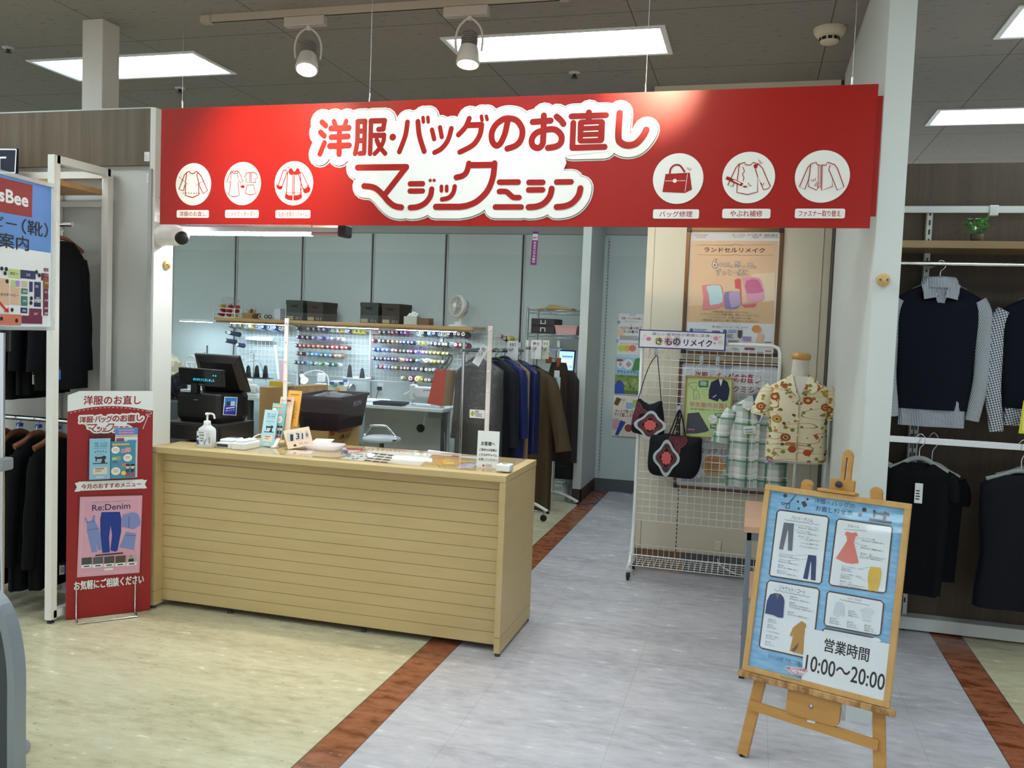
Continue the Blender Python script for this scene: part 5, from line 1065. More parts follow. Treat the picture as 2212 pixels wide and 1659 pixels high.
ebar('cross_bar', (e2(1622, 1520, -.03), e2(1900, 1608, -.03)), .036, -.016, -.002)
a_, b_ = e2(1596, 1458), e2(1932, 1543); lg = MB(); lg.box((a_[0], -.024, -.014), (b_[0] + .004, -.001, .020), ewd, bev=.003, fr=ef); lg.build('ledge', ea)
q0, q1 = e2(1702, 1495), e2(1812, 1562); pl = MB(); r_ = .018; x0, x1, y0, y1 = q0[0], q1[0], e2(1757, 1556)[1], -.024
pp = [(x0, y1), (x0, y0 + r_), (x0 + r_ * .3, y0 + r_ * .3), (x0 + r_, y0), (x1 - r_, y0), (x1 - r_ * .3, y0 + r_ * .3), (x1, y0 + r_), (x1, y1)]; pl.prism(pp, -.014, .004, ew_, ef); pl.build('centre_plate', ea)
c_ = e2(1753, 1526); MB().lathe([(.008, 0), (.008, .002), (.004, .005), (.0001, .0055)], M['steel'], g3(ef, *c_, .004), enn, 14).build('bolt', ea)
m0 = e2(1813, 1055, -.03); mt_ = e2(1826, 970, -.03); ms = MB(); hw = .0185; xm_ = (e2(1808, 1030, -.03)[0] + e2(1841, 1030, -.03)[0]) / 2; yt = mt_[1] - hw; yb = -.03
for sgn in (-1, 1): ms.prism([(xm_ + sgn * .004, yb), (xm_ + sgn * hw, yb), (xm_ + sgn * hw, yt), (xm_ + sgn * .004, yt)], -.062, -.040, ew_, ef)
ms.prism([(xm_ + hw * math.cos(pi * i / 12), yt - .012 + (hw + .012) * math.sin(pi * i / 12) if 0 < i < 12 else yt - .012) for i in range(13)], -.0621, -.0399, ew_, ef); ms.build('mast', ea)
k0, k1 = e2(1792, 1035), e2(1841, 1062); MB().box((k0[0], eh + .012, -.040), (k1[0], eh + .058, -.012), ew_, bev=.002, fr=ef).build('clamp_block', ea)
k0, k1 = e2(1768, 1060), e2(1850, 1072); MB().box((k0[0], eh + .001, -.040), (k1[0], eh + .0135, .020), ew_, bev=.002, fr=ef).build('clamp_ledge', ea)
kb = g3(ef, (k0[0] + k1[0]) / 2 + .004, eh + .036, -.012); kn = MB()
kn.lathe([(.006, 0), (.006, .012), (.014, .014), (.014, .026), (.0001, .028)], mat('#33363b', .5), kb, enn, 3); kn.lathe([(.006, 0), (.006, .012), (.0125, .0145), (.0125, .0255), (.0001, .0275)], mat('#33363b', .5), kb, enn, 16); kn.build('knob', ea)
rt = g3(ef, xm_, eh * .9, -.055); rb_ = V((rt.x + .01, rt.y + .42, .0)); MB().beam(rt, rb_, .03, .02, ew_, side=tuple(eb)).build('rear_leg', ea)
ebar('paper_label', (e2(1745, 1556, -.01), e2(1762, 1560, -.01)), .008, -.002, -.0012, M['paper'])
# ================================================================== SMALL TABLE
tb = thing('side_table', 'narrow table with a pinkish wood top and grey steel legs behind the easel', 'table', (.2, 4.56, 0)); tw = wood_mat('pale pink laminate', '#c69a80', '#d0a68c', (4, 30, 4)); gm = mat('#7d8790', .4, .2)
MB().box((-.004, 4.215, .705), (.425, 4.905, .735), tw, bev=.003).build('table_top', tb)
MB().box((.012, 4.235, .665), (.41, 4.26, .705), gm).box((.012, 4.86, .665), (.41, 4.885, .705), gm).box((.012, 4.26, .665), (.032, 4.86, .705), gm).box((.39, 4.26, .665), (.41, 4.86, .705), gm).build('apron', tb)
for x in (.010, .388):
    for y in (4.235, 4.861):
        l_ = MB().box((x, y, .02), (x + .024, y + .024, .705), gm, bev=.002).build('leg', tb); MB().box((x - .001, y - .001, 0), (x + .025, y + .025, .022), M['black'], bev=.002).build('foot_cap', l_)
ns_ = MB().box((.011, 4.30, .36), (.40, 4.82, .372), tw); ns_.build('shelf', tb)

# ================================================================== POSTERS ON THE BEIGE WALL
bz = mat('#6b4d30', .35, .5); bzc = mat('#2b2522', .4)
def snap_frame(name, label, x0, x1, z0, z1, y, draw, cr):
    t = thing(name, label, 'framed poster', ((x0 + x1) / 2, y, z0), 'snap frames on the beige wall'); w_ = .026; fr = frame((x0, y, z0), (0, -1, 0)); W_, H_ = x1 - x0, z1 - z0; m = MB()
    for lo, hi in (((.03, 0, 0), (W_ - .03, w_, .014)), ((.03, H_ - w_, 0), (W_ - .03, H_, .014)), ((0, .03, 0), (w_, H_ - .03, .014)), ((W_ - w_, .03, 0), (W_, H_ - .03, .014))): m.box(lo, hi, bz, bev=.003, fr=fr)
    m.build('frame', t); s = MB()
    for a, b in ((0, 0), (W_ - .034, 0), (0, H_ - .034), (W_ - .034, H_ - .034)): MB().box((a, b, 0), (a + .034, b + .034, .016), bzc, bev=.006, fr=fr).build('corner_cap', t)
    s.prism([(w_ - .004, w_ - .004), (W_ - w_ + .004, w_ - .004), (W_ - w_ + .004, H_ - w_ + .004), (w_ - .004, H_ - w_ + .004)], 0, .003, mat('#e2e3e6', .6), fr)
    pa = Panel(s, (fr[0] + fr[3] * .003, *fr[1:]), h=.0004).px(cr); draw(pa); s.build('poster_sheet', t)
    g = MB(); g.prism([(w_, w_), (W_ - w_, w_), (W_ - w_, H_ - w_), (w_, H_ - w_)], .009, .0102, M['glass'], fr); g.build('glazing', t); return t
JJ = crop(1440, 480, 5.529)
def bags(pa):
    pe = mat('#e9c6a4', .6); rm = mat('#b86a55', .6); k = mat('#4a3226', .6)
    pa.poly([(302, 222), (1332, 226), (1290, 960), (1278, 1215), (245, 1188), (262, 900)], pe); pa.up()
    pa.poly([(258, 1000), (1290, 945), (1278, 1215), (245, 1188)], mat('#dfb98c', .6)); pa.poly([(1010, 620), (1290, 600), (1285, 930), (1140, 955)], mat('#efdcc0', .6)); pa.up()
    pa.text('SUSTAINABLE', (325, 145, 492, 163), rm, .01); pa.text('FASHION', (352, 172, 465, 188), rm, .01); pa.text('洋服・バッグのお直し', (778, 145, 948, 165), rm, .01); pa.text('マジックミシン', (800, 168, 915, 190), rm, .01); pa.text('靴・バッグ修理・合鍵', (972, 143, 1132, 162), k, .01); pa.text('Riat!', (1030, 165, 1100, 192), k, .0); pa.text('靴修理と合鍵の店', (1170, 147, 1322, 165), k, .02); pa.text('ミスタークラフトマン', (1152, 170, 1340, 190), k, .02)
    for y in (272, 395):
        pa.stroke([(370, y - (y > 300) * 8), (740, y), (820, y - 10), (910, y), (1275, y - 2)], 3, mat('#8c6b52', .6))
    pa.stroke([(720, 268), (770, 285), (820, 258), (870, 285), (915, 270)], 3, mat('#8c6b52', .6), 3)
    pa.text('ランドセルリメイク', (450, 305, 1172, 360), k, .02)
    wb = mat('#f6efe9', .6)
    for m, bo_, dx in ((mat('#6e4a3c', .6), .06, 0), (wb, .0, 0)):
        pa.text('6', (548, 440, 608, 545), m, bo_); pa.text('年間', (622, 480, 752, 532), m, bo_); pa.text('の', (758, 512, 795, 545), m, bo_); pa.text('想', (812, 466, 882, 540), m, bo_); pa.text('い', (900, 512, 942, 545), m, bo_); pa.text('出', (965, 484, 1028, 548), m, bo_); pa.text('を', (1035, 520, 1075, 552), m, bo_); pa.text('ずっと一緒に', (592, 562, 972, 636), m, bo_); pa.up()
    pk, lb2, lv = mat('#e58a8f', .6), mat('#bfe0ea', .6), mat('#b9a4cf', .6)
    pa.poly([(420, 765), (470, 750), (620, 745), (670, 790), (690, 960), (620, 1020), (455, 1045), (425, 1020), (440, 900)], pk, 2); pa.up(); pa.poly([(480, 765), (620, 752), (655, 800), (670, 950), (560, 985), (520, 985), (500, 850)], lb2, 2)
    pa.poly([(690, 850), (720, 830), (850, 825), (880, 870), (885, 980), (830, 1035), (700, 1035), (690, 960)], mat('#8f7fb0', .6), 2); pa.up(); pa.poly([(745, 840), (850, 830), (882, 880), (880, 985), (800, 1015), (765, 1000)], lv, 2)
    pa.poly([(812, 690), (850, 672), (880, 680), (900, 990), (1080, 970), (1050, 1015), (930, 1020), (890, 990), (870, 800), (820, 790)], mat('#d8606a', .6)); pa.up(); pa.poly([(890, 680), (960, 660), (1100, 665), (1145, 740), (1165, 860), (1150, 930), (960, 960), (930, 800)], mat('#e3a3c0', .6), 2); pa.up(); pa.poly([(950, 700), (1090, 690), (1140, 790), (1150, 830), (960, 850)], mat('#cf6f9c', .6), 2); pa.stroke([(900, 690), (930, 800), (955, 955)], 16, mat('#f0b9a0', .6), 3)
    for y, x0, x1 in ((1075, 545, 985), (1108, 400, 1125), (1143, 498, 1025), (1178, 418, 1100)):
        tx = {1075: '小学校の想い出が詰まったランドセル。', 1108: 'ミニチュアランドセルや壁掛け時計、財布、キーホルダーなど…', 1143: 'リメイクすることで、その想い出はずっと一緒に。', 1178: '６年間の想い出をずっと一緒の「特別なモノ」にしませんか？'}[y]; pa.text(tx, (x0, y - 14, x1, y + 12), k, .0)
    pa.text('ランドセルリメイク ラインナップ', (625, 1214, 885, 1232), mat('#5c5f70', .6)); pa.text('想い出のランドセルをどう残しますか？', (545, 1240, 972, 1268), M['navy'], .0)
    for c in ((297, 1288), (697, 1302)): pa.disc(c, 23, mat('#2f5fb0', .6))
    pa.up(); pa.disc((1072, 1275), 56, mat('#d98a3c', .6), 46); pa.lines((330, 1275, 490, 1310), 2, mat('#4f7fc0', .6)); pa.lines((735, 1285, 840, 1330), 2, mat('#4f7fc0', .6)); pa.rect((905, 1365, 1012, 1418), mat('#9f86c0', .6), .1); pa.poly([(850, 1290), (905, 1290), (900, 1370), (875, 1392), (848, 1370)], mat('#40302e', .6)); pa.poly([(1090, 1325), (1165, 1335), (1135, 1455), (1062, 1440)], mat('#e3b79a', .6)); pa.rect((540, 1295, 640, 1340), mat('#7c4f82', .6), .3); pa.lines((735, 1410, 880, 1460), 3, ik); pa.lines((720, 1340, 800, 1390), 3, ik)
    for b_ in ((930, 1500, 1050, 1525), (1172, 1430, 1255, 1440), (1170, 1535, 1248, 1545)): pa.rect(b_, mat('#7d2f3c', .6))
    pa.lines((775, 1500, 860, 1530), 3, gl); pa.lines((1070, 1550, 1160, 1580), 2, gl)
snap_frame('school_bag_poster', 'upper framed peach poster showing three school backpacks', -.484, .147, 1.495, 2.352, 6.078, bags, JJ)
def reform(pa):
    cr = crop(1470, 760, 5.352); pa.px(cr); rd_ = mat('#a82a38', .6)
    pa.poly([(40, 150), (1090, 165), (1080, 330), (40, 300)], mat('#d8dae6', .6)); pa.poly([(400, 170), (620, 160), (560, 220), (480, 210)], mat('#a9b6d8', .6)); pa.up()
    pa.text('洋服・バッグのお直し', (170, 245, 912, 350), rd_, .03); pa.text('マジックミシン', (330, 395, 960, 470), rd_, .02)
    pa.text('気軽にできるファッション', (262, 1030, 640, 1062), ik); pa.text('マジックミシンで', (170, 1118, 700, 1180), mat('#8f2a3c', .6), .02)
    pa.disc((380, 1320), 130, mat('#dfa85a', .6), 125); pa.disc((640, 1320), 130, mat('#c9505a', .6), 120); pa.up(); pa.text('Reform', (320, 1232, 445, 1268), mat('#c95a2c', .6), .02); pa.lines((310, 1295, 465, 1400), 4, mat('#a86a2c', .6)); pa.lines((570, 1295, 715, 1400), 4, mat('#8f2a3c', .6))
    pa.poly([(250, 1420), (560, 1430), (540, 1520), (180, 1505)], mat('#b9c2a4', .6)); pa.poly([(0, 1400), (180, 1420), (230, 1510), (0, 1500)], mat('#b8b4cf', .6)); pa.poly([(560, 1440), (800, 1400), (1000, 1440), (1080, 1520), (600, 1540)], mat('#c7cfae', .6))
snap_frame('repair_poster', 'lower framed poster with red lettering half hidden behind the wire rack', -.497, .180, .570, 1.462, 6.078, reform, JJ)
# three posters taped on the far wall
def wall_poster(name, label, px, col, draw):
    a, b = P(px[0], px[3], Y=8.938), P(px[2], px[1], Y=8.938); fr = frame((a.x, 8.938, a.z), (0, -1, 0)); m = MB(); w_, h_ = b.x - a.x, b.z - a.z
    m.prism([(0, 0), (w_, 0), (w_, h_), (0, h_)], 0, .0015, mat(col, .6), fr); pa = Panel(m, (fr[0] + fr[3] * .0015, *fr[1:]), h=.0008).px(crop(1320, 660, 5.72)); draw(pa); tag(m.build(name), label, 'poster', 'posters on the far passage wall')
def d1(pa):
    r_ = mat('#9c2f38', .6); pa.text('洋服・バッグのお直し', (128, 145, 385, 175), r_, .02); pa.text('マジックミシン', (165, 185, 335, 215), r_); pa.text('×', (240, 235, 258, 252), ik); cs = ['#b0483c', '#3c5fa0', '#c98a2c', '#3c8f5c']
    for i, ch_ in enumerate('SUSTAINABLE'): pa.text(ch_, (115 + i * 24.5, 264, 135 + i * 24.5, 296), mat(cs[i % 4], .6), .03)
    for i, ch_ in enumerate('FASHION'): pa.text(ch_, (160 + i * 25, 308, 181 + i * 25, 340), mat(cs[(i + 1) % 4], .6), .03)
    pa.lines((105, 375, 370, 435), 4, gl); pa.text('マジックミシンで出来る', (112, 462, 350, 482), r_)
    for x, cc in ((128, '#c6d86a'), (198, '#e8bd5a'), (265, '#dd7f72')): pa.disc((x, 528), 44, mat(cc, .6), 40)
    for b_, cc in (((225, 105, 310, 130), '#b9cfe6'), ((75, 185, 115, 225), '#9aa4b4'), ((80, 285, 160, 370), '#eccbb0'), ((60, 415, 95, 460), '#9fb8dd')): pa.rect(b_, mat(cc, .6), .4)
def d2(pa):
    pa.rect((50, 640, 370, 860), mat('#9fcbe6', .6)); pa.rect((45, 860, 370, 1095), mat('#7f9c58', .6)); pa.up(); pa.rect((45, 1050, 370, 1095), mat('#5b7440', .6))
    for i in range(26): pa.disc((150 + R.random() * 200, 890 + R.random() * 140), 9 + R.random() * 12, mat(('#93a866', '#64803f', '#aab878')[i % 3], .6), None)
    pa.up(); pa.disc((112, 725), 40, mat('#e7e7ec', .6), 50); pa.disc((212, 725), 62, mat('#e7e7ec', .6), 64); pa.rect((70, 660, 145, 690), mat('#a8552f', .6), .4); pa.poly([(180, 725), (215, 685), (255, 725), (215, 770)], mat('#a5a6bb', .6)); pa.poly([(90, 725), (115, 690), (140, 725), (115, 760)], mat('#a5a6bb', .6)); pa.poly([(300, 660), (380, 640), (380, 800), (255, 808), (280, 720)], mat('#4c8f4f', .6))
    pa.text('アウトドアウェア', (75, 805, 385, 850), M['navy'], .02); pa.text('お直ししませんか', (90, 862, 330, 892), mat('#2f5c3c', .6), .02); pa.poly([(75, 930), (100, 920), (125, 930), (160, 980), (158, 1090), (45, 1090), (45, 985)], mat('#2c4fb5', .6)); pa.up(); pa.disc((100, 932), 16, mat('#8c3f4a', .6), 12)
def d3(pa):
    for i in range(9): pa.stroke([(60 + i * 40, 1130), (10 + i * 40, 1250)], 6, mat('#d8cfc0', .6), cap=0)
    pa.up(); pa.poly([(70, 1130), (130, 1155), (80, 1240), (35, 1215)], mat('#6b4a2a', .6)); pa.poly([(78, 1145), (120, 1162), (82, 1225), (45, 1208)], mat('#e0b87a', .6)) if 0 else None; pa.rect((185, 1200, 270, 1275), mat('#8fb6e0', .6), .1); pa.rect((265, 1165, 330, 1260), mat('#a9c47a', .6), .1); pa.rect((130, 1150, 180, 1190), mat('#c8c4c4', .6), .2)
    pa.text('ネットで買った服の', (50, 1290, 345, 1330), mat('#4a3a36', .6), .02); pa.text('サイズ直ししませんか', (40, 1330, 350, 1375), mat('#8c4036', .6), .02); pa.poly([(15, 1410), (60, 1390), (105, 1410), (140, 1500), (120, 1510), (85, 1470), (75, 1530), (20, 1535)], mat('#d7a6b8', .6)); pa.poly([(118, 1415), (182, 1440), (85, 1605), (48, 1595)], mat('#2b4a9a', .6)); pa.disc((215, 1515), 48, mat('#9c4a32', .6))
wall_poster('sustainable_fashion_poster', 'top poster of three on the far wall, pale with coloured lettering', (1333, 679, 1392, 766), '#e6e8ea', d1)
wall_poster('outdoor_wear_poster', 'middle poster of three on the far wall, blue sky and blue jacket', (1329, 768, 1389, 853), '#bcdcf0', d2)
wall_poster('resizing_poster', 'bottom poster of three on the far wall, cream with dark red lettering', (1322, 855, 1384, 941), '#e9e2d6', d3)

# ================================================================== WIRE GRID RACK
GY = 5.93; wr = M['wire']
gk = thing('wire_grid_rack', 'white wire grid display rack on casters with a bottom basket', 'display rack', (-.28, 5.85, 0))
gl_, gr_, gt = P(1387, 760, Y=GY).x, P(1686, 760, Y=GY).x, P(1540, 742, Y=GY).z; zb = .31
pts = [(gl_, GY, zb), (gl_, GY, gt - .04), (gl_ + .012, GY, gt - .012), (gl_ + .04, GY, gt), (gr_ - .05, GY, gt), (gr_ - .015, GY, gt - .015), (gr_, GY, gt - .05), (gr_, GY, zb)]
f_ = MB().tube(pts, .0125, wr, 10)
for x in (gl_, gr_): f_.tube(smooth_pts([V((x, GY, zb + .01)), V((x, GY - .03, .22)), V((x, GY - .10, .11)), V((x, GY - .225, .075))], 4), .0125, wr, 8); f_.tube([(x, GY - .225, .078), (x, GY + .08, .078)], .0125, wr, 8); f_.tube([(x, GY, .31), (x, GY, .078)], .0125, wr, 8)
f_.build('frame', gk)
g_ = MB(); nx = 18; dx = (gr_ - gl_) / nx
for i in range(1, nx): g_.tube([(gl_ + dx * i, GY, .36), (gl_ + dx * i, GY, gt - .03)], .0022, wr, 5, caps=False)
nz = int((gt - .05 - .36) / .0475)
for i in range(nz + 1): g_.tube([(gl_, GY - .004, .36 + i * .0475), (gr_, GY - .004, .36 + i * .0475)], .0022, wr, 5, caps=False)
g_.build('grid_panel', gk)
bs = MB(); y0, y1 = GY - .215, GY + .06
for z, ya, yb in ((.10, y0 - .005, y1), (.175, y0 - .01, y1)): bs.tube([(gl_, ya, z), (gr_, ya, z), (gr_, yb, z), (gl_, yb, z)], .003, wr, 6, closed=True)
for i in range(24): x = gl_ + (gr_ - gl_) * (i + .5) / 24; bs.tube([(x, y0 - .01, .175), (x, y0, .10), (x, y1, .10), (x, y1, .175)], .0018, wr, 5, caps=False)
for i in range(6): y = y0 + (y1 - y0) * i / 5; bs.tube([(gl_, y, .10), (gr_, y, .10)], .0018, wr, 5, caps=False)
bs.build('bottom_basket', gk)
for x in (gl_, gr_):
    for y in (GY - .215, GY + .07):
        c = MB().lathe([(.009, .045), (.009, .07)], M['chrome'], (x, y, 0)); c.lathe([(.004, -.008), (.0215, -.008), (.0225, -.004), (.0225, .004), (.0215, .008), (.004, .008)], M['black'], (x + .004, y - .01, .0225), (1, 0, 0), 18); c.box((x - .010, y - .016, .02), (x + .018, y + .006, .05), M['dgrey'], bev=.003); c.build('caster', gk)
# kimono sign
kq = [P(*a, Y=GY - .035) for a in ((1378, 749), (1566.5, 760), (1569, 720), (1382.5, 711))]; k0 = kq[0]; kz0 = P(1470, 754.5, Y=GY - .035).z; kz1 = P(1475, 715, Y=GY - .035).z; kx0, kx1 = P(1380, 730, Y=GY - .035).x, P(1568, 740, Y=GY - .035).x
km = MB(); kf = frame((kx0, GY - .035, kz0), (0, -1, 0)); kw_, kh_ = kx1 - kx0, kz1 - kz0; nvb = mat('#22397a', .45)
km.prism([(0, 0), (kw_, 0), (kw_, kh_), (0, kh_)], -.006, 0, nvb, kf); pa = Panel(km, kf, h=.0006).unit(kw_, kh_); pa.rect((.012, .06, .983, .94), mat('#e6e2e6', .5)); pa.up()
for x, w2, cc in ((.235, .055, '#dcd69a'), (.345, .055, '#d9b2b4'), (.445, .052, '#bfb3b4')): pa.disc((x, .58), w2, mat(cc, .6), .29, 10)
for x, y, r_, cc in ((.07, .33, .02, '#ecc9b4'), (.115, .5, .03, '#d9748a'), (.05, .52, .014, '#b5cfe2'), (.885, .33, .03, '#dd8a98'), (.935, .52, .032, '#e6cdb0'), (.875, .6, .016, '#8fa6dd'), (.93, .25, .012, '#9fb0e0')): pa.disc((x, y), r_, mat(cc, .6), r_ * 4, 7)
pa.up(); nvt = mat('#242a52', .6); pa.text('美しい着物地が素敵に変身。', (.155, .13, .84, .29), mat('#4a4f6e', .6), .0)
for ch_, x in zip('きもの', (.2, .31, .405)): pa.text(ch_, (x, .42, x + .075, .78), nvt, .03)
pa.text('リメイク', (.525, .44, .845, .80), nvt, .03); tag(km.build('kimono_sign'), 'long white sign with a navy border on top of the wire rack', 'sign')
# rack hooks
def rack_hook(px, label):
    p = P(*px, Y=GY - .004); t = thing('grid_hook', label, 'hook', p, 'chrome hooks on the wire rack')
    MB().box((p.x - .012, GY - .011, p.z - .004), (p.x + .012, GY - .0065, p.z + .05), M['clear'] if 'clear' in label else M['steel'], bev=.001).build('back_plate', t)
    MB().tube(smooth_pts([V((p.x, GY - .012, p.z + .01)), V((p.x, GY - .05, p.z + .002)), V((p.x, GY - .062, p.z + .022))], 4), .0028, M['clear'] if 'clear' in label else M['chrome'], 6).build('prong', t)
for px, lb in (((1417, 768), 'chrome grid hook holding the tall strap of the upper bag'), ((1515, 784), 'left of the two chrome hooks carrying the uniform poster'), ((1550, 786), 'right of the two chrome hooks carrying the uniform poster'), ((1466, 892), 'chrome grid hook holding the handles of the lower bag'), ((1445, 776), 'empty clear grid hook beneath the kimono sign')): rack_hook(px, lb)
# tote bags
KK = crop(1340, 840, 7.9); bgm = mat('#0d1119', .75, spec=.3); slv = mat('#b9c0c0', .35, .4); crl = mat('#d9635f', .6); mar = mat('#5a1f2a', .6); mr2 = mat('#8c3a46', .6); blk = mat('#0c0a10', .7)
def bag_body(fr, pts, d, m):
    q = smooth_pts([V((*p, 0)) for p in pts], 3, True); cx_ = sum(p.x for p in q) / len(q); cy_ = sum(p.y for p in q) / len(q); mb = MB()
    mb.loft([[g3(fr, cx_ + (p.x - cx_) * s, cy_ + (p.y - cy_) * s, c) for p in q] for s, c in ((.80, 0), (.97, d * .2), (1, d * .5), (.98, d * .8), (.93, d), (.5, d * 1.02))], m); return mb
def crest(pa, cx, cy, rx, ry, rot=0.):
    """the appliqué crest: silver petals, black field, coral flower"""
    def pet(k, n=48): return [(cx + rx * k * (1 + .13 * abs(math.cos(2 * (t - rot))) ** 3 - .16 * abs(math.sin(2 * (t - rot))) ** 2) * math.cos(t), cy + ry * k * (1 + .13 * abs(math.cos(2 * (t - rot))) ** 3 - .16 * abs(math.sin(2 * (t - rot))) ** 2) * math.sin(t)) for t in [2 * pi * i / n for i in range(n)]]
    pa.poly(pet(.98), slv); pa.up(); pa.poly(pet(.80), mat('#6d7576', .4, .3)); pa.up(); pa.poly(pet(.74), blk); pa.up(); pa.stroke(pet(.66), 9, mr2, closed=True); pa.stroke(pet(.55), 6, crl, closed=True); pa.up()
    pa.poly([(cx + (.40 + .035 * math.sin(9 * t)) * rx * math.cos(t), cy + (.38 + .03 * math.sin(9 * t)) * ry * math.sin(t)) for t in [2 * pi * i / 54 for i in range(54)]], crl); pa.up()
    for i in range(3): pa.stroke([(cx + (.1 + .08 * i) * rx * math.cos(t), cy + (.1 + .08 * i) * ry * math.sin(t)) for t in [2 * pi * j / 18 for j in range(18)]], 3, mat('#c4504e', .6), closed=True)
def tote(name, label, outline, y, d, straps, art, pr=None):
    fr = (V((0, y, 0)), V((1, 0, 0)), V((0, 0, 1)), V((0, -1, 0))); loc = lambda x, yy: (lambda q: (q.x, q.z))(P(*KK(x, yy), Y=y - d)); pts = [loc(*a) for a in outline]
    cc = V((sum(p[0] for p in pts) / len(pts), y, min(p[1] for p in pts))); t = thing(name, label, 'bag', cc, 'kimono tote bags')
    bag_body(fr, pts, d, bgm).build('bag_body', t); s = MB(); pa = Panel(s, (V((0, y - d * 1.03, 0)), V((1, 0, 0)), V((0, 0, 1)), V((0, -1, 0))), h=.001).px(KK); art(pa); s.build('applique', t)
    for st, w_ in straps:
        b = MB(); L_ = [V((*loc(*a), 0)) for a in st]; L_ = smooth_pts(L_, 4); rr = .002 + w_; b.tube([g3(fr, p.x, p.y, d * .5) for p in L_], rr, bgm, 8, flat=.35); b.build('handle', t)
def art1(pa):
    pa.poly([(285, 205), (345, 250), (385, 330), (460, 385), (440, 405), (330, 430), (300, 520), (250, 540), (235, 620), (185, 600), (215, 470), (235, 380), (265, 300)], mar); pa.up()
    pa.stroke([(290, 215), (350, 265), (380, 340), (465, 390)], 10, mr2, 3); pa.stroke([(270, 300), (320, 340), (345, 400), (420, 410)], 7, mr2, 3); pa.stroke([(190, 585), (260, 595), (280, 540)], 9, mr2, 2)
    for i in range(7): a_ = .4 + i * .75; pa.stroke([(280, 415), (280 + 42 * math.cos(a_), 415 + 60 * math.sin(a_))], 4, mr2)
    crest(pa, 508, 620, 250, 225, .1)
def art2(pa):
    pa.poly([(812, 880), (852, 790), (880, 810), (1105, 815), (1150, 880), (1110, 960), (1030, 1020), (1020, 1090), (985, 1140), (920, 1050), (910, 960), (860, 890)], mar); pa.up()
    pa.stroke([(1105, 822), (1140, 880), (1100, 955), (1020, 1010), (1010, 1085), (985, 1125)], 11, mr2, 3); pa.stroke([(1060, 830), (1070, 880), (1010, 960), (960, 1000)], 7, mr2, 3); pa.stroke([(815, 880), (850, 800)], 8, mr2)
    for i in range(8): a_ = i * .78; pa.stroke([(960, 890), (960 + 55 * math.cos(a_), 890 + 60 * math.sin(a_))], 4, mr2)
    crest(pa, 785, 1180, 208, 285, .06)
tote('tote_bag', 'upper black bag with a long strap and coral flower crest', [(300, 165), (420, 235), (510, 265), (690, 205), (715, 300), (742, 520), (738, 770), (640, 820), (540, 850), (420, 810), (300, 775), (195, 740), (175, 640), (200, 470), (245, 330)], GY - .014, .055, [([(300, 170), (460, -330), (610, -565), (640, -400), (690, 210)], .006)], art1)
tote('tote_bag', 'lower wide black bag with two handles and coral flower crest', [(510, 800), (640, 780), (800, 770), (1000, 800), (1200, 830), (1380, 850), (1385, 1000), (1380, 1220), (1330, 1420), (1230, 1540), (1080, 1545), (800, 1510), (560, 1480), (470, 1400), (455, 1250), (480, 1000)], GY - .014, .075, [([(830, 775), (900, 600), (985, 385), (1030, 420), (1000, 620), (1005, 800)], .010), ([(880, 790), (960, 560), (1010, 380), (1060, 560), (1100, 815)], .010)], art2)
# uniform poster
ux = crop(1470, 760, 5.352); uy = GY - .02; uq0, uq1 = P(*ux(45, 985), Y=uy), P(*ux(600, 285), Y=uy); x0, x1 = P(*ux(38, 640), Y=uy).x, P(*ux(597, 640), Y=uy).x; z0, z1 = P(*ux(320, 1000), Y=uy).z, P(*ux(320, 282), Y=uy).z
up_ = thing('uniform_poster', 'wood framed green school uniform poster hung on the wire rack', 'framed poster', ((x0 + x1) / 2, uy, z0)); uf = frame((x0, uy, z0), (0, -1, 0)); w_, h_ = x1 - x0, z1 - z0; b_ = .011; fm = MB()
for lo, hi in (((0, 0, -.006), (w_, b_, .012)), ((0, h_ - b_, -.006), (w_, h_, .012)), ((0, b_, -.006), (b_, h_ - b_, .012)), ((w_ - b_, b_, -.006), (w_, h_ - b_, .012))): fm.box(lo, hi, mat('#a8884e', .5), bev=.0015, fr=uf)
fm.build('frame', up_); us_ = MB(); us_.prism([(b_ - .002, b_ - .002), (w_ - b_ + .002, b_ - .002), (w_ - b_ + .002, h_ - b_ + .002), (b_ - .002, h_ - b_ + .002)], -.004, .002, mat('#bcd08e', .6), uf); pa = Panel(us_, uf, h=.0026).px(ux)
nj = mat('#1c2140', .7); gn = mat('#2c6a48', .6)
pa.poly([(355, 350), (440, 312), (490, 312), (545, 350), (568, 430), (562, 490), (545, 560), (490, 575), (450, 540), (430, 575), (325, 540), (330, 440)], nj); pa.up(); pa.poly([(442, 314), (492, 314), (465, 400)], M['white']); pa.stroke([(376, 525), (412, 500)], 8, M['white'])
pa.poly([(210, 335), (322, 332), (322, 410), (240, 408), (228, 425), (225, 405), (212, 405)], gn); pa.poly([(398, 712), (585, 705), (585, 760), (415, 762), (400, 775)], gn); pa.poly([(343, 840), (430, 835), (438, 885), (425, 890), (343, 885)], gn); pa.up(); pa.lines((228, 345, 308, 395), 3, M['white'], .5, .2); pa.lines((412, 720, 500, 755), 2, M['white'], .5, .2); pa.lines((355, 850, 425, 880), 2, M['white'], .5, .2)
pa.stroke([(90, 370), (140, 355), (200, 360), (205, 395), (180, 395), (185, 435), (140, 435), (135, 400), (110, 405), (90, 370)], 4, ik, closed=True); pa.stroke([(150, 450), (205, 450), (225, 545), (200, 550), (185, 490), (178, 555), (155, 550), (150, 450)], 4, ik, closed=True); pa.stroke([(250, 440), (325, 440), (325, 500), (270, 505)], 3, gl, closed=True)
pa.text('学生服のお直し', (105, 588, 568, 645), mat('#cf6a86', .6), .02); pa.text('毎日着る制服だから、もっとキレイに', (112, 660, 560, 682), mat('#3f5a44', .6))
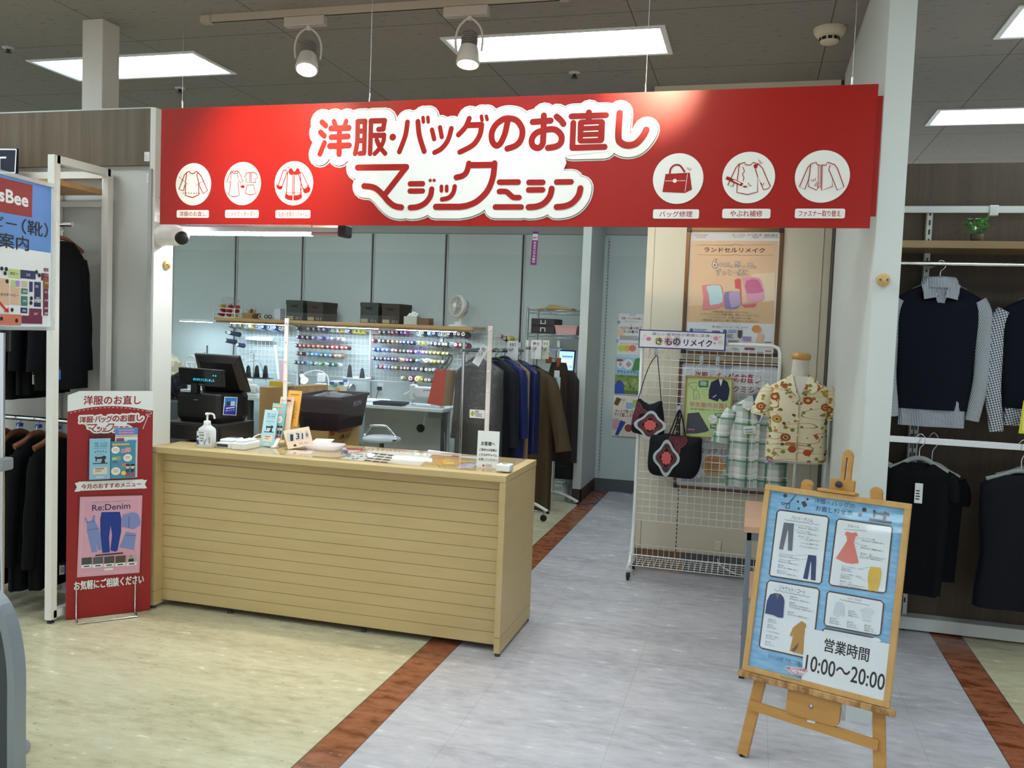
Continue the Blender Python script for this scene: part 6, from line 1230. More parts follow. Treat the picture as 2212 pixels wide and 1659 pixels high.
pa.poly([(82, 712), (212, 698), (332, 905), (300, 925), (240, 935), (190, 945), (60, 945)], mat('#4a4d58', .7)); pa.up()
for i in range(6): pa.stroke([(100 + i * 20, 712 - i * 2), (85 + i * 45, 940 - i * 5)], 3, mat('#33363f', .7))
pa.disc((375, 775), 52, M['white'], 48); pa.disc((495, 880), 50, M['white'], 46); pa.up(); pa.stroke([(335, 795), (420, 770)], 6, mat('#7fae86', .6)); pa.stroke([(345, 750), (365, 765)], 4, ik); pa.rect((78, 888, 162, 904), mat('#cf6a86', .6), .4); us_.build('poster_sheet', up_)
wv = MB()
for hx, fx in ((1515, .13), (1550, .80)): p = P(hx, 785, Y=GY - .05); wv.tube([(p.x, GY - .05, p.z), (x0 + w_ * fx * .25 if fx < .5 else x0 + w_ * .78, uy - .004, z1 - .004)], .0018, M['white'], 5); 
wv.build('hanging_cord', up_)
def open_collar(fr, m, inner, d, v, par):
    def pl(pts, lift, mm, nm_):
        q = [g3(fr, a, b, d * (.52 + .50 * min(1, -min(b, 0) / .09)) + lift) for a, b in pts]; n_ = fr[3]
        ar = sum(pts[i][0] * pts[(i + 1) % len(pts)][1] - pts[(i + 1) % len(pts)][0] * pts[i][1] for i in range(len(pts))); q = q if ar > 0 else q[::-1]
        MB().loft([[p - n_ * .004 for p in q], q], mm, sm=False).build(nm_, par)
    pl([(-.056, .01), (.056, .01), (.03, -.045), (0, -v), (-.03, -.045)], .004, inner, 'neck_opening')
    for s in (-1, 1): pl([(s * .046, .022), (s * .070, .006), (s * .108, -.062), (s * .060, -.085), (s * .052, -.072), (s * .004, -v), (s * .022, -.07)], .011, m, 'collar')
# plaid shirt on hanger
kp = NT('green plaid cotton', .8, .2); x_, y_, z_ = kp.xyz(); base = '#d9dbd6'
def plaid(k, x_, z_, per, base, g1, g2, wl):
    c = k.mix(k.math('MULTIPLY', k.band(x_, per, per * .40, .015), .5), base, g2); c = k.mix(k.math('MULTIPLY', k.band(z_, per, per * .36, .005), .5), c, g2)
    c = k.mix(k.math('MULTIPLY', k.band(x_, per, per * .13, .05), .75), c, g1); c = k.mix(k.math('MULTIPLY', k.band(z_, per, per * .11, .04), .7), c, g1)
    c = k.mix(k.math('MULTIPLY', k.band(x_, per, per * .05, .078), .8), c, wl); c = k.mix(k.math('MULTIPLY', k.band(z_, per, per * .05, .07), .8), c, wl); c = k.mix(k.math('MULTIPLY', k.band(z_, per, per * .02, .088), .6), c, g2); return c
plm_ = kp.col(plaid(kp, x_, z_, .118, base, '#2f7457', '#8fa398', '#eef0ea'))
sy = GY - .165; np_ = P(1641, 858, Y=sy); sf = gframe((np_.x, sy, np_.z), 0)
hem = P(1640, 1052, Y=sy).z; ps = thing('plaid_shirt', 'short sleeved green and white plaid shirt on a hanger at the wire rack', 'shirt', (np_.x, sy, hem)); sh_h = np_.z - hem
body_mesh(sf, .178, sh_h, .06, plm_, neck=.062, slope=.075, hem=1.06, seed=4, folds=7, amp=.012, neckdrop=.02).build('shirt_body', ps)
for s in (-1, 1):
    pts = [g3(sf, s * .158, -.10, 0), g3(sf, s * .185, -.16, .01), g3(sf, s * .215, -.26, .012), g3(sf, s * .222, -.30, .012)]; MB().tube(smooth_pts(pts, 4), [.05 + .018 * i / 12 for i in range(13)], plm_, 16, flat=.8).build('sleeve', ps)
open_collar(sf, plm_, mat('#56688c', .8), .06, .15, ps)
pk_ = MB(); pk_.prism([(-.012, -sh_h + .01), (.012, -sh_h + .01), (.012, -.15), (-.012, -.15)], .058, .066, plm_, sf); pk_.build('placket', ps); bt = MB()
for i in range(5): bt.lathe([(.005, 0), (.005, .002), (.0001, .0025)], M['white'], g3(sf, 0, -.17 - i * .085, .066), sf[3], 10)
bt.build('buttons', ps)
pt_ = MB(); tf = frame(g3(sf, -.085, -.235, .073), (.05, -1, .1), (1, 0, .12)); pt_.prism([(0, 0), (.075, 0), (.075, .05), (0, .05)], 0, .0015, mat('#dfe6c9', .6), tf); pa = Panel(pt_, tf, h=.002).unit(.075, .05); pa.rect((.08, .3, .9, .6), mat('#cfe0f2', .6)); pa.up(); pa.lines((.12, .36, .85, .54), 2, mat('#3f6fae', .6), .6, .2); pa.text('¥7,600~', (.2, .68, .85, .88), M['ink'], .02); pt_.build('price_tag', ps)
hanger((g3(sf, 0, .012, 0), *sf[1:]), 'shirt_hanger', 'grey hanger inside the plaid shirt at the wire rack', None, half=.15, m=mat('#6e6c6c', .5), hook=.10, body=.013, drop=.07)
wh_ = MB().tube([V((np_.x, sy, np_.z + .10)), V((np_.x + .0, GY - .03, np_.z + .125)), V((np_.x, GY - .005, np_.z + .125))], .003, M['steel'], 6); tag(wh_.build('garment_hook'), 'thin steel arm of the wire rack carrying the plaid shirt', 'hook')
# leaflet pocket next to the shirt
ly = GY - .25; l0, l1 = P(1651, 1000, Y=ly), P(1678, 926, Y=ly); lm = MB(); lf = frame((l0.x, ly, l0.z), (.0, -1, 0)); w_, h_ = l1.x - l0.x, l1.z - l0.z; lm.prism([(0, 0), (w_, 0), (w_, h_), (0, h_)], 0, .004, mat('#c3c6dd', .5), lf); pa = Panel(lm, lf, h=.0046).unit(w_, h_); pa.poly([(.2, .3), (.75, .3), (.85, .62), (.6, .62), (.5, .42), (.42, .62), (.18, .62)], mat('#2c4fae', .6)); pa.rect((.1, .04, .9, .12), mat('#e4e6f0', .6)); pa.lines((.15, .68, .85, .76), 3, ik); pa.poly([(.3, .82), (.8, .82), (.85, .9), (.2, .9)], mat('#3a3f5a', .6)); pa.rect((.35, .92, .85, .98), mat('#b58fae', .6))
lm.tube([V(((l0.x + l1.x) / 2, ly, l1.z)), V(((l0.x + l1.x) / 2, GY - .06, l1.z + .12)), V(((l0.x + l1.x) / 2, GY - .005, l1.z + .12))], .002, M['steel'], 5); tag(lm.build('denim_leaflet'), 'lavender leaflet with blue jeans hanging between plaid shirt and mannequin', 'leaflet')

# ================================================================== MANNEQUIN
kf_ = NT('floral cotton', .75, .25)
def floral(k):
    def vor(scale, off):
        v = k.t.nodes.new('ShaderNodeTexVoronoi'); v.inputs['Scale'].default_value = scale; v.inputs['Randomness'].default_value = .9; mp_ = k.vmap((1, .35, 1.25), off, (0, .5, 0)); k.t.links.new(mp_, v.inputs['Vector']); return v
    v1 = vor(12.5, (0, 0, 0)); v2 = vor(27, (3, 1, 2)); c = 'f'; cream = '#e9dfbe'
    nz_ = k.noise(5, k.vmap((.6, .4, 2.2), (1, 0, 0), (0, -.35, 0)), 1, .5); vine = k.math('LESS_THAN', k.math('ABSOLUTE', k.math('SUBTRACT', k.math('FRACT', k.math('MULTIPLY', nz_, 7)), .5)), .035)
    col = k.mix(k.math('MULTIPLY', vine, .9), cream, '#a4622f')
    s2 = k.n('SeparateColor'); k.t.links.new(v2.outputs['Color'], s2.inputs[0]); lc = k.ramp(s2.outputs[0], [(.0, '#8f9a3c'), (.35, '#6b7a34'), (.5, '#b8a03c'), (.7, '#5a4a34'), (.95, '#c98a4a')]); k_on = k.math('MULTIPLY', k.math('LESS_THAN', v2.outputs['Distance'], .37), k.math('GREATER_THAN', s2.outputs[1], .30)); col = k.mix(k_on, col, lc)
    s1 = k.n('SeparateColor'); k.t.links.new(v1.outputs['Color'], s1.inputs[0]); fc = k.ramp(s1.outputs[0], [(.1, '#c0552f'), (.4, '#8a5236'), (.6, '#c9a23f'), (.85, '#a8433a')]); on = k.math('GREATER_THAN', s1.outputs[1], .58)
    col = k.mix(k.math('MULTIPLY', on, k.math('LESS_THAN', v1.outputs['Distance'], .36)), col, fc); col = k.mix(k.math('MULTIPLY', on, k.math('LESS_THAN', v1.outputs['Distance'], .19)), col, '#d9c26a'); col = k.mix(k.math('MULTIPLY', on, k.math('LESS_THAN', v1.outputs['Distance'], .12)), col, '#8a3f2c'); return col
flm = kf_.col(floral(kf_))
my = 5.42; nk = P(1722, 815, Y=my); mn = thing('mannequin', 'cloth covered torso mannequin with a wooden neck cap on a steel pole', 'mannequin', (nk.x + .03, my, 0)); mc = V((nk.x + .015, my, nk.z)); lin_ = mat('#d5cec2', .8, bump=.1)
tr_ = MB(); n = 36
def ell(a, b, z, dx=0): return [V((mc.x + dx + a * math.copysign(abs(math.cos(t)) ** .85, math.cos(t)), my + b * math.sin(t), z)) for t in [2 * pi * i / n for i in range(n)]]
zt = P(1722, 776, Y=my).z; zbm = P(1722, 1002, Y=my).z
tr_.loft([ell(.15, .09, zbm + .012), ell(.158, .10, zbm + .03), ell(.155, .10, zbm + .10), ell(.128, .085, zbm + .22), ell(.15, .10, zbm + .36), ell(.155, .095, zbm + .44), ell(.145, .08, mc.z - .075), ell(.09, .06, mc.z - .035), ell(.052, .05, mc.z - .005), ell(.046, .046, zt)], lin_); tr_.build('torso', mn)
ax_ = V((-.06, 0, 1)); MB().lathe([(.044, .0), (.054, .006), (.054, .030), (.048, .038), (.0001, .040)], wood_mat('turned beech', '#c58f4c', '#d6a661', (20, 20, 20)), (mc.x, my, zt - .002), (.06, -.05, 1), 28).build('neck_cap', mn)
MB().tube([(mc.x, my, .02), (mc.x, my, zbm + .03)], .012, M['chrome'], 12).build('pole', mn); MB().lathe([(.15, 0), (.15, .008), (.03, .02), (.016, .05)], M['steel'], (mc.x, my, 0), n=28).build('base', mn)
fs = thing('floral_shirt', 'short sleeved cream floral shirt worn by the mannequin', 'shirt', (mc.x, my, zbm)); ff = gframe((mc.x, my, mc.z), 0); hz_ = P(1722, 992, Y=my).z; hh = mc.z - hz_
body_mesh(ff, .172, hh, .118, flm, neck=.062, slope=.062, hem=1.0, waist=.97, seed=9, folds=5, amp=.006, neckdrop=.015).build('shirt_body', fs)
for s in (-1, 1):
    pts = [g3(ff, s * .142, -.078, 0), g3(ff, s * .175, -.12, .0), g3(ff, s * .20, -.20, .006), g3(ff, s * .208, -.235, .008)]; MB().tube(smooth_pts(pts, 4), [.052 + .012 * i / 12 for i in range(13)], flm, 16, flat=.95).build('sleeve', fs)
open_collar(ff, flm, lin_, .118, .115, fs); b_ = MB()
for i in range(4): b_.lathe([(.006, 0), (.006, .002), (.0001, .003)], M['white'], g3(ff, .0, -.14 - i * .095, .121), ff[3], 10)
b_.build('buttons', fs); MB().prism([(-.003, -hh + .012), (.003, -hh + .012), (.003, -.115), (-.003, -.115)], .114, .1195, mat('#b8a878', .8), ff).build('placket', fs)

# ================================================================== MENSWEAR BAY ON THE RIGHT
bay = thing('wall_shelving', 'white slotted uprights, rails and oak shelf of the menswear bay', 'shelf unit', (2.2, 5.2, 0)); gw = mat('#ccd1d0', .45)
zr = P(2080, 453, Y=5.34).z; MB().box((.565, 5.325, zr - .018), (4.5, 5.345, zr + .018), gw).build('top_rail', bay)
cl_ = P(2147, 457, Y=5.32); MB().box((cl_.x - .022, 5.315, zr - .035), (cl_.x + .022, 5.352, zr + .022), gw, bev=.003).build('rail_clip', bay)
for px in (2007, 2400):
    x = P(px, 490, Y=5.36).x
    for dx in (0,):
        u_ = MB().box((x - .014, 5.35, .05), (x + .014, 5.398, zr), gw)
        for i in range(44): u_.box((x - .005, 5.3485, .15 + i * .052), (x + .005, 5.351, .178 + i * .052), M['dgrey'])
        u_.build('upright', bay)
x = P(1940, 1320, Y=5.36).x
u_ = MB().box((x - .004, 5.35, .05), (x + .02, 5.398, 1.3), gw)
for i in range(22): u_.box((x + .004, 5.3485, .15 + i * .052), (x + .012, 5.351, .178 + i * .052), M['dgrey'])
u_.build('upright', bay)
zs = P(2080, 520, Y=5.06).z; MB().box((.565, 5.06, zs - .038), (4.5, 5.396, zs), wood_mat('oak shelf board', '#8f7552', '#9d835e', (1.4, 16, 16))).build('wood_shelf', bay)
MB().box((.565, 5.30, .01), (4.5, 5.396, .082), gw, bev=.004).build('base_beam', bay)
for xx in (.9, 2.0): MB().lathe([(.012, 0), (.012, .012)], M['black'], (xx, 5.33, 0)).build('foot', bay)
zr1 = P(2080, 570.5, Y=5.10).z; rl = MB().tube([(.562, 5.10, zr1), (4.5, 5.10, zr1)], .0125, M['chrome'], 10); rl.build('upper_rail', bay)
zr2 = P(2060, 956, Y=5.10).z; MB().box((.562, 5.094, zr2 - .018), (4.5, 5.106, zr2 + .018), M['chrome'], bev=.002).build('lower_rail', bay)
for z in (zr1, zr2):
    for px in (2007, 2400): xx = P(px, 490, Y=5.36).x; MB().box((xx - .006, 5.10, z - .012), (xx + .006, 5.36, z + .012), gw).build('bracket', bay)
pp_ = P(2110, 516, Y=5.14); ptt = thing('potted_plant', 'small green plant in a clear brown pot on the oak shelf', 'plant', (pp_.x, 5.14, zs)); MB().lathe([(.026, 0), (.03, .002), (.033, .042), (.030, .042), (.028, .036), (.0001, .036)], mat('#4a3a2c', .35), (pp_.x, 5.14, zs), n=20).build('pot', ptt)
lf_ = MB(); lg_ = [mat('#3f8a34', .5), mat('#5aa844', .5), mat('#2f6a2c', .5)]
for i in range(38):
    an = R.random() * 6.28; el = .15 + R.random() * 1.1; d = V((math.cos(an) * math.cos(el), math.sin(an) * math.cos(el), math.sin(el))); b0 = V((pp_.x, 5.14, zs + .036)); L0 = .035 + .055 * R.random(); c = b0 + d * L0; s = d.cross(V((0, 0, 1))).normalized() * .016; up2 = s.cross(d).normalized() * .006; l_ = .034
    lf_.add([c, c + d * l_ * .5 + s + up2, c + d * l_ - V((0, 0, .008)), c + d * l_ * .5 - s + up2, c + d * l_ * .5 - up2 * .3], [(0, 1, 4), (1, 2, 4), (2, 3, 4), (3, 0, 4)], lg_[i % 3], True); lf_.tube([b0, c], .0012, lg_[2], 4, caps=False)
lf_.build('leaves', ptt)
ks = NT('striped shirting', .8, .2); xx, yy_, zz_ = ks.xyz(); strp = ks.col(ks.mix(ks.math('MAXIMUM', ks.band(xx, .0072, .0030), 0.), '#c6cbd2', '#3a4258'))
ks = NT('striped sleeve', .8, .2); xx, yy_, zz_ = ks.xyz(); strs = ks.col(ks.mix(ks.band(ks.math('ADD', xx, ks.math('MULTIPLY', zz_, .42)), .0075, .0030), '#c6cbd2', '#3a4258'))
kc = NT('gingham shirting', .8, .2); xx, yy_, zz_ = kc.xyz(); ging = kc.col(kc.mix(kc.math('MULTIPLY', kc.math('ADD', kc.band(kc.math('ADD', xx, kc.math('MULTIPLY', zz_, .3)), .013, .0065), kc.band(kc.math('SUBTRACT', zz_, kc.math('MULTIPLY', xx, .3)), .013, .0065)), .5), '#d5dae0', '#232a3f'))
vn = mat('#10131f', .85, spec=.15)
def vest_set(px, label, shirt_m, slv_m, yaw=0., hb=True, tone=vn, left_sleeve=True):
    yv = 5.10; c = P(*px, Y=yv); fr = gframe((c.x, yv, c.z), yaw); hem = c.z - P(px[0], 885, Y=yv).z; t = thing('vest_and_shirt', label, 'vest', (c.x, yv, c.z - hem - .08), 'vests over shirts')
    body_mesh(fr, .205, hem, .055, tone, neck=.075, slope=.07, hem=.86, seed=3, folds=4, amp=.005, neckdrop=.10).build('knit_vest', t)
    s = body_mesh((g3(fr, 0, -hem + .14, 0), *fr[1:]), .165, .23, .048, shirt_m, neck=.15, slope=.02, hem=1.0, seed=5, folds=6, amp=.008); s.build('shirt_tail', t)
    for sd_ in ((-1, 1) if left_sleeve else (1,)): 
        pts = [g3(fr, sd_ * .185, -.085, 0), g3(fr, sd_ * .222, -.17, 0), g3(fr, sd_ * .228, -.36, .01), g3(fr, sd_ * .225, -.50, .02), g3(fr, sd_ * .205, -.64, .02), g3(fr, sd_ * .195, -.71, .02)]; MB().tube(smooth_pts(pts, 4), [.048 - .014 * i / 20 for i in range(21)], slv_m, 14, flat=.6).build('sleeve', t)
    MB().prism([(-.048, .0), (.048, .0), (.02, -.10), (-.012, -.10)], .0, .046, shirt_m, fr).build('shirt_front', t)
    collar_mesh((g3(fr, 0, -.006, .0), *fr[1:]), shirt_m, neck=.074, h=.046, spread=.06, d=.045).build('collar', t)
    hanger((g3(fr, 0, .03, 0), *fr[1:]), 'shirt_hanger', 'grey hanger of the ' + ' '.join(label.split(',')[0].split()[:7]), 'hangers of the menswear bay', half=.13, m=mat('#4b4d50', .5), hook=zr1 - c.z - .03 + .018, body=.012, drop=.06)
vest_set((2030, 615), 'navy knit vest over a striped shirt, right of the pale pillar', strp, strs)
vest_set((2262, 640), 'dark knit vest over a gingham shirt at the right edge of the photo', ging, ging)
bkm = mat('#0c0d12', .85, spec=.15)
for i, (px, py, hp_, lb) in enumerate(((1985, 1000, 1282, 'black sleeveless top with a white tag, foremost on the lower rail'), (2012, 1012, 1252, 'black top right behind the tagged one on the lower rail'), (1905, 1010, 1250, 'black top nearest the pale pillar on the lower rail'))):
    yv = 5.03 + .115 * (i == 1) + .03 * (i == 2); c = P(px, py, Y=yv); fr = gframe((c.x, yv, c.z), .12 * (i - 1)); h_ = c.z - P(px, hp_, Y=yv).z; t = thing('sleeveless_shirt', lb, 'top', (c.x, yv, c.z - h_), 'black tops on the lower rail'); body_mesh(fr, .165, h_, .04, bkm, neck=.085, slope=.06, hem=.86, seed=30 + i, folds=5, amp=.008, neckdrop=.04).build('top_body', t)
    for s in (-1, 1): MB().tube(smooth_pts([g3(fr, s * .135, -.065, 0), g3(fr, s * .165, -.12, 0), g3(fr, s * .172, -.19, .0)], 4), [.045 - .002 * i_ for i_ in range(9)], bkm, 12, flat=.6).build('cap_sleeve', t)
    if i == 0: swing_tag(t, g3(fr, .005, -.10, .055), V((-.1, -1, .05)), w=.038, h=.105)
    hanger((g3(fr, 0, .022, 0), *fr[1:]), 'shirt_hanger', 'grey plastic hanger in the ' + lb.split(',')[0], 'hangers of the menswear bay', half=.14, m=mat('#8b8e90', .5), hook=max(.06, zr2 - c.z + .02), body=.013, drop=.06)
for i, (px, lb) in enumerate(((2205, 'dark charcoal dress at the right edge, front of the lower rail'), (2225, 'black dress behind the charcoal one at the right edge'))):
    yv = 5.04 + .11 * i; c = P(px, 1028 - 8 * i, Y=yv); fr = gframe((c.x, yv, c.z), 0); h_ = c.z - P(px, 1318, Y=yv).z; t = thing('dark_dress', lb, 'dress', (c.x, yv, c.z - h_), 'dark dresses'); body_mesh(fr, .185, h_, .045, mat('#16181f', .85, spec=.15) if i == 0 else bkm, neck=.08, slope=.05, hem=1.0, waist=.9, seed=40 + i, folds=5, amp=.008).build('dress_body', t)
    hanger((g3(fr, 0, .022, 0), *fr[1:]), 'shirt_hanger', 'grey plastic hanger in the ' + lb.split(' at')[0].split(' behind')[0], 'hangers of the menswear bay', half=.16, m=mat('#8b8e90', .5), hook=max(.06, zr2 - c.z + .02), body=.012, drop=.05)
yc = MB(); c0 = P(2200, 936, Y=4.98); c1 = P(2206, 865, Y=4.98); yf = frame((c0.x, 4.98, c0.z), (0, -1, 0)); yc.prism([(0, 0), (.16, 0), (.17, c1.z - c0.z), (.012, c1.z - c0.z)], -.002, 0, mat('#d8cf3c', .5), yf); pa = Panel(yc, yf, h=.0006).unit(.16, c1.z - c0.z); pa.rect((.1, .08, 1.02, .92), mat('#ece58a', .5)); yc.beam((c0.x + .09, 4.983, c1.z - .01), (c0.x + .09, 5.094, zr2 - .005), .004, .004, M['steel'], side=(1, 0, 0)); tag(yc.build('price_card'), 'yellow price card cut by the right edge of the photo', 'price card')
# ================================================================== WORKSHOP: shelf and what stands on it
SYF, SYB, SZ = 8.44, 8.885, 1.636
xl, xr = P(462, 684, Y=SYF).x, P(1022, 705, Y=SYF).x
swd = wood_mat('pine shelf board', '#b3915d', '#c6a570', (1.2, 14, 20)); swd2 = wood_mat('pine shelf underboard', '#96744a', '#a98558', (1.2, 14, 20))
ws = thing('wall_shelf', 'long pine wall shelf above the thread racks', 'shelf', ((xl + xr) / 2, SYB, SZ - .08))
MB().box((xl, SYF, SZ - .032), (xr, SYB, SZ), swd, bev=.002).build('shelf_board', ws); MB().box((xl + .02, SYF + .012, SZ - .052), (xr - .01, SYF + .06, SZ - .033), swd2).build('front_rail', ws)
for x in (-5.55, -4.96, -4.11, -3.26): MB().prism([(0, 0), (.2, 0), (.2, -.012), (.02, -.04), (0, -.04)], -.006, .006, M['grey'], (V((x, SYB, SZ - .033)), V((0, -1, 0)), V((0, 0, 1)), V((1, 0, 0)))).build('bracket', ws)
ldm = mat('#dcf1ff', .4, emit=18, name='lit under-shelf lamp')
for (a, b), lb in (((388, 455), 'bright under-shelf lamp sticking out left of the pine shelf'), ((497, 612), 'under-shelf lamp over the bagged thread cones'), ((686, 815), 'under-shelf lamp over the middle thread rack'), ((855, 985), 'under-shelf lamp over the right thread rack')):
    yl = SYF + .10; x0, x1 = P(a, 690, Y=yl).x, P(b, 700, Y=yl).x; t = thing('shelf_lamp', lb, 'light', ((x0 + x1) / 2, yl, SZ - .078), 'under-shelf lamps')
    MB().box((x0, yl - .012, SZ - .056), (x1, yl + .06, SZ - .034), M['white'], bev=.003).build('housing', t); MB().box((x0 + .01, yl - .006, SZ - .060), (x1 - .01, yl + .05, SZ - .0555), ldm).build('diffuser', t)
x0 = P(388, 690, Y=SYF + .1).x; MB().box((x0, SYF + .12, SZ - .036), (xl + .03, SYB, SZ - .03), M['white']).build('side_arm', ws)
# storage boxes
def box_thing(px, py, w_, h_, d_, colf, label):
    c = P(px, py, Y=SYF + .05); t = thing('storage_box', label, 'storage box', (c.x + w_ / 2, c.y + d_ / 2, SZ), 'dark storage boxes on the shelf'); m = mat(colf, .7, bump=.05); y = SYF + .05; x = c.x
    MB().box((x + .004, y + .004, SZ + .0005), (x + w_ - .004, y + d_ - .004, SZ + h_ - .03), m, bev=.002).build('body', t); MB().box((x, y, SZ + h_ - .042), (x + w_, y + d_, SZ + h_), m, bev=.003).build('lid', t)
    MB().box((x + w_ * .30, y + .0025, SZ + h_ * .66), (x + w_ * .68, y + .0045, SZ + h_ * .76), mat('#0d1020', .6)).build('hand_hole', t)
    p_ = MB(); fr = frame((x, y + .004, SZ), (0, -1, 0)); pa = Panel(p_, fr, h=.0012).unit(w_, h_); tn = mat('#b9a87f', .7)
    for i in range(4): pa.rect((.06, .80 + i * .045, .44, .835 + i * .045), tn)
    pa.text('01', (.58, .82, .88, .95), mat('#a39e90', .7), -.005); p_.build('label_print', t)
box_thing(617, 679, .205, .215, .30, '#3c4440', 'dark green storage box, leftmost on the shelf'); box_thing(662, 681, .195, .205, .34, '#3f3730', 'dark brown storage box beside the leftmost green one')
box_thing(777, 686, .21, .215, .30, '#3c4440', 'dark green storage box, third from left on the shelf'); box_thing(823.5, 688, .205, .21, .34, '#3f3730', 'dark brown storage box, rightmost on the shelf')
def plain_box(name, px, py, w_, h_, d_, col_, label, cat='box', y=SYF + .05, z=SZ):
    c = P(px, py, Y=y); return tag(MB().box((c.x, y, z + .0005), (c.x + w_, y + d_, z + h_), mat(col_, .7), bev=.002).build(name), label, cat)
plain_box('white_box', 592, 680, .075, .118, .10, '#cfd3dc', 'small white carton left of the dark storage boxes'); plain_box('tissue_box', 872, 691, .145, .085, .10, '#c9cbc3', 'pale tissue box right of the storage boxes'); 
c = P(904, 692, Y=SYF + .06); tag(MB().box((c.x, SYF + .06, SZ + .0005), (c.x + .115, SYF + .20, SZ + .072), mat('#7a5340', .6), bev=.003).build('wooden_box'), 'small brown wooden box between the tissue box and the fan', 'box')
pp = MB(); c = P(880, 672, Y=SYF + .08)
for i, (dx, h_) in enumerate(((0, .03), (.03, .045), (.06, .035))): pp.loft([[V((c.x + dx, SYF + .07, SZ + .087)), V((c.x + dx + .05, SYF + .07, SZ + .088)), V((c.x + dx + .06, SYF + .10, SZ + .087 + h_)), V((c.x + dx + .01, SYF + .11, SZ + .09 + h_))], [V((c.x + dx, SYF + .085, SZ + .087)), V((c.x + dx + .05, SYF + .085, SZ + .088)), V((c.x + dx + .06, SYF + .115, SZ + .089 + h_)), V((c.x + dx + .01, SYF + .125, SZ + .092 + h_))]], M['paper'], sm=False)
tag(pp.build('tissues'), 'white tissues pulled out of the tissue box', 'tissue')
# fan
fc = P(991, 662, Y=8.62); fn = thing('desk_fan', 'white round desk fan on the right end of the pine shelf', 'fan', (fc.x, 8.62, SZ)); fw = mat('#e6e5e1', .45); ax = V((-.52, -.85, .12)).normalized()
MB().lathe([(.10, 0), (.10, .010), (.09, .018), (.04, .022), (.04, .045), (.035, .05)], fw, (fc.x, 8.62, SZ), n=28).build('base', fn); hub = V((fc.x, 8.62, fc.z)); gfr = frame(hub, ax)
s_ = MB(); s_.box((-.018, -.17, -.05), (.018, -.06, -.02), fw, bev=.004, fr=gfr); s_.build('neck', fn); g_ = MB(); g_.lathe([(.108, -.02), (.118, -.01), (.118, .03), (.108, .045), (.102, .045), (.102, -.02)], fw, hub, ax, 36); g_.build('ring', fn); g_ = MB()
for i in range(40):
    a_ = 2 * pi * i / 40; d = gfr[1] * math.cos(a_) + gfr[2] * math.sin(a_); g_.tube([hub + d * .03 + ax * .062, hub + d * .07 + ax * .058, hub + d * .106 + ax * .042], .0013, fw, 4, caps=False); g_.tube([hub + d * .106 - ax * .018, hub + d * .085 - ax * .07, hub + d * .03 - ax * .10], .0015, fw, 4, caps=False)
g_.lathe([(.0001, .068), (.03, .064), (.032, .058)], fw, hub, ax, 20); g_.lathe([(.036, -.07), (.034, -.105), (.0001, -.11)], fw, hub, ax, 20); g_.build('guard', fn); bl = MB()
for i in range(5):
    a_ = 2 * pi * i / 5; d = gfr[1] * math.cos(a_) + gfr[2] * math.sin(a_); e = gfr[1] * -math.sin(a_) + gfr[2] * math.cos(a_); bl.add([hub + d * .02 - e * .012, hub + d * .095 - e * .045 - ax * .012, hub + d * .10 + e * .01 + ax * .006, hub + d * .02 + e * .012 + ax * .01], [(0, 1, 2, 3), (3, 2, 1, 0)], mat('#d5d4d0', .5))
bl.lathe([(.0001, .03), (.02, .025), (.022, -.02)], fw, hub, ax, 14); bl.build('blades', fn)
# basket with red cones, bag, scissors
bc = P(490, 672, Y=SYF + .09); bkx, bky = bc.x, SYF + .12; wb = thing('plastic_basket', 'white plastic basket holding red thread cones at the left end of the shelf', 'basket', (bkx, bky, SZ)); b_ = MB()
for z in (.004, .055, .11): b_.tube([(bkx - .13, bky - .08, SZ + z), (bkx + .13, bky - .08, SZ + z * (.9)), (bkx + .13, bky + .09, SZ + z), (bkx - .13, bky + .09, SZ + z)], .0045, M['white'], 6, closed=True)
for x in (-.13, .13):
    for y in (-.08, .09): b_.tube([(bkx + x, bky + y, SZ + .003), (bkx + x, bky + y, SZ + .115)], .006, M['white'], 6)
for i in range(10): x = bkx - .12 + i * .027; b_.tube([(x, bky + .09, SZ + .004), (x, bky + .09, SZ + .11)], .0018, M['white'], 4)
b_.box((bkx - .13, bky - .08, SZ + .001), (bkx + .13, bky + .09, SZ + .005), M['white']); b_.build('basket_body', wb)
def cone_mesh(r0, r1, l, m): 
    mb = MB(); mb.lathe([(r0 * .8, 0), (r0, .004), (r0, .012), (r1 * 1.02, l * .94), (r1 * .7, l), (r1 * .62, l)], m, n=14); return mb
cols = ['#a3262c', '#b53438', '#d9c27a', '#8f1f2a', '#b53a30', '#a3262c', '#d8b45c', '#9c2a3a', '#b8423a']
for i, cc in enumerate(cols):
    l_ = i % 3; x = bkx - .085 + .085 * l_ + .01 * (i // 3); z = SZ + .034 + .045 * (i // 3); mb = MB(); a_ = V((.3 * (i % 2) - .1, -1, .1 - .1 * (i % 3))); mb.lathe([(.021, 0), (.022, .004), (.017, .075), (.010, .078)], mat(cc, .6), (x, bky + .035, z), a_, 14)
    tag(mb.build('thread_cone'), ('dark red', 'red', 'pale yellow')[0 if cc in ('#8f1f2a', '#9c2a3a') else 2 if cc in ('#d9c27a', '#d8b45c') else 1] + f' thread cone in the white basket, {("bottom", "middle", "top")[i // 3]} layer, {ordn[l_]} from left', 'thread cone', 'cones in the white basket')
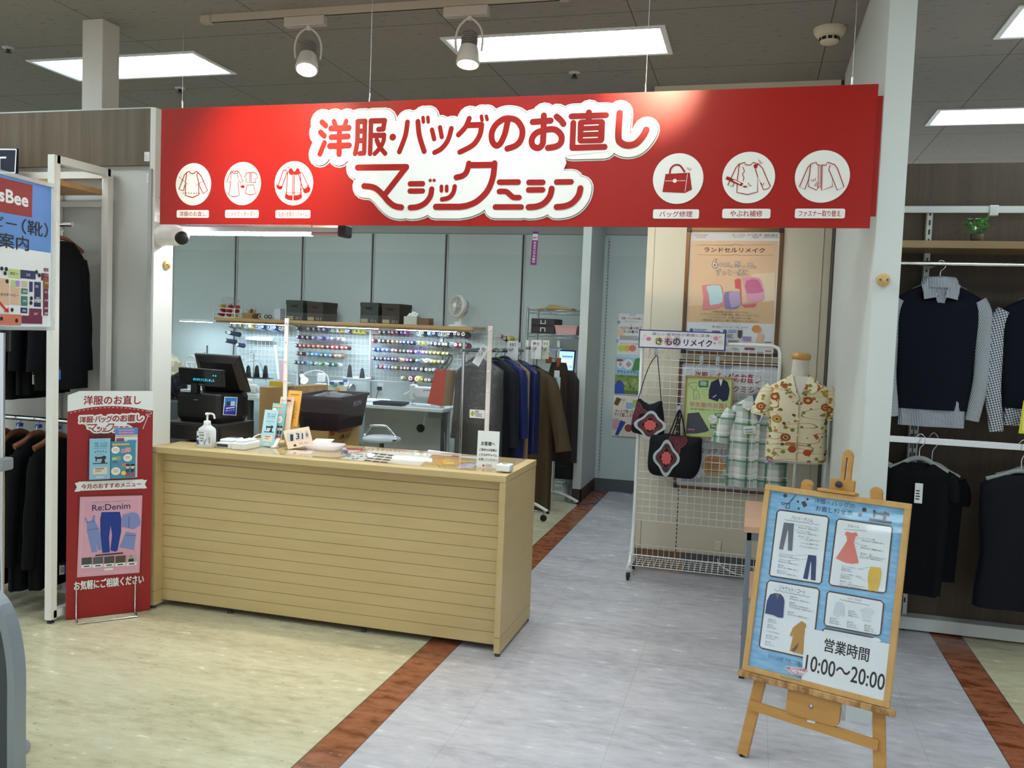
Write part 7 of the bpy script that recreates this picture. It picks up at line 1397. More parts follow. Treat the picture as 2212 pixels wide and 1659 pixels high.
def crumple(c, r, m, name, label, seed, sq=(1, .7, .8), parent=None):
    bm = bmesh.new(); bmesh.ops.create_icosphere(bm, subdivisions=3, radius=1); rr = random.Random(seed)
    for v in bm.verts: k = 1 + .16 * math.sin(7 * v.co.x + seed) * math.cos(6 * v.co.z + 2 * seed) + .10 * (rr.random() - .5); v.co = V((v.co.x * k * sq[0], v.co.y * k * sq[1], v.co.z * k * sq[2])) * r + V(c)
    bm.verts.index_update(); mb = MB().add([v.co.copy() for v in bm.verts], [[v.index for v in f.verts] for f in bm.faces], m); bm.free(); o = mb.build(name, parent); return o if parent else tag(o, label, 'bag')
crumple((bkx + .02, bky + .01, SZ + .185), .10, M['film'], 'plastic_bag', 'crumpled clear plastic bag on top of the red cones', 3, (1.1, .7, .42))
cb = P(540, 676, Y=SYF + .08); kraft = mat('#a4835a', .8); tag(MB().box((cb.x - .08, SYF + .05, SZ + .0005), (cb.x + .07, SYF + .2, SZ + .062), kraft, bev=.002).build('small_carton'), 'small open kraft carton beside the white basket', 'box')
crumple((cb.x - .01, SYF + .12, SZ + .112), .072, M['film'], 'plastic_bag', 'clear plastic bag of spools on the small kraft carton', 8, (1.0, .7, .62))
for i in range(3): mb = MB().lathe([(.014, 0), (.016, .03), (.012, .05)], mat(('#d8cdb8', '#8a4a3a', '#c9a98a')[i], .6), (cb.x - .04 + .035 * i, SYF + .12, SZ + .064), (.3, -.5, .8), 10); tag(mb.build('bobbin'), f'{("cream", "red brown", "tan")[i]} bobbin in the kraft carton', 'bobbin', 'bobbins in the kraft carton')
for i in range(3):
    cx = P(556 + 13 * i, 679, Y=SYF + .07).x; t = thing('scissors', ('black handled scissors lying nearest the kraft carton', 'middle pair of scissors on the pine shelf', 'scissors lying nearest the small white carton')[i], 'scissors', (cx, SYF + .09, SZ), 'scissors on the shelf'); hnd = MB()
    for s in (-1, 1): hnd.tube([V((cx + .018 * math.cos(a_) + s * .018, SYF + .045 + .01 * s, SZ + .028 + .02 * math.sin(a_))) for a_ in [2 * pi * j / 12 for j in range(12)]], .004, (M['black'], M['white'], mat('#2a2a30', .4))[i], 6, closed=True)
    hnd.build('handles', t); MB().box((cx - .008, SYF + .06, SZ + .012), (cx + .008, SYF + .20, SZ + .018), M['steel']).build('blades', t)

# ------------------------------------------------------------------ thread racks on the wall
GRY = 8.868
def wire_grid(x0, x1, z0, z1, label):
    t = thing('wire_grid', label, 'grid panel', ((x0 + x1) / 2, GRY, z0), 'white wire grid panels on the back wall'); m = MB(); wm_ = mat('#e8ecee', .5); nx = max(2, round((x1 - x0) / .05)); nz = max(2, round((z1 - z0) / .05))
    for i in range(nx + 1): x = x0 + (x1 - x0) * i / nx; m.tube([(x, GRY, z0), (x, GRY, z1)], .0021 if 0 < i < nx else .004, wm_, 4, caps=False)
    for i in range(nz + 1): z = z0 + (z1 - z0) * i / nz; m.tube([(x0, GRY - .004, z), (x1, GRY - .004, z)], .0021 if 0 < i < nz else .004, wm_, 4, caps=False)
    m.build('wire_mesh', t); b = MB()
    for x in (x0 + .01, x1 - .01):
        for z in (z0 + .01, z1 - .01): b.box((x - .008, GRY, z - .012), (x + .008, YF - .051, z + .012), M['steel'])
    b.build('wall_clips', t)
gz1 = P(700, 712, Y=GRY).z; gz0 = P(720, 813, Y=GRY).z
gx = [P(514, 760, Y=GRY).x, P(642, 760, Y=GRY).x, P(648, 760, Y=GRY).x, P(797, 760, Y=GRY).x, P(803, 760, Y=GRY).x, P(950, 760, Y=GRY).x, P(960, 760, Y=GRY).x, P(1118, 760, Y=GRY).x]
wire_grid(gx[0], gx[1], gz0, gz1, 'white wire grid behind the black and bagged cones, leftmost of four'); wire_grid(gx[2], gx[3], gz0, gz1, 'white wire grid carrying the rows of mixed spools behind the clear screen, second from left')
wire_grid(gx[4], gx[5], gz0 - .02, gz1, 'white wire grid above the sewing machine, third from left'); wire_grid(gx[6], gx[7], gz0, gz1, 'white wire grid behind the garment rack, rightmost of four')
for x, lb in ((gx[1] + .012, 'left'), (gx[3] + .014, 'middle'), (gx[5] + .02, 'right')):
    pm_ = MB().box((x - .011, GRY - .01, .82), (x + .011, GRY + .012, gz1 + .02), M['lgrey'])
    tag(pm_.build('wall_upright'), f'{lb} of the three slim metal uprights between the wire grids', 'upright', 'uprights between the wire grids')
spk = {}
def spool(px, py, hexc, label, group, scale=1., long=1., cap='#e6e3dc'):
    key = (round(scale, 2), long)
    L_ = .085 * scale * long; tip = P(px, py, Y=GRY - .02 - L_)
    if key not in spk:
        o = Panel
        b = MB(); b.lathe([(.018 * scale, 0), (.0235 * scale, .004), (.0225 * scale, L_ * .12), (.0195 * scale, L_ * .9), (.013 * scale, L_)], mat('#777777', .6), n=14, caps=True); t = MB().lathe([(.0125 * scale, L_ - .002), (.0125 * scale, L_ + .004), (.006 * scale, L_ + .004), (.0055 * scale, L_ - .004), (.0001, L_ - .004)], mat(cap, .6), n=12)
        spk[key] = (b, t)
    b, t = spk[key]; ax = V((0, -1, .10)).normalized(); rot = V((0, 0, 1)).rotation_difference(ax)
    base = tip - ax * L_
    def inst(src, name, m, par=None):
        k2 = (key, name)
        if k2 not in spk:
            me = bpy.data.meshes.new(name); me.from_pydata(src.v, [], src.f); me.polygons.foreach_set('use_smooth', src.sm); me.materials.append(m); me.update(); spk[k2] = me
        o = bpy.data.objects.new(name, spk[k2]); COL.objects.link(o); return o
    o = inst(b, 'thread_spool', mat('#777777', .6)); o.location = base; o.rotation_mode = 'QUATERNION'; o.rotation_quaternion = rot
    o.material_slots[0].link = 'OBJECT'; o.material_slots[0].material = mat(hexc, .6)
    c = inst(t, 'core', mat(cap, .6)); c.parent = o
    c.material_slots[0].link = 'OBJECT'; c.material_slots[0].material = mat(cap if sum(lin(hexc)[:3]) < 1.4 else '#3a3633', .6)
    tag(o, label, 'thread spool', group); return o
def nm(h):
    r, g, b = [int(h[i:i + 2], 16) for i in (1, 3, 5)]; mx, mn = max(r, g, b), min(r, g, b); l = (mx + mn) / 2
    if mx - mn < 26: return 'white' if l > 190 else 'grey' if l > 95 else 'black'
    import colorsys
    hh = colorsys.rgb_to_hsv(r / 255, g / 255, b / 255)[0] * 360; d = 'dark ' if l < 70 else 'pale ' if l > 165 else ''
    n_ = 'red' if hh < 15 or hh > 345 else 'orange brown' if hh < 38 else 'yellow' if hh < 68 else 'green' if hh < 160 else 'teal' if hh < 200 else 'blue' if hh < 248 else 'violet' if hh < 285 else 'purple' if hh < 320 else 'pink'
    return d + n_
def row(cr, y0, y1, items, rack, rown, x_span, group):
    xa, xb = x_span
    for i, it in enumerate(items):
        x, cc = it[0], it[1]; sc_ = it[2] if len(it) > 2 else 1.; y = y0 + (y1 - y0) * (x - xa) / (xb - xa); spool(*cr(x, y), cc, f'{nm(cc)} thread spool, {ordn[i]} from left in the {rown} row of the {rack} rack', group, sc_)
q1 = crop(440, 620, 5.267); q2 = crop(780, 640, 6.381)
row(q1, 467, 505, [(1058, '#4a3f4c'), (1190, '#6a5464'), (1250, '#5c4a5e'), (1308, '#6b5a78'), (1362, '#5a4a86'), (1440, '#b9cfae'), (1502, '#e3e6ea'), (1550, '#e8c64a'), (1602, '#e9ecee'), (1648, '#34405c'), (1698, '#e2da6a'), (1742, '#e6d94e'), (1790, '#dcd83f')], 'middle', 'top', (1058, 1790), 'spools on the middle rack')
row(q1, 565, 590, [(1062, '#4b3a7a'), (1125, '#4a3a52'), (1180, '#5f4f6c'), (1240, '#8a80b8'), (1285, '#c3c0dd'), (1335, '#4c42a0'), (1388, '#a79fe0'), (1455, '#a9a8b4'), (1507, '#c7c3cc'), (1560, '#dfe3e8')], 'middle', 'second', (1062, 1560), 'spools on the middle rack')
row(q1, 662, 690, [(1048, '#7a3a2e'), (1095, '#9c4a34'), (1140, '#b8553a'), (1193, '#a8483c'), (1247, '#a04434'), (1300, '#c46a50'), (1352, '#7c2a30'), (1407, '#8c2f36'), (1462, '#d0525c'), (1518, '#8f2d34'), (1570, '#cf5a50'), (1622, '#5a3038')], 'middle', 'third', (1048, 1622), 'spools on the middle rack')
row(q1, 752, 785, [(1058, '#6b4a3a'), (1105, '#4c362e'), (1180, '#4a86a8'), (1232, '#4f9fd0'), (1282, '#3f8fc8'), (1335, '#2f5f66'), (1385, '#3a8fc4'), (1440, '#7a5a44'), (1497, '#b9a088'), (1550, '#a4745a')], 'middle', 'fourth', (1058, 1550), 'spools on the middle rack')
row(q1, 853, 885, [(1032, '#2f5c3a'), (1080, '#4a3f5c'), (1125, '#3f5a70'), (1165, '#7fc0d8'), (1225, '#3a6f74'), (1270, '#9fd0a4'), (1325, '#4f8f54'), (1372, '#bfe0c4'), (1415, '#1f4a5c'), (1470, '#2f6f5c'), (1525, '#cfe6da')], 'middle', 'bottom', (1032, 1525), 'spools on the middle rack')
row(q1, 430, 462, [(292, '#77786c', 1.5), (348, '#8a8c8c', 1.5), (408, '#8c8258', 1.3), (460, '#b4bac0', 1.5), (525, '#c9b16a', 1.5), (598, '#9fb4dc', 1.7), (668, '#27407c', 1.3), (735, '#a9c6e6', 1.8), (805, '#223a78', 1.4), (868, '#c0c6c8', 1.6)], 'left', 'top', (292, 868), 'bagged cones on the left rack')
spool(*q1(256, 515), '#dfe3e6', 'white thread cone left of the long navy cone on the left rack', 'long cones on the left rack', 1.0); spool(*q1(292, 520), '#1d2836', 'long dark navy cone, upper one on the left rack', 'long cones on the left rack', 1.25, 1.9); spool(*q1(247, 607), '#1c2840', 'long dark navy cone, lower one on the left rack', 'long cones on the left rack', 1.25, 1.9)
spool(*crop(340, 700, 5.53)(955, 245), '#232a52', 'dark navy cone with a loose yarn end below the long cones', 'long cones on the left rack', 1.2, 1.3)
row(q2, 488, 520, [(158, '#d9b4c0'), (208, '#e3bcc6'), (255, '#57484c'), (315, '#6a5a58'), (385, '#4a2f4c'), (430, '#c24a6c'), (490, '#4f3060'), (555, '#5c4492'), (605, '#b04aa0'), (772, '#dbe6fa', 1.5), (845, '#2b3a40', 1.2), (935, '#5a86cc', 1.4), (1000, '#2f3c4a', 1.2), (1080, '#c6dcf6', 1.4), (1140, '#e0d8c4', 1.3), (1203, '#1c222c', 1.2), (1290, '#5c504a', 1.2), (1345, '#4a3a34', 1.3), (1410, '#43322c', 1.7)], 'right', 'top', (158, 1410), 'spools on the right rack')
row(q2, 607, 675, [(160, '#b03f3c'), (252, '#544c46'), (305, '#5a5548'), (370, '#9c4a40'), (430, '#a68f6a'), (495, '#8a7458'), (545, '#5a3f9c'), (590, '#2f6a74'), (650, '#4a3a8c'), (700, '#2f3452'), (768, '#d8dcde'), (822, '#e6de6a'), (900, '#b9bcae'), (968, '#3a3f3c'), (1022, '#2c3a5c', 1.3), (1078, '#3f4a44', 1.1), (1130, '#585048', 1.2), (1170, '#463c36', 1.2), (1242, '#b4cfe2', 1.3), (1302, '#a83a40', 1.4), (1365, '#6f4a54', 1.2), (1432, '#8c3038', 1.5)], 'right', 'second', (160, 1432), 'spools on the right rack')
row(q2, 728, 790, [(175, '#3a58a4'), (235, '#4a74c4'), (295, '#8fa8d4'), (355, '#6f86b0'), (428, '#b4a49c'), (480, '#6f2f40'), (540, '#4c3a3c'), (588, '#2f5f60'), (645, '#a4586a'), (690, '#5c2f6c'), (750, '#8a7fd8'), (800, '#a8a0e4'), (850, '#b07fc4'), (900, '#8c8454'), (950, '#a3924c'), (1008, '#a88a3c'), (1062, '#8a7a3a'), (1128, '#b0b04a'), (1185, '#7a7a5c')], 'right', 'third', (175, 1185), 'spools on the right rack')
row(q2, 850, 905, [(165, '#202f7c'), (220, '#3f5f74'), (270, '#5c3f5c'), (330, '#3a4a8c'), (378, '#4a3070'), (430, '#542f6c'), (475, '#4c2f5c'), (525, '#e0d4b8'), (585, '#d86a3c'), (635, '#3a3fa8'), (685, '#5a342f'), (765, '#5f9fd0'), (830, '#dfe0d8', 1.3), (895, '#a4a8a4', 1.6), (962, '#bfa83c', 1.2), (1012, '#9c8a34', 1.1), (1070, '#8a8468', 1.1), (1125, '#6f7468', 1.2)], 'right', 'fourth', (165, 1125), 'spools on the right rack')
row(q2, 968, 1015, [(215, '#2f4fa8'), (265, '#b03f5c'), (325, '#8a9ac4'), (383, '#33409c'), (430, '#8f7c50'), (475, '#77702f'), (553, '#5c2030'), (600, '#7c3048'), (645, '#4c4048'), (708, '#3448a0'), (752, '#a47fa8'), (830, '#433c38', 1.2), (895, '#b0aa98', 1.2), (950, '#565450', 1.2), (995, '#8a8a84', 1.2)], 'right', 'fifth', (215, 995), 'spools on the right rack')
row(q2, 1125, 1155, [(565, '#8f9264', 1.2), (680, '#5c2c44', 1.8), (768, '#cfc064', 1.8), (830, '#6a6c54', 1.2), (890, '#8a6a4c', 1.2), (940, '#5f5a50', 1.2)], 'right', 'bottom', (565, 940), 'spools on the right rack')
q7 = crop(780, 480, 3.19)
for (x, y), cc, lb, s_ in (((957, 783), '#cf8fa0', 'pink spool on the rightmost grid behind the garment rack', 1.), ((990, 800), '#2c2a1e', 'black spool on the rightmost grid behind the garment rack', 1.2), ((1020, 798), '#d6c83c', 'yellow spool on the rightmost grid behind the garment rack', 1.4)): spool(*q7(x, y), cc, lb, 'spools on the rightmost grid', s_)

# ------------------------------------------------------------------ benches along the wall
bt_ = mat('#c6cbcd', .4); BY0, BZ = 8.24, .80
def bench(name, x0, x1, label, legs=True):
    t = thing(name, label, 'work table', ((x0 + x1) / 2, 8.5, 0), 'work tables along the back wall'); MB().box((x0, BY0, BZ - .032), (x1, 8.80, BZ), bt_, bev=.004).build('table_top', t)
    for x in (x0 + .06, x1 - .10):
        l_ = MB().box((x, 8.47, .0), (x + .045, 8.53, BZ - .033), M['dgrey']); l_.box((x, 8.28, 0), (x + .045, 8.78, .035), M['dgrey']); l_.build('leg', t)
    MB().box((x0 + .1, 8.74, .25), (x1 - .1, 8.752, BZ - .034), mat('#a9aeb0', .5)).build('back_panel', t); return t
bx1 = P(957, 886, Y=BY0).x
b1 = bench('sewing_table', bx1 - 1.18, bx1, 'pale grey sewing table under the right thread rack'); bench('sewing_table', bx1 - 2.42, bx1 - 1.20, 'pale grey sewing table behind the shopping basket'); bench('sewing_table', bx1 - 3.66, bx1 - 2.44, 'pale grey work table behind the till')
kl = MB(); kc_ = P(908, 925, Y=8.36); kl.tube([V((kc_.x + .04, 8.40, BZ - .033)), V((kc_.x + .03, 8.38, .62)), V((kc_.x, 8.36, kc_.z))], .006, M['chrome'], 6); kl.lathe([(.042, 0), (.042, .02), (.03, .028)], M['black'], kc_, (.6, -.8, 0), 18); kl.build('knee_lever', b1)
mm_ = MB().box((kc_.x + .05, 8.42, BZ - .12), (kc_.x + .20, 8.60, BZ - .033), mat('#6d7276', .5), bev=.01); mm_.tube([V((kc_.x + .2, 8.5, .7)), V((kc_.x + .24, 8.45, .4)), V((kc_.x + .25, 8.4, .06))], .005, M['steel'], 6); mm_.build('motor', b1)
# white sewing machine
jw = mat('#d5d9d8', .4); jx = crop(780, 640, 6.381); jy = 8.42; J = lambda x, y, Y=jy: P(*jx(x, y), Y=Y)
jm = thing('sewing_machine', 'white industrial sewing machine on the right sewing table', 'sewing machine', (J(715, 1500).x, jy, BZ)); hx0, hx1 = J(682, 1300).x, J(775, 1300).x; hz0, hz1 = J(720, 1430).z, J(715, 1215).z; ax1 = J(1110, 1300).x
MB().box((hx0, jy - .045, hz0), (hx1 - .01, jy + .045, hz1), jw, bev=.012).build('head', jm); a_ = MB().box((hx1 - .03, jy - .042, J(800, 1400).z + .012), (ax1, jy + .05, J(800, 1245).z), jw, bev=.014); a_.build('arm', jm); MB().box((ax1 - .10, jy - .045, BZ + .0005), (ax1, jy + .055, J(800, 1245).z), jw, bev=.012).build('pillar', jm); MB().box((hx0 - .02, jy - .07, BZ), (ax1 + .01, jy + .08, BZ + .012), jw, bev=.003).build('bed', jm)
nd = MB().tube([(hx0 + .035, jy - .01, hz0 + .01), (hx0 + .035, jy - .01, BZ + .03)], .005, M['chrome'], 8); nd.box((hx0 + .015, jy - .03, BZ + .012), (hx0 + .055, jy + .02, BZ + .018), M['steel']); nd.tube([(hx0 + .035, jy - .01, BZ + .03), (hx0 + .035, jy - .01, BZ + .014)], .0016, M['chrome'], 5); nd.lathe([(.010, 0), (.010, .012), (.004, .014)], M['chrome'], (hx0 + .055, jy - .045, hz0 + .06), (0, -1, 0), 14); nd.build('needle_bar', jm)
tl2 = MB(); tl2.tube([(hx0 + .03, jy, hz1 - .01), (hx0 + .03, jy, hz1 + .03)], .006, jw, 8); tl2.tube([V((hx0, jy - .02, hz0 + .09)), V((hx0 - .055, jy - .03, hz0 + .055))], .006, M['white'], 6); tl2.build('thread_lever', jm)
MB().lathe([(.05, 0), (.052, .006), (.052, .022), (.03, .03), (.0001, .03)], M['dgrey'], (ax1, jy, BZ + .22), (1, 0, 0), 22).build('hand_wheel', jm); jt = MB(); pa = Panel(jt, frame((0, jy - .0425, 0), (0, -1, 0)), h=.0008).px(jx); pa.text('JUKI', (855, 1288, 955, 1312), mat('#2a3f9c', .5), .04); jt.build('name_plate', jm)
ta = thing('black_tray', 'black rimmed tray lying on the right sewing table', 'tray', (P(845, 872, Y=8.33).x, 8.37, BZ)); tx = P(845, 872, Y=8.37).x; tr3 = MB().box((tx - .16, 8.27, BZ + .0005), (tx + .16, 8.47, BZ + .008), mat('#20262a', .5))
for lo, hi in (((tx - .16, 8.27), (tx + .16, 8.285)), ((tx - .16, 8.455), (tx + .16, 8.47)), ((tx - .16, 8.285), (tx - .145, 8.455)), ((tx + .145, 8.285), (tx + .16, 8.455))): tr3.box((*lo, BZ + .008), (*hi, BZ + .036), mat('#20262a', .5))
tr3.build('tray_body', ta); MB().box((tx - .14, 8.288, BZ + .0085), (tx + .14, 8.452, BZ + .011), M['paper']).build('liner', ta)
c = P(808, 866, Y=8.62); tag(MB().box((c.x - .14, 8.56, BZ + .0005), (c.x + .16, 8.70, BZ + .03), M['white'], bev=.01).build('keyboard'), 'long white pad behind the black tray on the sewing table', 'keyboard')
# overlock machine and small things behind the carton
q4 = crop(560, 780, 5.53); Q = lambda x, y, Y=8.35: P(*q4(x, y), Y=Y)
om = thing('overlock_machine', 'cream overlock machine with blue clips behind the shopping basket', 'sewing machine', (Q(960, 330).x, 8.4, BZ)); x0, x1 = Q(800, 300).x, Q(1060, 300).x; zt = Q(900, 262).z
MB().box((x0, 8.34, BZ + .0005), (x1, 8.52, zt - .02), mat('#d6d4c6', .45), bev=.015).build('body', om); MB().box((x0 + .03, 8.35, zt - .03), (x1 - .05, 8.48, zt + .02), mat('#dcdad0', .45), bev=.012).build('cover', om); MB().lathe([(.035, 0), (.058, .005), (.058, .03), (.045, .034), (.02, .036)], M['steel'], (x1 + .001, 8.40, zt - .06), (1, -.2, 0), 24).build('hand_wheel', om)
cl2 = MB(); bl3 = mat('#3f66b0', .5)
for px, py, cc in ((870, 262, bl3), (905, 285, mat('#4fa8a8', .5)), (935, 335, mat('#d9a82c', .5)), (985, 262, bl3), (1030, 235, mat('#5f8ad6', .5))): c = Q(px, py, 8.335); cl2.box((c.x - .025, 8.325, c.z - .015), (c.x + .025, 8.338, c.z + .015), cc, bev=.003)
cl2.build('thread_guides', om)
lm_ = thing('desk_lamp', 'small white bent arm lamp shining down on the bench behind the big carton', 'lamp', (Q(830, 220, 8.6).x, 8.6, BZ)); hd = Q(520, 200, 8.5); ad = (Q(548, 248, 8.45) - hd).normalized(); MB().lathe([(.014, -.06), (.022, -.05), (.03, .02), (.045, .06), (.041, .058), (.02, .0)], mat('#dfe0dc', .4), hd, ad, 22).build('lamp_shade', lm_); MB().lathe([(.0001, .05), (.034, .052), (.036, .054)], mat('#fff1cc', .4, emit=12, name='lit desk lamp bulb'), hd, ad, 16).build('bulb', lm_)
ap = [hd - ad * .055, Q(580, 135, 8.52), Q(680, 110, 8.55), Q(770, 140, 8.6), Q(825, 220, 8.6), V((Q(830, 240, 8.6).x, 8.6, BZ + .02))]; MB().tube(smooth_pts(ap, 6), .006, mat('#d5dadd', .4), 8).build('arm', lm_); MB().lathe([(.06, 0), (.06, .012), (.02, .02)], M['lgrey'], (ap[-1].x, 8.6, BZ)).build('base', lm_)
c = Q(740, 200, 8.66); tap = MB().box((c.x - .05, 8.62, BZ + .0005), (c.x + .05, 8.70, Q(740, 265, 8.66).z), M['white'], bev=.006); tap.box((c.x - .045, 8.64, Q(740, 250, 8.66).z), (c.x + .045, 8.68, Q(740, 145, 8.66).z), mat('#dfe3e6', .4), bev=.012); tag(tap.build('power_tap'), 'white power tap with a rounded back on the bench behind the big carton', 'stand')  # white power tap, a box with a rounded back
cs = thing('cone_shelf', 'small white shelf carrying two black thread cones on the middle wire grid', 'shelf', (Q(1160, 205, 8.8).x, 8.82, Q(1160, 205, 8.8).z)); zsh = Q(1160, 200, 8.78).z; x0, x1 = Q(1020, 200, 8.78).x, Q(1300, 200, 8.78).x; MB().box((x0, 8.72, zsh - .006), (x1, 8.862, zsh), M['white']).box((x0, 8.855, zsh - .04), (x1, 8.862, zsh + .01), M['white']).build('shelf_plate', cs)
def std_cone(x, y, z, h, lb, r=.026, group='black thread cones standing upright'):
    mb = MB().lathe([(r * 1.35, 0), (r * 1.35, .005), (r, .008), (r, .015), (r * .62, h), (r * .3, h + .002), (r * .3, h + .012)], mat('#11151d', .7), (x, y, z), n=18); tag(mb.build('thread_cone'), lb, 'thread cone', group)
std_cone(Q(1078, 190, 8.78).x, 8.78, zsh, Q(1078, 55, 8.78).z - zsh, 'taller black thread cone on the small white shelf, left one', .028); std_cone(Q(1228, 195, 8.78).x, 8.78, zsh, Q(1228, 95, 8.78).z - zsh, 'shorter black thread cone on the small white shelf, right one', .028)
q8 = crop(340, 700, 5.53); E8 = lambda x, y, Y=8.45: P(*q8(x, y), Y=Y); tz = E8(1200, 640).z; tst = thing('thread_stand', 'thread stand with three black cones and chrome rods behind the till screen', 'thread stand', (E8(1220, 640).x, 8.45, BZ)); x0, x1 = E8(1060, 640).x, E8(1330, 640).x
MB().box((x0 - .02, 8.39, tz - .008), (x1 + .02, 8.51, tz), M['dgrey'], bev=.002).tube([(x0 + .09, 8.45, tz), (x0 + .09, 8.45, BZ)], .009, M['steel'], 8).box((x0, 8.38, BZ), (x1, 8.52, BZ + .012), M['lgrey']).build('cone_tray', tst); rd_ = MB(); rd_.tube([E8(1000, 440), E8(1210, 432), E8(1230, 470), E8(1305, 712)], .005, M['chrome'], 7); rd_.tube([E8(1000, 358), E8(1090, 358), E8(1110, 340), E8(1370, 335)], .004, M['chrome'], 6); rd_.tube([(x0 + .09, 8.45, tz), (x0 + .09, 8.45, E8(1100, 350).z)], .005, M['chrome'], 6); rd_.build('rods', tst)
for i, (x, yt) in enumerate(((1085, 505), (1187, 505), (1290, 505))): c = E8(x, 625); std_cone(c.x, 8.45, tz, E8(x, yt).z - tz, ('black cone nearest the till on the thread stand', 'middle black cone on the thread stand', 'black cone nearest the white screen leg on the thread stand')[i], .03)
wm2 = thing('white_sewing_machine', 'white domestic sewing machine half hidden behind the till', 'sewing machine', (E8(1120, 820, 8.32).x, 8.34, BZ)); x0, x1 = E8(1040, 800, 8.3).x, E8(1200, 800, 8.3).x; zt = E8(1120, 720, 8.3).z
MB().box((x0 - .2, 8.29, BZ), (x1, 8.42, BZ + .035), jw, bev=.008).build('bed', wm2); MB().box((x0, 8.30, BZ + .035), (x1 - .04, 8.41, zt), jw, bev=.02).build('pillar', wm2); MB().box((x0 - .2, 8.30, zt - .06), (x0 + .06, 8.41, zt + .05), jw, bev=.02).build('arm', wm2); MB().lathe([(.03, 0), (.034, .004), (.034, .02), (.0001, .022)], M['lgrey'], (x1 - .04, 8.35, zt - .05), (1, 0, 0), 18).build('hand_wheel', wm2)
rl_ = MB(); a, b = q8(1405, 250), q8(1450, 660); pa0, pa1 = P(*a, Y=GRY - .012), P(*b, Y=GRY - .012); rl_.beam(pa0, pa1, .032, .003, M['white'], side=(0, 1, 0)); tag(rl_.build('long_ruler'), 'long white ruler leaning on the left wire grid', 'ruler')
c0, c1 = E8(1465, 700, GRY - .02), E8(1530, 430, GRY - .02); tag(MB().box((c0.x, GRY - .024, c0.z), (c1.x, GRY - .020, c1.z), mat('#cfa3ad', .6)).build('pink_sheet'), 'pink sheet hanging on the left wire grid beside the ruler', 'sheet')
c0, c1 = E8(1045, 188, GRY - .02), E8(1378, 162, GRY - .02); tag(MB().box((c0.x, GRY - .022, c0.z), (c1.x, GRY - .006, c1.z), mat('#dfe4e8', .4)).build('hanging_bar'), 'white rail hung across the left wire grid', 'rail')
mh = thing('fleece_garment', 'cream fleece with a dark collar piled beside the till behind the white partition', 'garment', (P(378, 800, Y=6.2).x, 6.2, 0)); fc_ = P(380, 805, Y=6.2)  # cream fleece garment with its dark collar, piled on a crate
crumple((fc_.x - .08, 6.2, fc_.z - .04), .17, mat('#cfc8b2', .9, bump=.6), 'fleece', '', 5, (.9, .8, 1.1), mh); crumple((fc_.x + .06, 6.15, fc_.z - .10), .09, mat('#141a2c', .85), 'collar', '', 6, (.8, .8, 1.2), mh); MB().box((fc_.x - .28, 6.0, 0), (fc_.x + .18, 6.4, fc_.z - .215), mat('#50555a', .7), bev=.01).build('storage_crate', mh)
wr_ = MB(); c = E8(400, 460, 8.3); wr_.tube([c + V((.085 * math.cos(a_) * .8, 0, .07 * math.sin(a_))) for a_ in [2 * pi * i / 24 for i in range(24)]], .012, M['white'], 8, closed=True); wr_.tube([c, V((c.x, 8.3, BZ))], .012, M['white'], 8); wr_.tube([c + V((-.068, 0, 0)), c + V((.068, 0, 0))], .006, M['white'], 6); wr_.lathe([(.06, 0), (.06, .01)], M['white'], (c.x, 8.3, BZ)); tag(wr_.build('hoop_stand'), 'white hoop stand on the bench behind the customer display', 'stand')
ts2 = MB(); a, b = E8(595, 255, 8.6), E8(445, 265, 8.6); ts2.tube([V((a.x, 8.6, a.z)), V((a.x, 8.6, BZ))], .008, M['dgrey'], 8); ts2.tube([V((a.x - .03, 8.6, a.z - .08)), V((a.x - .03, 8.6, BZ))], .005, M['dgrey'], 6); ts2.tube([V((a.x + .03, 8.6, a.z - .04)), V((b.x, 8.6, b.z))], .002, M['steel'], 5); ts2.lathe([(.05, 0), (.05, .01)], M['dgrey'], (a.x, 8.6, BZ)); tag(ts2.build('thread_post'), 'dark thread guide post standing above the till screen', 'thread stand')
ou = P(822, 838, Y=YF - .056); ot = thing('power_outlet', 'white wall outlet with a black plug above the sewing table', 'outlet', ou); MB().box((ou.x - .035, YF - .058, ou.z - .055), (ou.x + .035, YF - .05, ou.z + .055), M['white'], bev=.002).build('cover_plate', ot); MB().box((ou.x - .03, YF - .09, ou.z - .025), (ou.x + .02, YF - .057, ou.z + .015), M['black'], bev=.006).build('plug', ot); MB().tube(smooth_pts([V((ou.x - .01, YF - .085, ou.z - .02)), V((ou.x - .03, YF - .09, ou.z - .10)), V((ou.x - .04, YF - .08, BZ - .05)), V((ou.x - .02, YF - .08, .4))], 5), .0035, M['black'], 6).build('cord', ot)

# ------------------------------------------------------------------ cartons, basket and stool behind the counter
krm = mat('#b08d5c', .8, bump=.03); A0, A1 = P(579, 837, Y=5.6), P(709, 826, Y=6.2); zc = A0.z; du2 = (V((A1.x, 6.2, 0)) - V((A0.x, 5.6, 0))); ln = du2.length; du2.normalize(); dv2 = V((-du2.y, du2.x, 0)); cfr = (V((A0.x, 5.6, 0)), du2, dv2, V((0, 0, 1)))
bc2 = thing('flat_carton', 'large upright flat cardboard carton behind the brochure holder', 'carton', V((A0.x, 5.6, 0))); MB().box((0, 0, 0), (ln, .085, zc), krm, bev=.003, fr=cfr).build('carton_body', bc2)
fl = MB(); fl.box((ln * .66, -.0025, zc - .14), (ln * .76, 0, zc - .015), mat('#b89768', .8), fr=cfr).box((ln * .80, -.0025, zc - .15), (ln * .88, 0, zc - .02), mat('#b89768', .8), fr=cfr); fl.build('tape_flaps', bc2)
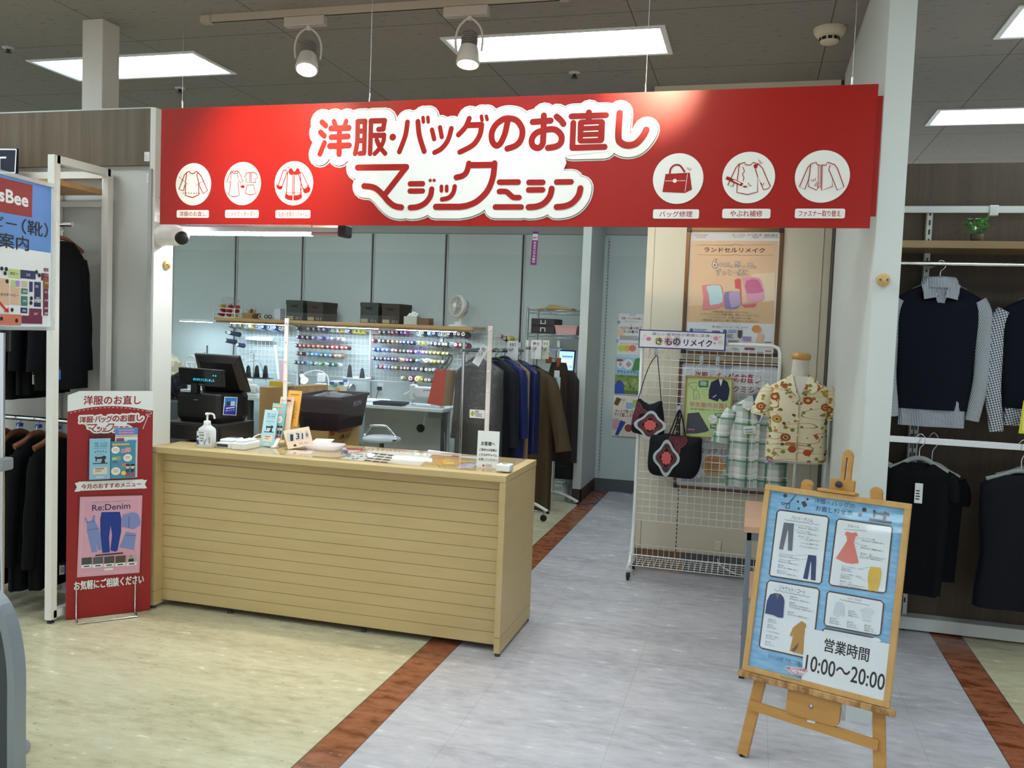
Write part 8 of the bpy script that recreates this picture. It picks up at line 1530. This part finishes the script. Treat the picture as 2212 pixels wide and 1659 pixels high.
yp = MB(); c = P(600, 829, Y=5.75); yp.loft([[V((c.x - .07 + x * s, 5.72 + y * s + .03, zc + z)) for x, y in ((0, 0), (.13, .01), (.14, .09), (.01, .08))] for s, z in ((1, .001), (1.02, .018), (.75, .035))], mat('#d3b62f', .5), sm=False); yp.box((c.x + .03, 5.76, zc + .0005), (c.x + .10, 5.82, zc + .03), mat('#d8d3c6', .5), bev=.008); tag(yp.build('yellow_package'), 'small yellow package lying on top of the flat carton', 'package')
# printed carton with the shopping basket on it
bq0, bq1, bq2 = P(710, 932, Y=5.2), P(651, 921, Y=5.42), P(777, 911, Y=5.75); zk = bq0.z
ex, ey = V((bq2.x - bq0.x, bq2.y - bq0.y, 0)), V((bq1.x - bq0.x, bq1.y - bq0.y, 0)); exl, eyl = ex.length, ey.length; ex.normalize(); ey = V((-ex.y, ex.x, 0)); kf2 = (V((bq0.x, bq0.y, 0)), ex, ey, V((0, 0, 1)))
pc2 = thing('printed_carton', 'cardboard carton printed in red and black under the shopping basket', 'carton', V((bq0.x, bq0.y, zk - .36))); MB().box((0, 0, zk - .36), (exl, .33, zk), mat('#bb9a63', .8), bev=.003, fr=kf2).build('carton_body', pc2)
pr2 = MB(); pa = Panel(pr2, (V((bq0.x, bq0.y, 0)), ex, V((0, 0, 1)), ex.cross(V((0, 0, 1)))), h=.0015).px(q4); rdm = mat('#b8402f', .7); bkp = mat('#33261c', .7)
pa.poly([(845, 800), (900, 788), (900, 880), (845, 892)], rdm); pa.up(); pa.stroke([(862, 880), (885, 795)], 6, mat('#bb9a63', .8)); pa.stroke([(938, 852), (1105, 818)], 12, rdm, cap=0); pa.text('12個', (950, 880, 1010, 930), bkp, .02, rot=.05); pa.text('パパ', (1015, 868, 1082, 920), bkp, .02, rot=.05); pa.text('バター', (950, 948, 1055, 975), rdm, .03, rot=.03); pa.stroke([(1115, 762), (1180, 745)], 14, bkp, cap=0); pr2.build('carton_print', pc2)
tag(MB().box((.0, 0, .0), (exl, .33, zk - .3605), krm, bev=.003, fr=kf2).build('plain_carton'), 'plain carton at the bottom of the stack behind the counter', 'carton')
c = kf2[0] + ex * (exl * .5) + ey * .165; ab = thing('shopping_basket', 'dark purple shopping basket with white lettering on the printed carton', 'basket', V((c.x, c.y, zk))); pur = mat('#32232b', .45)
R0, R1, R2 = P(738, 859, Y=5.16), P(667, 855, Y=5.42), P(800, 849, Y=5.72); zr_ = R0.z; bx = V((R2.x - R0.x, R2.y - R0.y, 0)); bwl = bx.length; bx.normalize(); by = V((-bx.y, bx.x, 0)); bdp = .34; ctr = V((R0.x, R0.y, 0)) + bx * bwl / 2 + by * bdp / 2
def brg(s, z, k=.12):
    o = []; a, b = bwl / 2 * s, bdp / 2 * s
    for cx, cy, st in ((a - k * b, -b + k * b, -.5), (a - k * b, b - k * b, 0), (-a + k * b, b - k * b, .5), (-a + k * b, -b + k * b, 1)):
        for i in range(5): o.append(ctr + bx * (cx + k * b * math.cos(pi * (st + i / 8))) + by * (cy + k * b * math.sin(pi * (st + i / 8))) + V((0, 0, z)))
    return o
hb2 = zr_ - zk; b_ = MB().loft([brg(.80, zk + .001), brg(.82, zk + .012), brg(.955, zr_ - .02), brg(.965, zr_ - .018), brg(1.0, zr_ - .018), brg(1.0, zr_), brg(.945, zr_), brg(.93, zr_ - .02), brg(.79, zk + .008)], pur, sm=False); b_.build('basket_shell', ab)
sl = MB(); nf = bx.cross(V((0, 0, 1))); hol = mat('#120c10', .6)
for rr_i in range(4):
    for i in range(22):
        t = (i + .7) / 23; zz_ = zk + .02 + .017 * rr_i; k_ = .82 + (.955 - .82) * (zz_ - zk - .012) / (hb2 - .03); p = ctr + bx * (bwl / 2 * k_ * (2 * t - 1) * .93) - by * (bdp / 2 * k_ + .0006) + V((0, 0, zz_)); sl.box((-.004, -.006, 0), (.004, .006, .0008), hol, fr=(p, bx, V((0, 0, 1)), -by))
        if i < 15: p = ctr - bx * (bwl / 2 * k_ + .0006) + by * (bdp / 2 * k_ * (2 * (i + .7) / 16 - 1) * .93) + V((0, 0, zz_)); sl.box((-.004, -.006, 0), (.004, .006, .0008), hol, fr=(p, by, V((0, 0, 1)), -bx))
sl.build('slots', ab); lt = MB(); pa = Panel(lt, (R0 - by * -.012 - V((0, 0, R0.z)), bx, V((0, 0, 1)), bx.cross(V((0, 0, 1)))), h=.003).px(q4); pa.text('ÆON', (1115, 475, 1212, 530), mat('#b9b1b3', .6), .0, rot=.04); lt.build('lettering', ab)
crumple(ctr + V((0, 0, zr_ - .04)), .15, M['film'], 'plastic_wrap', 'clear plastic wrapping lying in the shopping basket', 12, (1.05, .75, .36))
st = thing('work_stool', 'round padded stool with a bent chrome backrest behind the counter', 'stool', (P(825, 945, Y=7.15).x, 7.15, 0)); sc2 = P(825, 945, Y=7.15); zst = sc2.z
MB().lathe([(.12, -.03), (.165, -.03), (.172, -.015), (.165, .0), (.13, .012), (.0001, .016)], mat('#b9c0c4', .4), (sc2.x, 7.15, zst), n=30).build('seat', st); q5 = lambda x, y, Y: P(*q4(x, y), Y=Y)
bk5 = [q5(1290, 930, 7.05), q5(1250, 915, 7.1), q5(1265, 880, 7.2), q5(1330, 785, 7.32), q5(1355, 770, 7.33), q5(1500, 775, 7.33), q5(1530, 795, 7.32), q5(1620, 900, 7.2), q5(1630, 940, 7.1), q5(1590, 960, 7.05)]; MB().tube(smooth_pts(bk5, 5), .011, M['chrome'], 10).build('backrest', st); MB().tube([(sc2.x, 7.15, zst - .03), (sc2.x, 7.15, .25)], .02, M['dgrey'], 10).tube([(sc2.x, 7.15, .28), (sc2.x, 7.15, .03)], .014, M['chrome'], 10).build('column', st)
for i in range(5): a_ = 2 * pi * i / 5; l_ = MB().tube([V((sc2.x, 7.15, .10)), V((sc2.x + .24 * math.cos(a_), 7.15 + .24 * math.sin(a_), .035))], .014, M['chrome'], 8); l_.ball(V((sc2.x + .25 * math.cos(a_), 7.15 + .25 * math.sin(a_), .018)), .018, M['black'], 8); l_.build('leg', st)

# ------------------------------------------------------------------ garment racks
def rack(name, label, a, b, z, m, foot=.3, caster=True, white=False):
    a, b = V(a), V(b); d = (b - a).normalized(); p = V((d.y, -d.x, 0)); t = thing(name, label, 'garment rack', ((a.x + b.x) / 2, (a.y + b.y) / 2, 0), 'garment racks in the workshop'); MB().tube([a + V((0, 0, z)) - d * .04, b + V((0, 0, z)) + d * .04], .0145, M['chrome'], 10).build('hanging_rail', t)
    for e in (a, b):
        MB().tube([e + V((0, 0, .06)), e + V((0, 0, z + .07))], .014, m, 10).build('post', t); f_ = MB()
        if white: f_.tube(smooth_pts([e - p * foot + V((0, 0, .02)), e - p * foot * .5 + V((0, 0, .07)), e + V((0, 0, .085)), e + p * foot * .5 + V((0, 0, .07)), e + p * foot + V((0, 0, .02))], 4), .015, m, 8)
        else: f_.tube([e - p * foot + V((0, 0, .075)), e + p * foot + V((0, 0, .075))], .016, M['chrome'], 8)
        f_.build('foot', t)
        for s in (-1, 1):
            w_ = MB(); c = e + p * foot * s
            if white: w_.lathe([(.016, 0), (.016, .02)], M['black'], c, n=12)
            else: w_.lathe([(.022, -.012), (.028, -.01), (.028, .01), (.022, .012)], M['black'], c + V((0, 0, .0285)), d, 16); w_.tube([c + V((0, 0, .03)), c + V((0, 0, .075))], .008, M['steel'], 6)
            w_.build('caster' if not white else 'foot_pad', t)
    return t
ra, rb2, rz = (-2.185, 6.50, 0), (-1.945, 7.30, 0), P(1020, 757, Y=6.6).z
rack('garment_rack', 'chrome garment rack holding coats in plastic behind the counter', ra, rb2, rz, M['chrome']); rz2 = P(1180, 752, Y=7.95).z
wa, wb2 = (-1.965, 7.62, 0), (-1.80, 8.17, 0); rack('white_garment_rack', 'white footed garment rack with a brown coat near the wire shelf', wa, wb2, rz2, mat('#e2e2de', .4), .28, white=True)
bkh = mat('#1a1a1c', .4); rdir = (V(rb2) - V(ra)).normalized(); ryaw = math.atan2(rdir.y, rdir.x) - pi / 2
def coat(name, label, cat, t_, zneck, w_, h_, d, m, sl=.58, seed=0, rail=0, bag=None, dyaw=0., hang=None, hg=None, sag=0, shift=0., slr=(.07, .055), out=.05):
    A, B, Z_ = ((V(ra), V(rb2), rz), (V(wa), V(wb2), rz2))[rail]; c = A + (B - A) * t_; fr = gframe((c.x + shift, c.y, zneck), ryaw + dyaw); t = thing(name, label, cat, (c.x, c.y, zneck - h_), hg)
    body_mesh(fr, w_, h_, d, m, neck=.075, slope=.085, hem=1.05, seed=seed, folds=6, amp=.012).build('coat_body', t)
    if sl:
        for s in (-1, 1): sleeve_mesh(fr, s, w_, -.085, sl, slr[0], slr[1], m, out=out, seed=seed + s, fwd=.02).build('sleeve', t)
    if bag:
        body_mesh((g3(fr, 0, .02, 0), *fr[1:]), w_ + .045, h_ + .04, d + .03, bag, neck=.05, slope=.09, hem=1.02, seed=seed + 9, folds=9, amp=.010).build('plastic_cover', t)
    if hang: hanger((g3(fr, 0, .015, 0), *fr[1:]), 'coat_hanger', hang, 'black hangers on the garment racks', half=w_ - .05, m=bkh, hook=Z_ - zneck + .005, body=.012, drop=.06, hookm=bkh)
    return t, fr
plast = clear_mat('crinkled garment film', rough=.10, haze=.03, crinkle=26, base=.10); bpl = clear_mat('blue garment film', tint='#8c98cf', rough=.12, haze=.3, hazecol='#2c3a7c', crinkle=20, base=.06)
_, f1 = coat('bagged_coat', 'black coat under a crinkled clear plastic cover, front of the chrome rack', 'coat', .14, P(1032, 778, Y=6.6).z, .185, 1.02, .075, mat('#1d1b1d', .8, spec=.2), .55, 51, bag=plast, hang='black hanger of the front coat in clear plastic', shift=.05, out=.0)
coat('dark_jacket', 'charcoal jacket right behind the coat in clear plastic', 'jacket', .38, P(1085, 780, Y=6.8).z, .20, .85, .06, mat('#161a22', .75, spec=.3), .60, 52, hang='black hanger of the charcoal jacket', shift=.08, out=.02)
coat('navy_coat', 'bright navy jacket behind the charcoal jacket', 'jacket', .58, P(1108, 777, Y=6.97).z, .20, .80, .055, mat('#16225c', .6, spec=.4), .55, 53, hang='black hanger of the navy jacket', shift=.06, out=.03)
coat('tan_coat', 'tan lined coat between the navy jacket and the blue cover', 'coat', .74, P(1125, 780, Y=7.1).z, .195, .98, .04, mat('#94795a', .7), 0, 54, hang='black hanger of the tan coat', shift=.035)
coat('blue_bagged_coat', 'long coat in a blue plastic cover at the far end of the chrome rack', 'coat', .92, P(1135, 785, Y=7.23).z, .17, .74, .045, mat('#2b3568', .6, spec=.4), 0, 55, bag=bpl, hang='black hanger of the coat in the blue cover', shift=.025)
coat('brown_coat', 'fuzzy olive brown coat with a flared sleeve on the white footed rack', 'coat', .22, P(1152, 795, Y=7.75).z, .215, 1.32, .07, mat('#5a4a37', .95, spec=.1, bump=.4), .64, 56, rail=1, hang='black hanger of the olive brown coat', shift=.0, slr=(.085, .095), out=.15)
coat('brown_skirt', 'dark brown skirt clipped high on the white footed rack', 'skirt', .62, P(1190, 782, Y=7.95).z, .10, .82, .045, mat('#3c322a', .85, spec=.15), 0, 57, rail=1, shift=.12)
coat('grey_coat', 'dark grey coat hanging lowest behind the brown sleeve', 'coat', .84, P(1200, 800, Y=8.05).z, .14, .86, .05, mat('#3a3532', .9, spec=.1), 0, 58, rail=1, shift=.13)
ck = MB(); c = P(1192, 778, Y=7.95); ck.box((c.x - .10, 7.945, c.z + .012), (c.x + .07, 7.955, c.z + .024), M['steel']); ck.box((c.x - .055, 7.93, c.z - .03), (c.x - .0, 7.97, c.z + .03), mat('#8a4a22', .5), bev=.004); ck.box((c.x + .05, 7.93, c.z - .06), (c.x + .085, 7.97, c.z + .025), mat('#8a4a22', .5), bev=.004); ck.tube(smooth_pts([V((c.x, 7.95, c.z + .02)), V((c.x - .005, 7.95, c.z + .06)), V((c.x - .10, 7.95, rz2 + .02))], 4), .003, M['chrome'], 6); tag(ck.build('skirt_hanger'), 'clip hanger with brown wooden clips holding the brown skirt', 'hanger')
def rail_card(px, w_, Y, txt, label, col_='#e6e9ea', rot=0., tc='#33405a'):
    x0, y0, x1, y1 = px; a, b = P(x0, y1, Y=Y), P(x1, y0, Y=Y); m = MB(); uu = V((math.cos(rot), 0, math.sin(rot))); fr = frame((a.x, Y, a.z), (0, -1, 0), uu); W_, H_ = b.x - a.x, b.z - a.z; m.prism([(0, 0), (W_, 0), (W_, H_), (0, H_)], 0, .002, mat(col_, .6), fr); pa = Panel(m, fr, h=.0026).unit(W_, H_); pa.text(txt, (.18, .1, .82, .27), mat(tc, .6), .02); m.lathe([(.018, 0), (.018, .02), (.012, .022)], M['lgrey'], g3(fr, W_ * .35, H_ * .62, .002), fr[3], 14); tag(m.build('sorting_card'), label, 'card', 'white sorting cards on the racks')
rail_card((1020, 737, 1038, 783), 0, 6.44, '未加工', 'tilted white sorting card at the front end of the chrome rack', rot=-.5); rail_card((1095, 737, 1120, 778), 0, 7.04, '未加工', 'upright white sorting card at the middle of the chrome rack'); rail_card((1146, 735, 1170, 775), 0, 7.57, '紳士', 'white sorting card at the front of the white footed rack', tc='#8a3340'); rail_card((1171, 735, 1187, 775), 0, 7.86, '✓✓', 'cream card with two tick marks on the white footed rack', '#dcd9c2')
tb2 = MB(); c = P(1198, 800, Y=7.88); 
for i, (dx, dz, w_, h_, cc) in enumerate(((0, 0, .05, .11, '#dfe3e6'), (.012, -.06, .05, .16, '#d5dbe0'), (.0, -.06, .04, .05, '#9fd0e0'))): tb2.box((c.x + dx, 7.87 - .004 * i, c.z + dz - h_), (c.x + dx + w_, 7.872 - .004 * i, c.z + dz), mat(cc, .6))
tag(tb2.build('order_slips'), 'bunch of white and pale blue order slips pinned to the brown skirt', 'slips')
rg_ = thing('paper_bag', 'red paper carrier bag with black cords hanging left of the bagged coat', 'bag', P(945, 880, Y=6.55)); B6 = lambda x, y, Y=6.55: P(*crop(780, 480, 3.19)(x, y), Y=Y); redp = mat('#b8432f', .6); fq = [B6(455, 1250), B6(560, 1268), B6(588, 1022), B6(512, 1015)]; bq = [p + V((.05, .10, .0)) for p in fq]
bb = MB(); bb.add(fq + bq, [(0, 1, 2, 3), (4, 7, 6, 5), (0, 4, 5, 1), (3, 2, 6, 7), (0, 3, 7, 4)], redp); bb.add([fq[1], bq[1], bq[2], fq[2]], [(0, 1, 2, 3)], mat('#a88a62', .7)); bb.build('bag_body', rg_); cdh = MB(); hk = P(973, 764, Y=6.58)
for p0, p1 in ((fq[3] + V((.03, .01, 0)), fq[2] - V((.02, -.01, 0))),): cdh.tube(smooth_pts([p0, hk + V((-.02, 0, -.05)), hk, hk + V((.015, 0, -.05)), p1], 4), .0035, M['black'], 6)
cdh.build('cord_handle', rg_); hb3 = MB().tube([hk + V((0, 0, -.005)), V((ra[0] + .02, ra[1] + .04, hk.z + .01)), V((ra[0] + .01, ra[1] + .02, rz - .002))], .005, M['chrome'], 6); tag(hb3.build('s_hook'), 'chrome hook carrying the red paper bag on the garment rack', 'hook')
cau = MB(); pa = Panel(cau, frame((0, 4.4465, 0), (0, -1, 0)), h=.0004).px(crop(780, 480, 3.19)); pa.rect((748, 1292, 852, 1350), M['white'], .08); pa.up(); pa.poly([(768, 1300), (785, 1319), (768, 1338), (752, 1319)], mat('#4f6a2f', .6)); pa.up(); pa.poly([(768, 1304), (781, 1319), (768, 1334), (756, 1319)], mat('#d8dc3c', .6)); pa.up(); pa.stroke([(768, 1311), (768, 1322)], 4, M['ink']); pa.disc((768, 1328), 2, M['ink'], None, 10); pa.text('取扱注意', (787, 1301, 812, 1311), M['ink'], .02); pa.lines((787, 1318, 842, 1344), 4, gl, .4, .2); cau.build('caution_label', asn)

# ------------------------------------------------------------------ wire shelving by the passage partition
sx0, sx1, sy0, sy1 = P(1137, 760, Y=8.32).x, -1.625, 8.32, 8.74; zs_ = [P(1190, y, Y=8.32).z for y in (1043, 971, 922, 867, 814, 729, 677)]; crm = mat('#b9bec2', .25, .9)
wsf = thing('wire_shelving', 'chrome wire shelving unit against the passage partition', 'shelf unit', ((sx0 + sx1) / 2, 8.5, 0))
for x in (sx0, sx1):
    for y in (sy0, sy1): MB().tube([(x, y, .02), (x, y, zs_[-1] + .05)], .0125, crm, 10).build('post', wsf)
for z in zs_:
    s_ = MB()
    for dz in (0, .032): s_.tube([(sx0, sy0, z + dz), (sx1, sy0, z + dz), (sx1, sy1, z + dz), (sx0, sy1, z + dz)], .0032, crm, 6, closed=True)
    zg = []; n = 14
    for i in range(n + 1): zg.append(V((sx0 + (sx1 - sx0) * i / n, sy0, z + (.032 if i % 2 else 0))))
    s_.tube(zg, .0022, crm, 5)
    for i in range(16): x = sx0 + (sx1 - sx0) * (i + .5) / 16; s_.tube([(x, sy0, z + .034), (x, sy1, z + .034)], .0018, crm, 4, caps=False)
    s_.build('wire_shelf', wsf)
top_ = lambda i: zs_[i] + .037
kb_ = MB(); c = P(1200, 672, Y=8.45); zt = top_(6); pr_ = [(-.17, 0, .008), (-.09, .02, .02), (-.05, .035, .05), (.03, .03, .045), (.10, .02, .03), (.18, .01, .02)]; kb_.loft([[V((c.x + x, 8.36, zt)), V((c.x + x, 8.37 + dy, zt + h)), V((c.x + x, 8.60, zt + h * .8)), V((c.x + x, 8.62, zt))] for x, dy, h in pr_], mat('#a58a5f', .8)); tag(kb_.build('kraft_bag'), 'crumpled kraft paper bag on top of the wire shelving', 'paper bag')
dr2 = thing('drawer_box', 'black two drawer box with white label holders on the wire shelving', 'drawer box', (P(1172, 722, Y=8.34).x, 8.45, top_(5))); x0, x1 = P(1147, 710, Y=8.34).x, P(1199, 710, Y=8.34).x; z0 = top_(5); zh = P(1170, 688, Y=8.34).z - z0; MB().box((x0, 8.345, z0), (x1, 8.66, z0 + zh), mat('#221d20', .5), bev=.003).build('case', dr2)
for i in range(2):
    za, zb_ = z0 + .006 + i * zh / 2, z0 + (i + 1) * zh / 2 - .004; d_ = MB().box((x0 + .006, 8.337, za), (x1 - .006, 8.347, zb_), mat('#2a2427', .45), bev=.002).build('drawer', dr2); xc, zc_ = (x0 + x1) / 2, (za + zb_) / 2; MB().box((xc - .026, 8.331, zc_ - .02), (xc - .018, 8.338, zc_ + .02), M['paper']).box((xc + .018, 8.331, zc_ - .02), (xc + .026, 8.338, zc_ + .02), M['paper']).box((xc - .026, 8.331, zc_ + .012 - .03 * i), (xc + .026, 8.338, zc_ + .02 - .03 * i), M['paper']).build('label_holder', d_)
pk2 = MB(); xa, xb = P(1198, 715, Y=8.33).x, P(1246, 715, Y=8.33).x; zp = P(1220, 703, Y=8.33).z - z0
pk2.loft([[V((xa + .012, 8.345, z0)), V((xb - .012, 8.345, z0)), V((xb - .012, 8.60, z0)), V((xa + .012, 8.60, z0))], [V((xa, 8.335, z0 + zp - .01)), V((xb, 8.335, z0 + zp - .01)), V((xb, 8.61, z0 + zp - .01)), V((xa, 8.61, z0 + zp - .01))], [V((xa - .005, 8.33, z0 + zp - .01)), V((xb + .005, 8.33, z0 + zp - .01)), V((xb + .005, 8.615, z0 + zp - .01)), V((xa - .005, 8.615, z0 + zp - .01))], [V((xa - .005, 8.33, z0 + zp)), V((xb + .005, 8.33, z0 + zp)), V((xb + .005, 8.615, z0 + zp)), V((xa - .005, 8.615, z0 + zp))]], mat('#d9a8a4', .5), sm=False); tag(pk2.build('pink_bin'), 'pink plastic bin beside the black drawer box', 'bin')
lp = thing('laptop_computer', 'black laptop with a lit blue screen on the wire shelving', 'laptop', (P(1220, 805, Y=8.40).x, 8.42, top_(4))); z0 = top_(4); la, lb3 = P(1198, 805, Y=8.42), P(1242, 757, Y=8.42); lq = frame((la.x, 8.42, z0 + .02), (-.1, -1, .16)); lw, lh = lb3.x - la.x, lb3.z - z0 - .02
MB().box((-.004, -.004, -.012), (lw + .004, lh + .004, 0), M['black'], bev=.004, fr=lq).build('lid', lp); ls = MB(); pa = Panel(ls, lq, h=.0008).unit(lw, lh); pa.rect((.05, .06, .95, .94), mat('#5f93f2', .4, emit=1.5, name='lit screen')); pa.up()
for b_, cc in (((.1, .3, .28, .38), '#b78a5a'), ((.32, .26, .9, .34), '#4a5fc0'), ((.1, .45, .85, .53), '#d8d98a'), ((.1, .58, .85, .66), '#c8dff4'), ((.35, .68, .8, .74), '#8fd0a0'), ((.75, .74, .9, .82), '#7a6ac0')): pa.rect(b_, mat(cc, .4, emit=.7))
ls.build('screen', lp); MB().box((la.x - .004, 8.335, z0), (la.x + lw + .004, 8.45, z0 + .016), M['black'], bev=.004).build('keyboard_base', lp)
rt_ = MB(); z0 = top_(3); rt_.box((sx1 - .14, 8.36, z0), (sx1 - .02, 8.50, z0 + .025), M['dgrey'], bev=.003); rt_.tube(smooth_pts([V((sx1 - .04, 8.48, z0 + .02)), V((sx1 - .03, 8.55, z0 + .12)), V((sx1 - .045, 8.60, z0 + .35))], 5), .003, M['black'], 5); tag(rt_.build('network_router'), 'small dark router with a cable on the middle wire shelf', 'router')
rt_ = MB(); z0 = top_(2); rt_.ball((P(1222, 905, Y=8.4).x, 8.45, z0 + .06), .055, M['black'], 16, (1.1, 1, 1)); tag(rt_.build('round_black_object'), 'round black object on the lower wire shelf beside the brown sleeve', 'bag')  # unidentified round black object
z0 = top_(0) - .03; c0, c1 = P(1181, 1035, Y=8.36), P(1238, 985, Y=8.36); pt2 = thing('document_printer', 'large black printer at the bottom of the wire shelving', 'printer', ((c0.x + c1.x) / 2, 8.5, top_(0))); zz0 = top_(0); hh2 = c1.z - zz0
MB().box((c0.x, 8.345, zz0), (sx1 - .015, 8.70, zz0 + max(.22, hh2)), mat('#17191c', .45), bev=.02).build('body', pt2); MB().box((c0.x + .02, 8.338, zz0 + .11), (sx1 - .06, 8.348, zz0 + .14), mat('#2d3136', .3), bev=.003).build('paper_slot', pt2)
# floor things by the partition
br2 = thing('cleaning_set', 'white cleaning tool holder with two upright handles on the floor by the partition', 'cleaning tools', (P(1226, 1068, Z=0).x, P(1226, 1068, Z=0).y, 0)); c = P(1226, 1066, Z=0); wv2 = mat('#dfe3ec', .45)
MB().lathe([(.085, 0), (.085, .012), (.06, .018), (.058, .10), (.05, .10), (.05, .02), (.0001, .02)], wv2, c, n=26).build('holder', br2)
for dx, h in ((-.025, .235), (.022, .19)): MB().tube([c + V((dx, 0, .02)), c + V((dx, 0, h))], .017, wv2, 12).build('handle', br2)
cc2 = crop(1120, 960, 5.53); pts = [P(*cc2(*a), Z=.005) for a in ((640, 618), (590, 625), (562, 650), (590, 685), (700, 706), (840, 708), (930, 690), (960, 655), (915, 605), (915, 580), (1000, 560), (1120, 557), (1240, 566), (1352, 585))]
tag(MB().tube(smooth_pts(pts, 6), .0045, mat('#2f4fa8', .5), 6).build('blue_cable'), 'blue network cable looping over the floor around the passage partition', 'cable')
gc = MB().tube(smooth_pts([P(1550, 1207, Y=6.07), P(1555, 1220, Y=5.98), P(1585, 1238, Y=5.9), P(1622, 1247, Z=.01)], 5), .0035, M['white'], 6); gc.box((P(1549, 1203, Y=6.075).x - .02, 6.062, .17), (P(1549, 1203, Y=6.075).x + .02, 6.079, .23), M['cream'], bev=.002); tag(gc.build('power_cable'), 'thin white cord dropping from the low outlet behind the wire rack', 'cord')
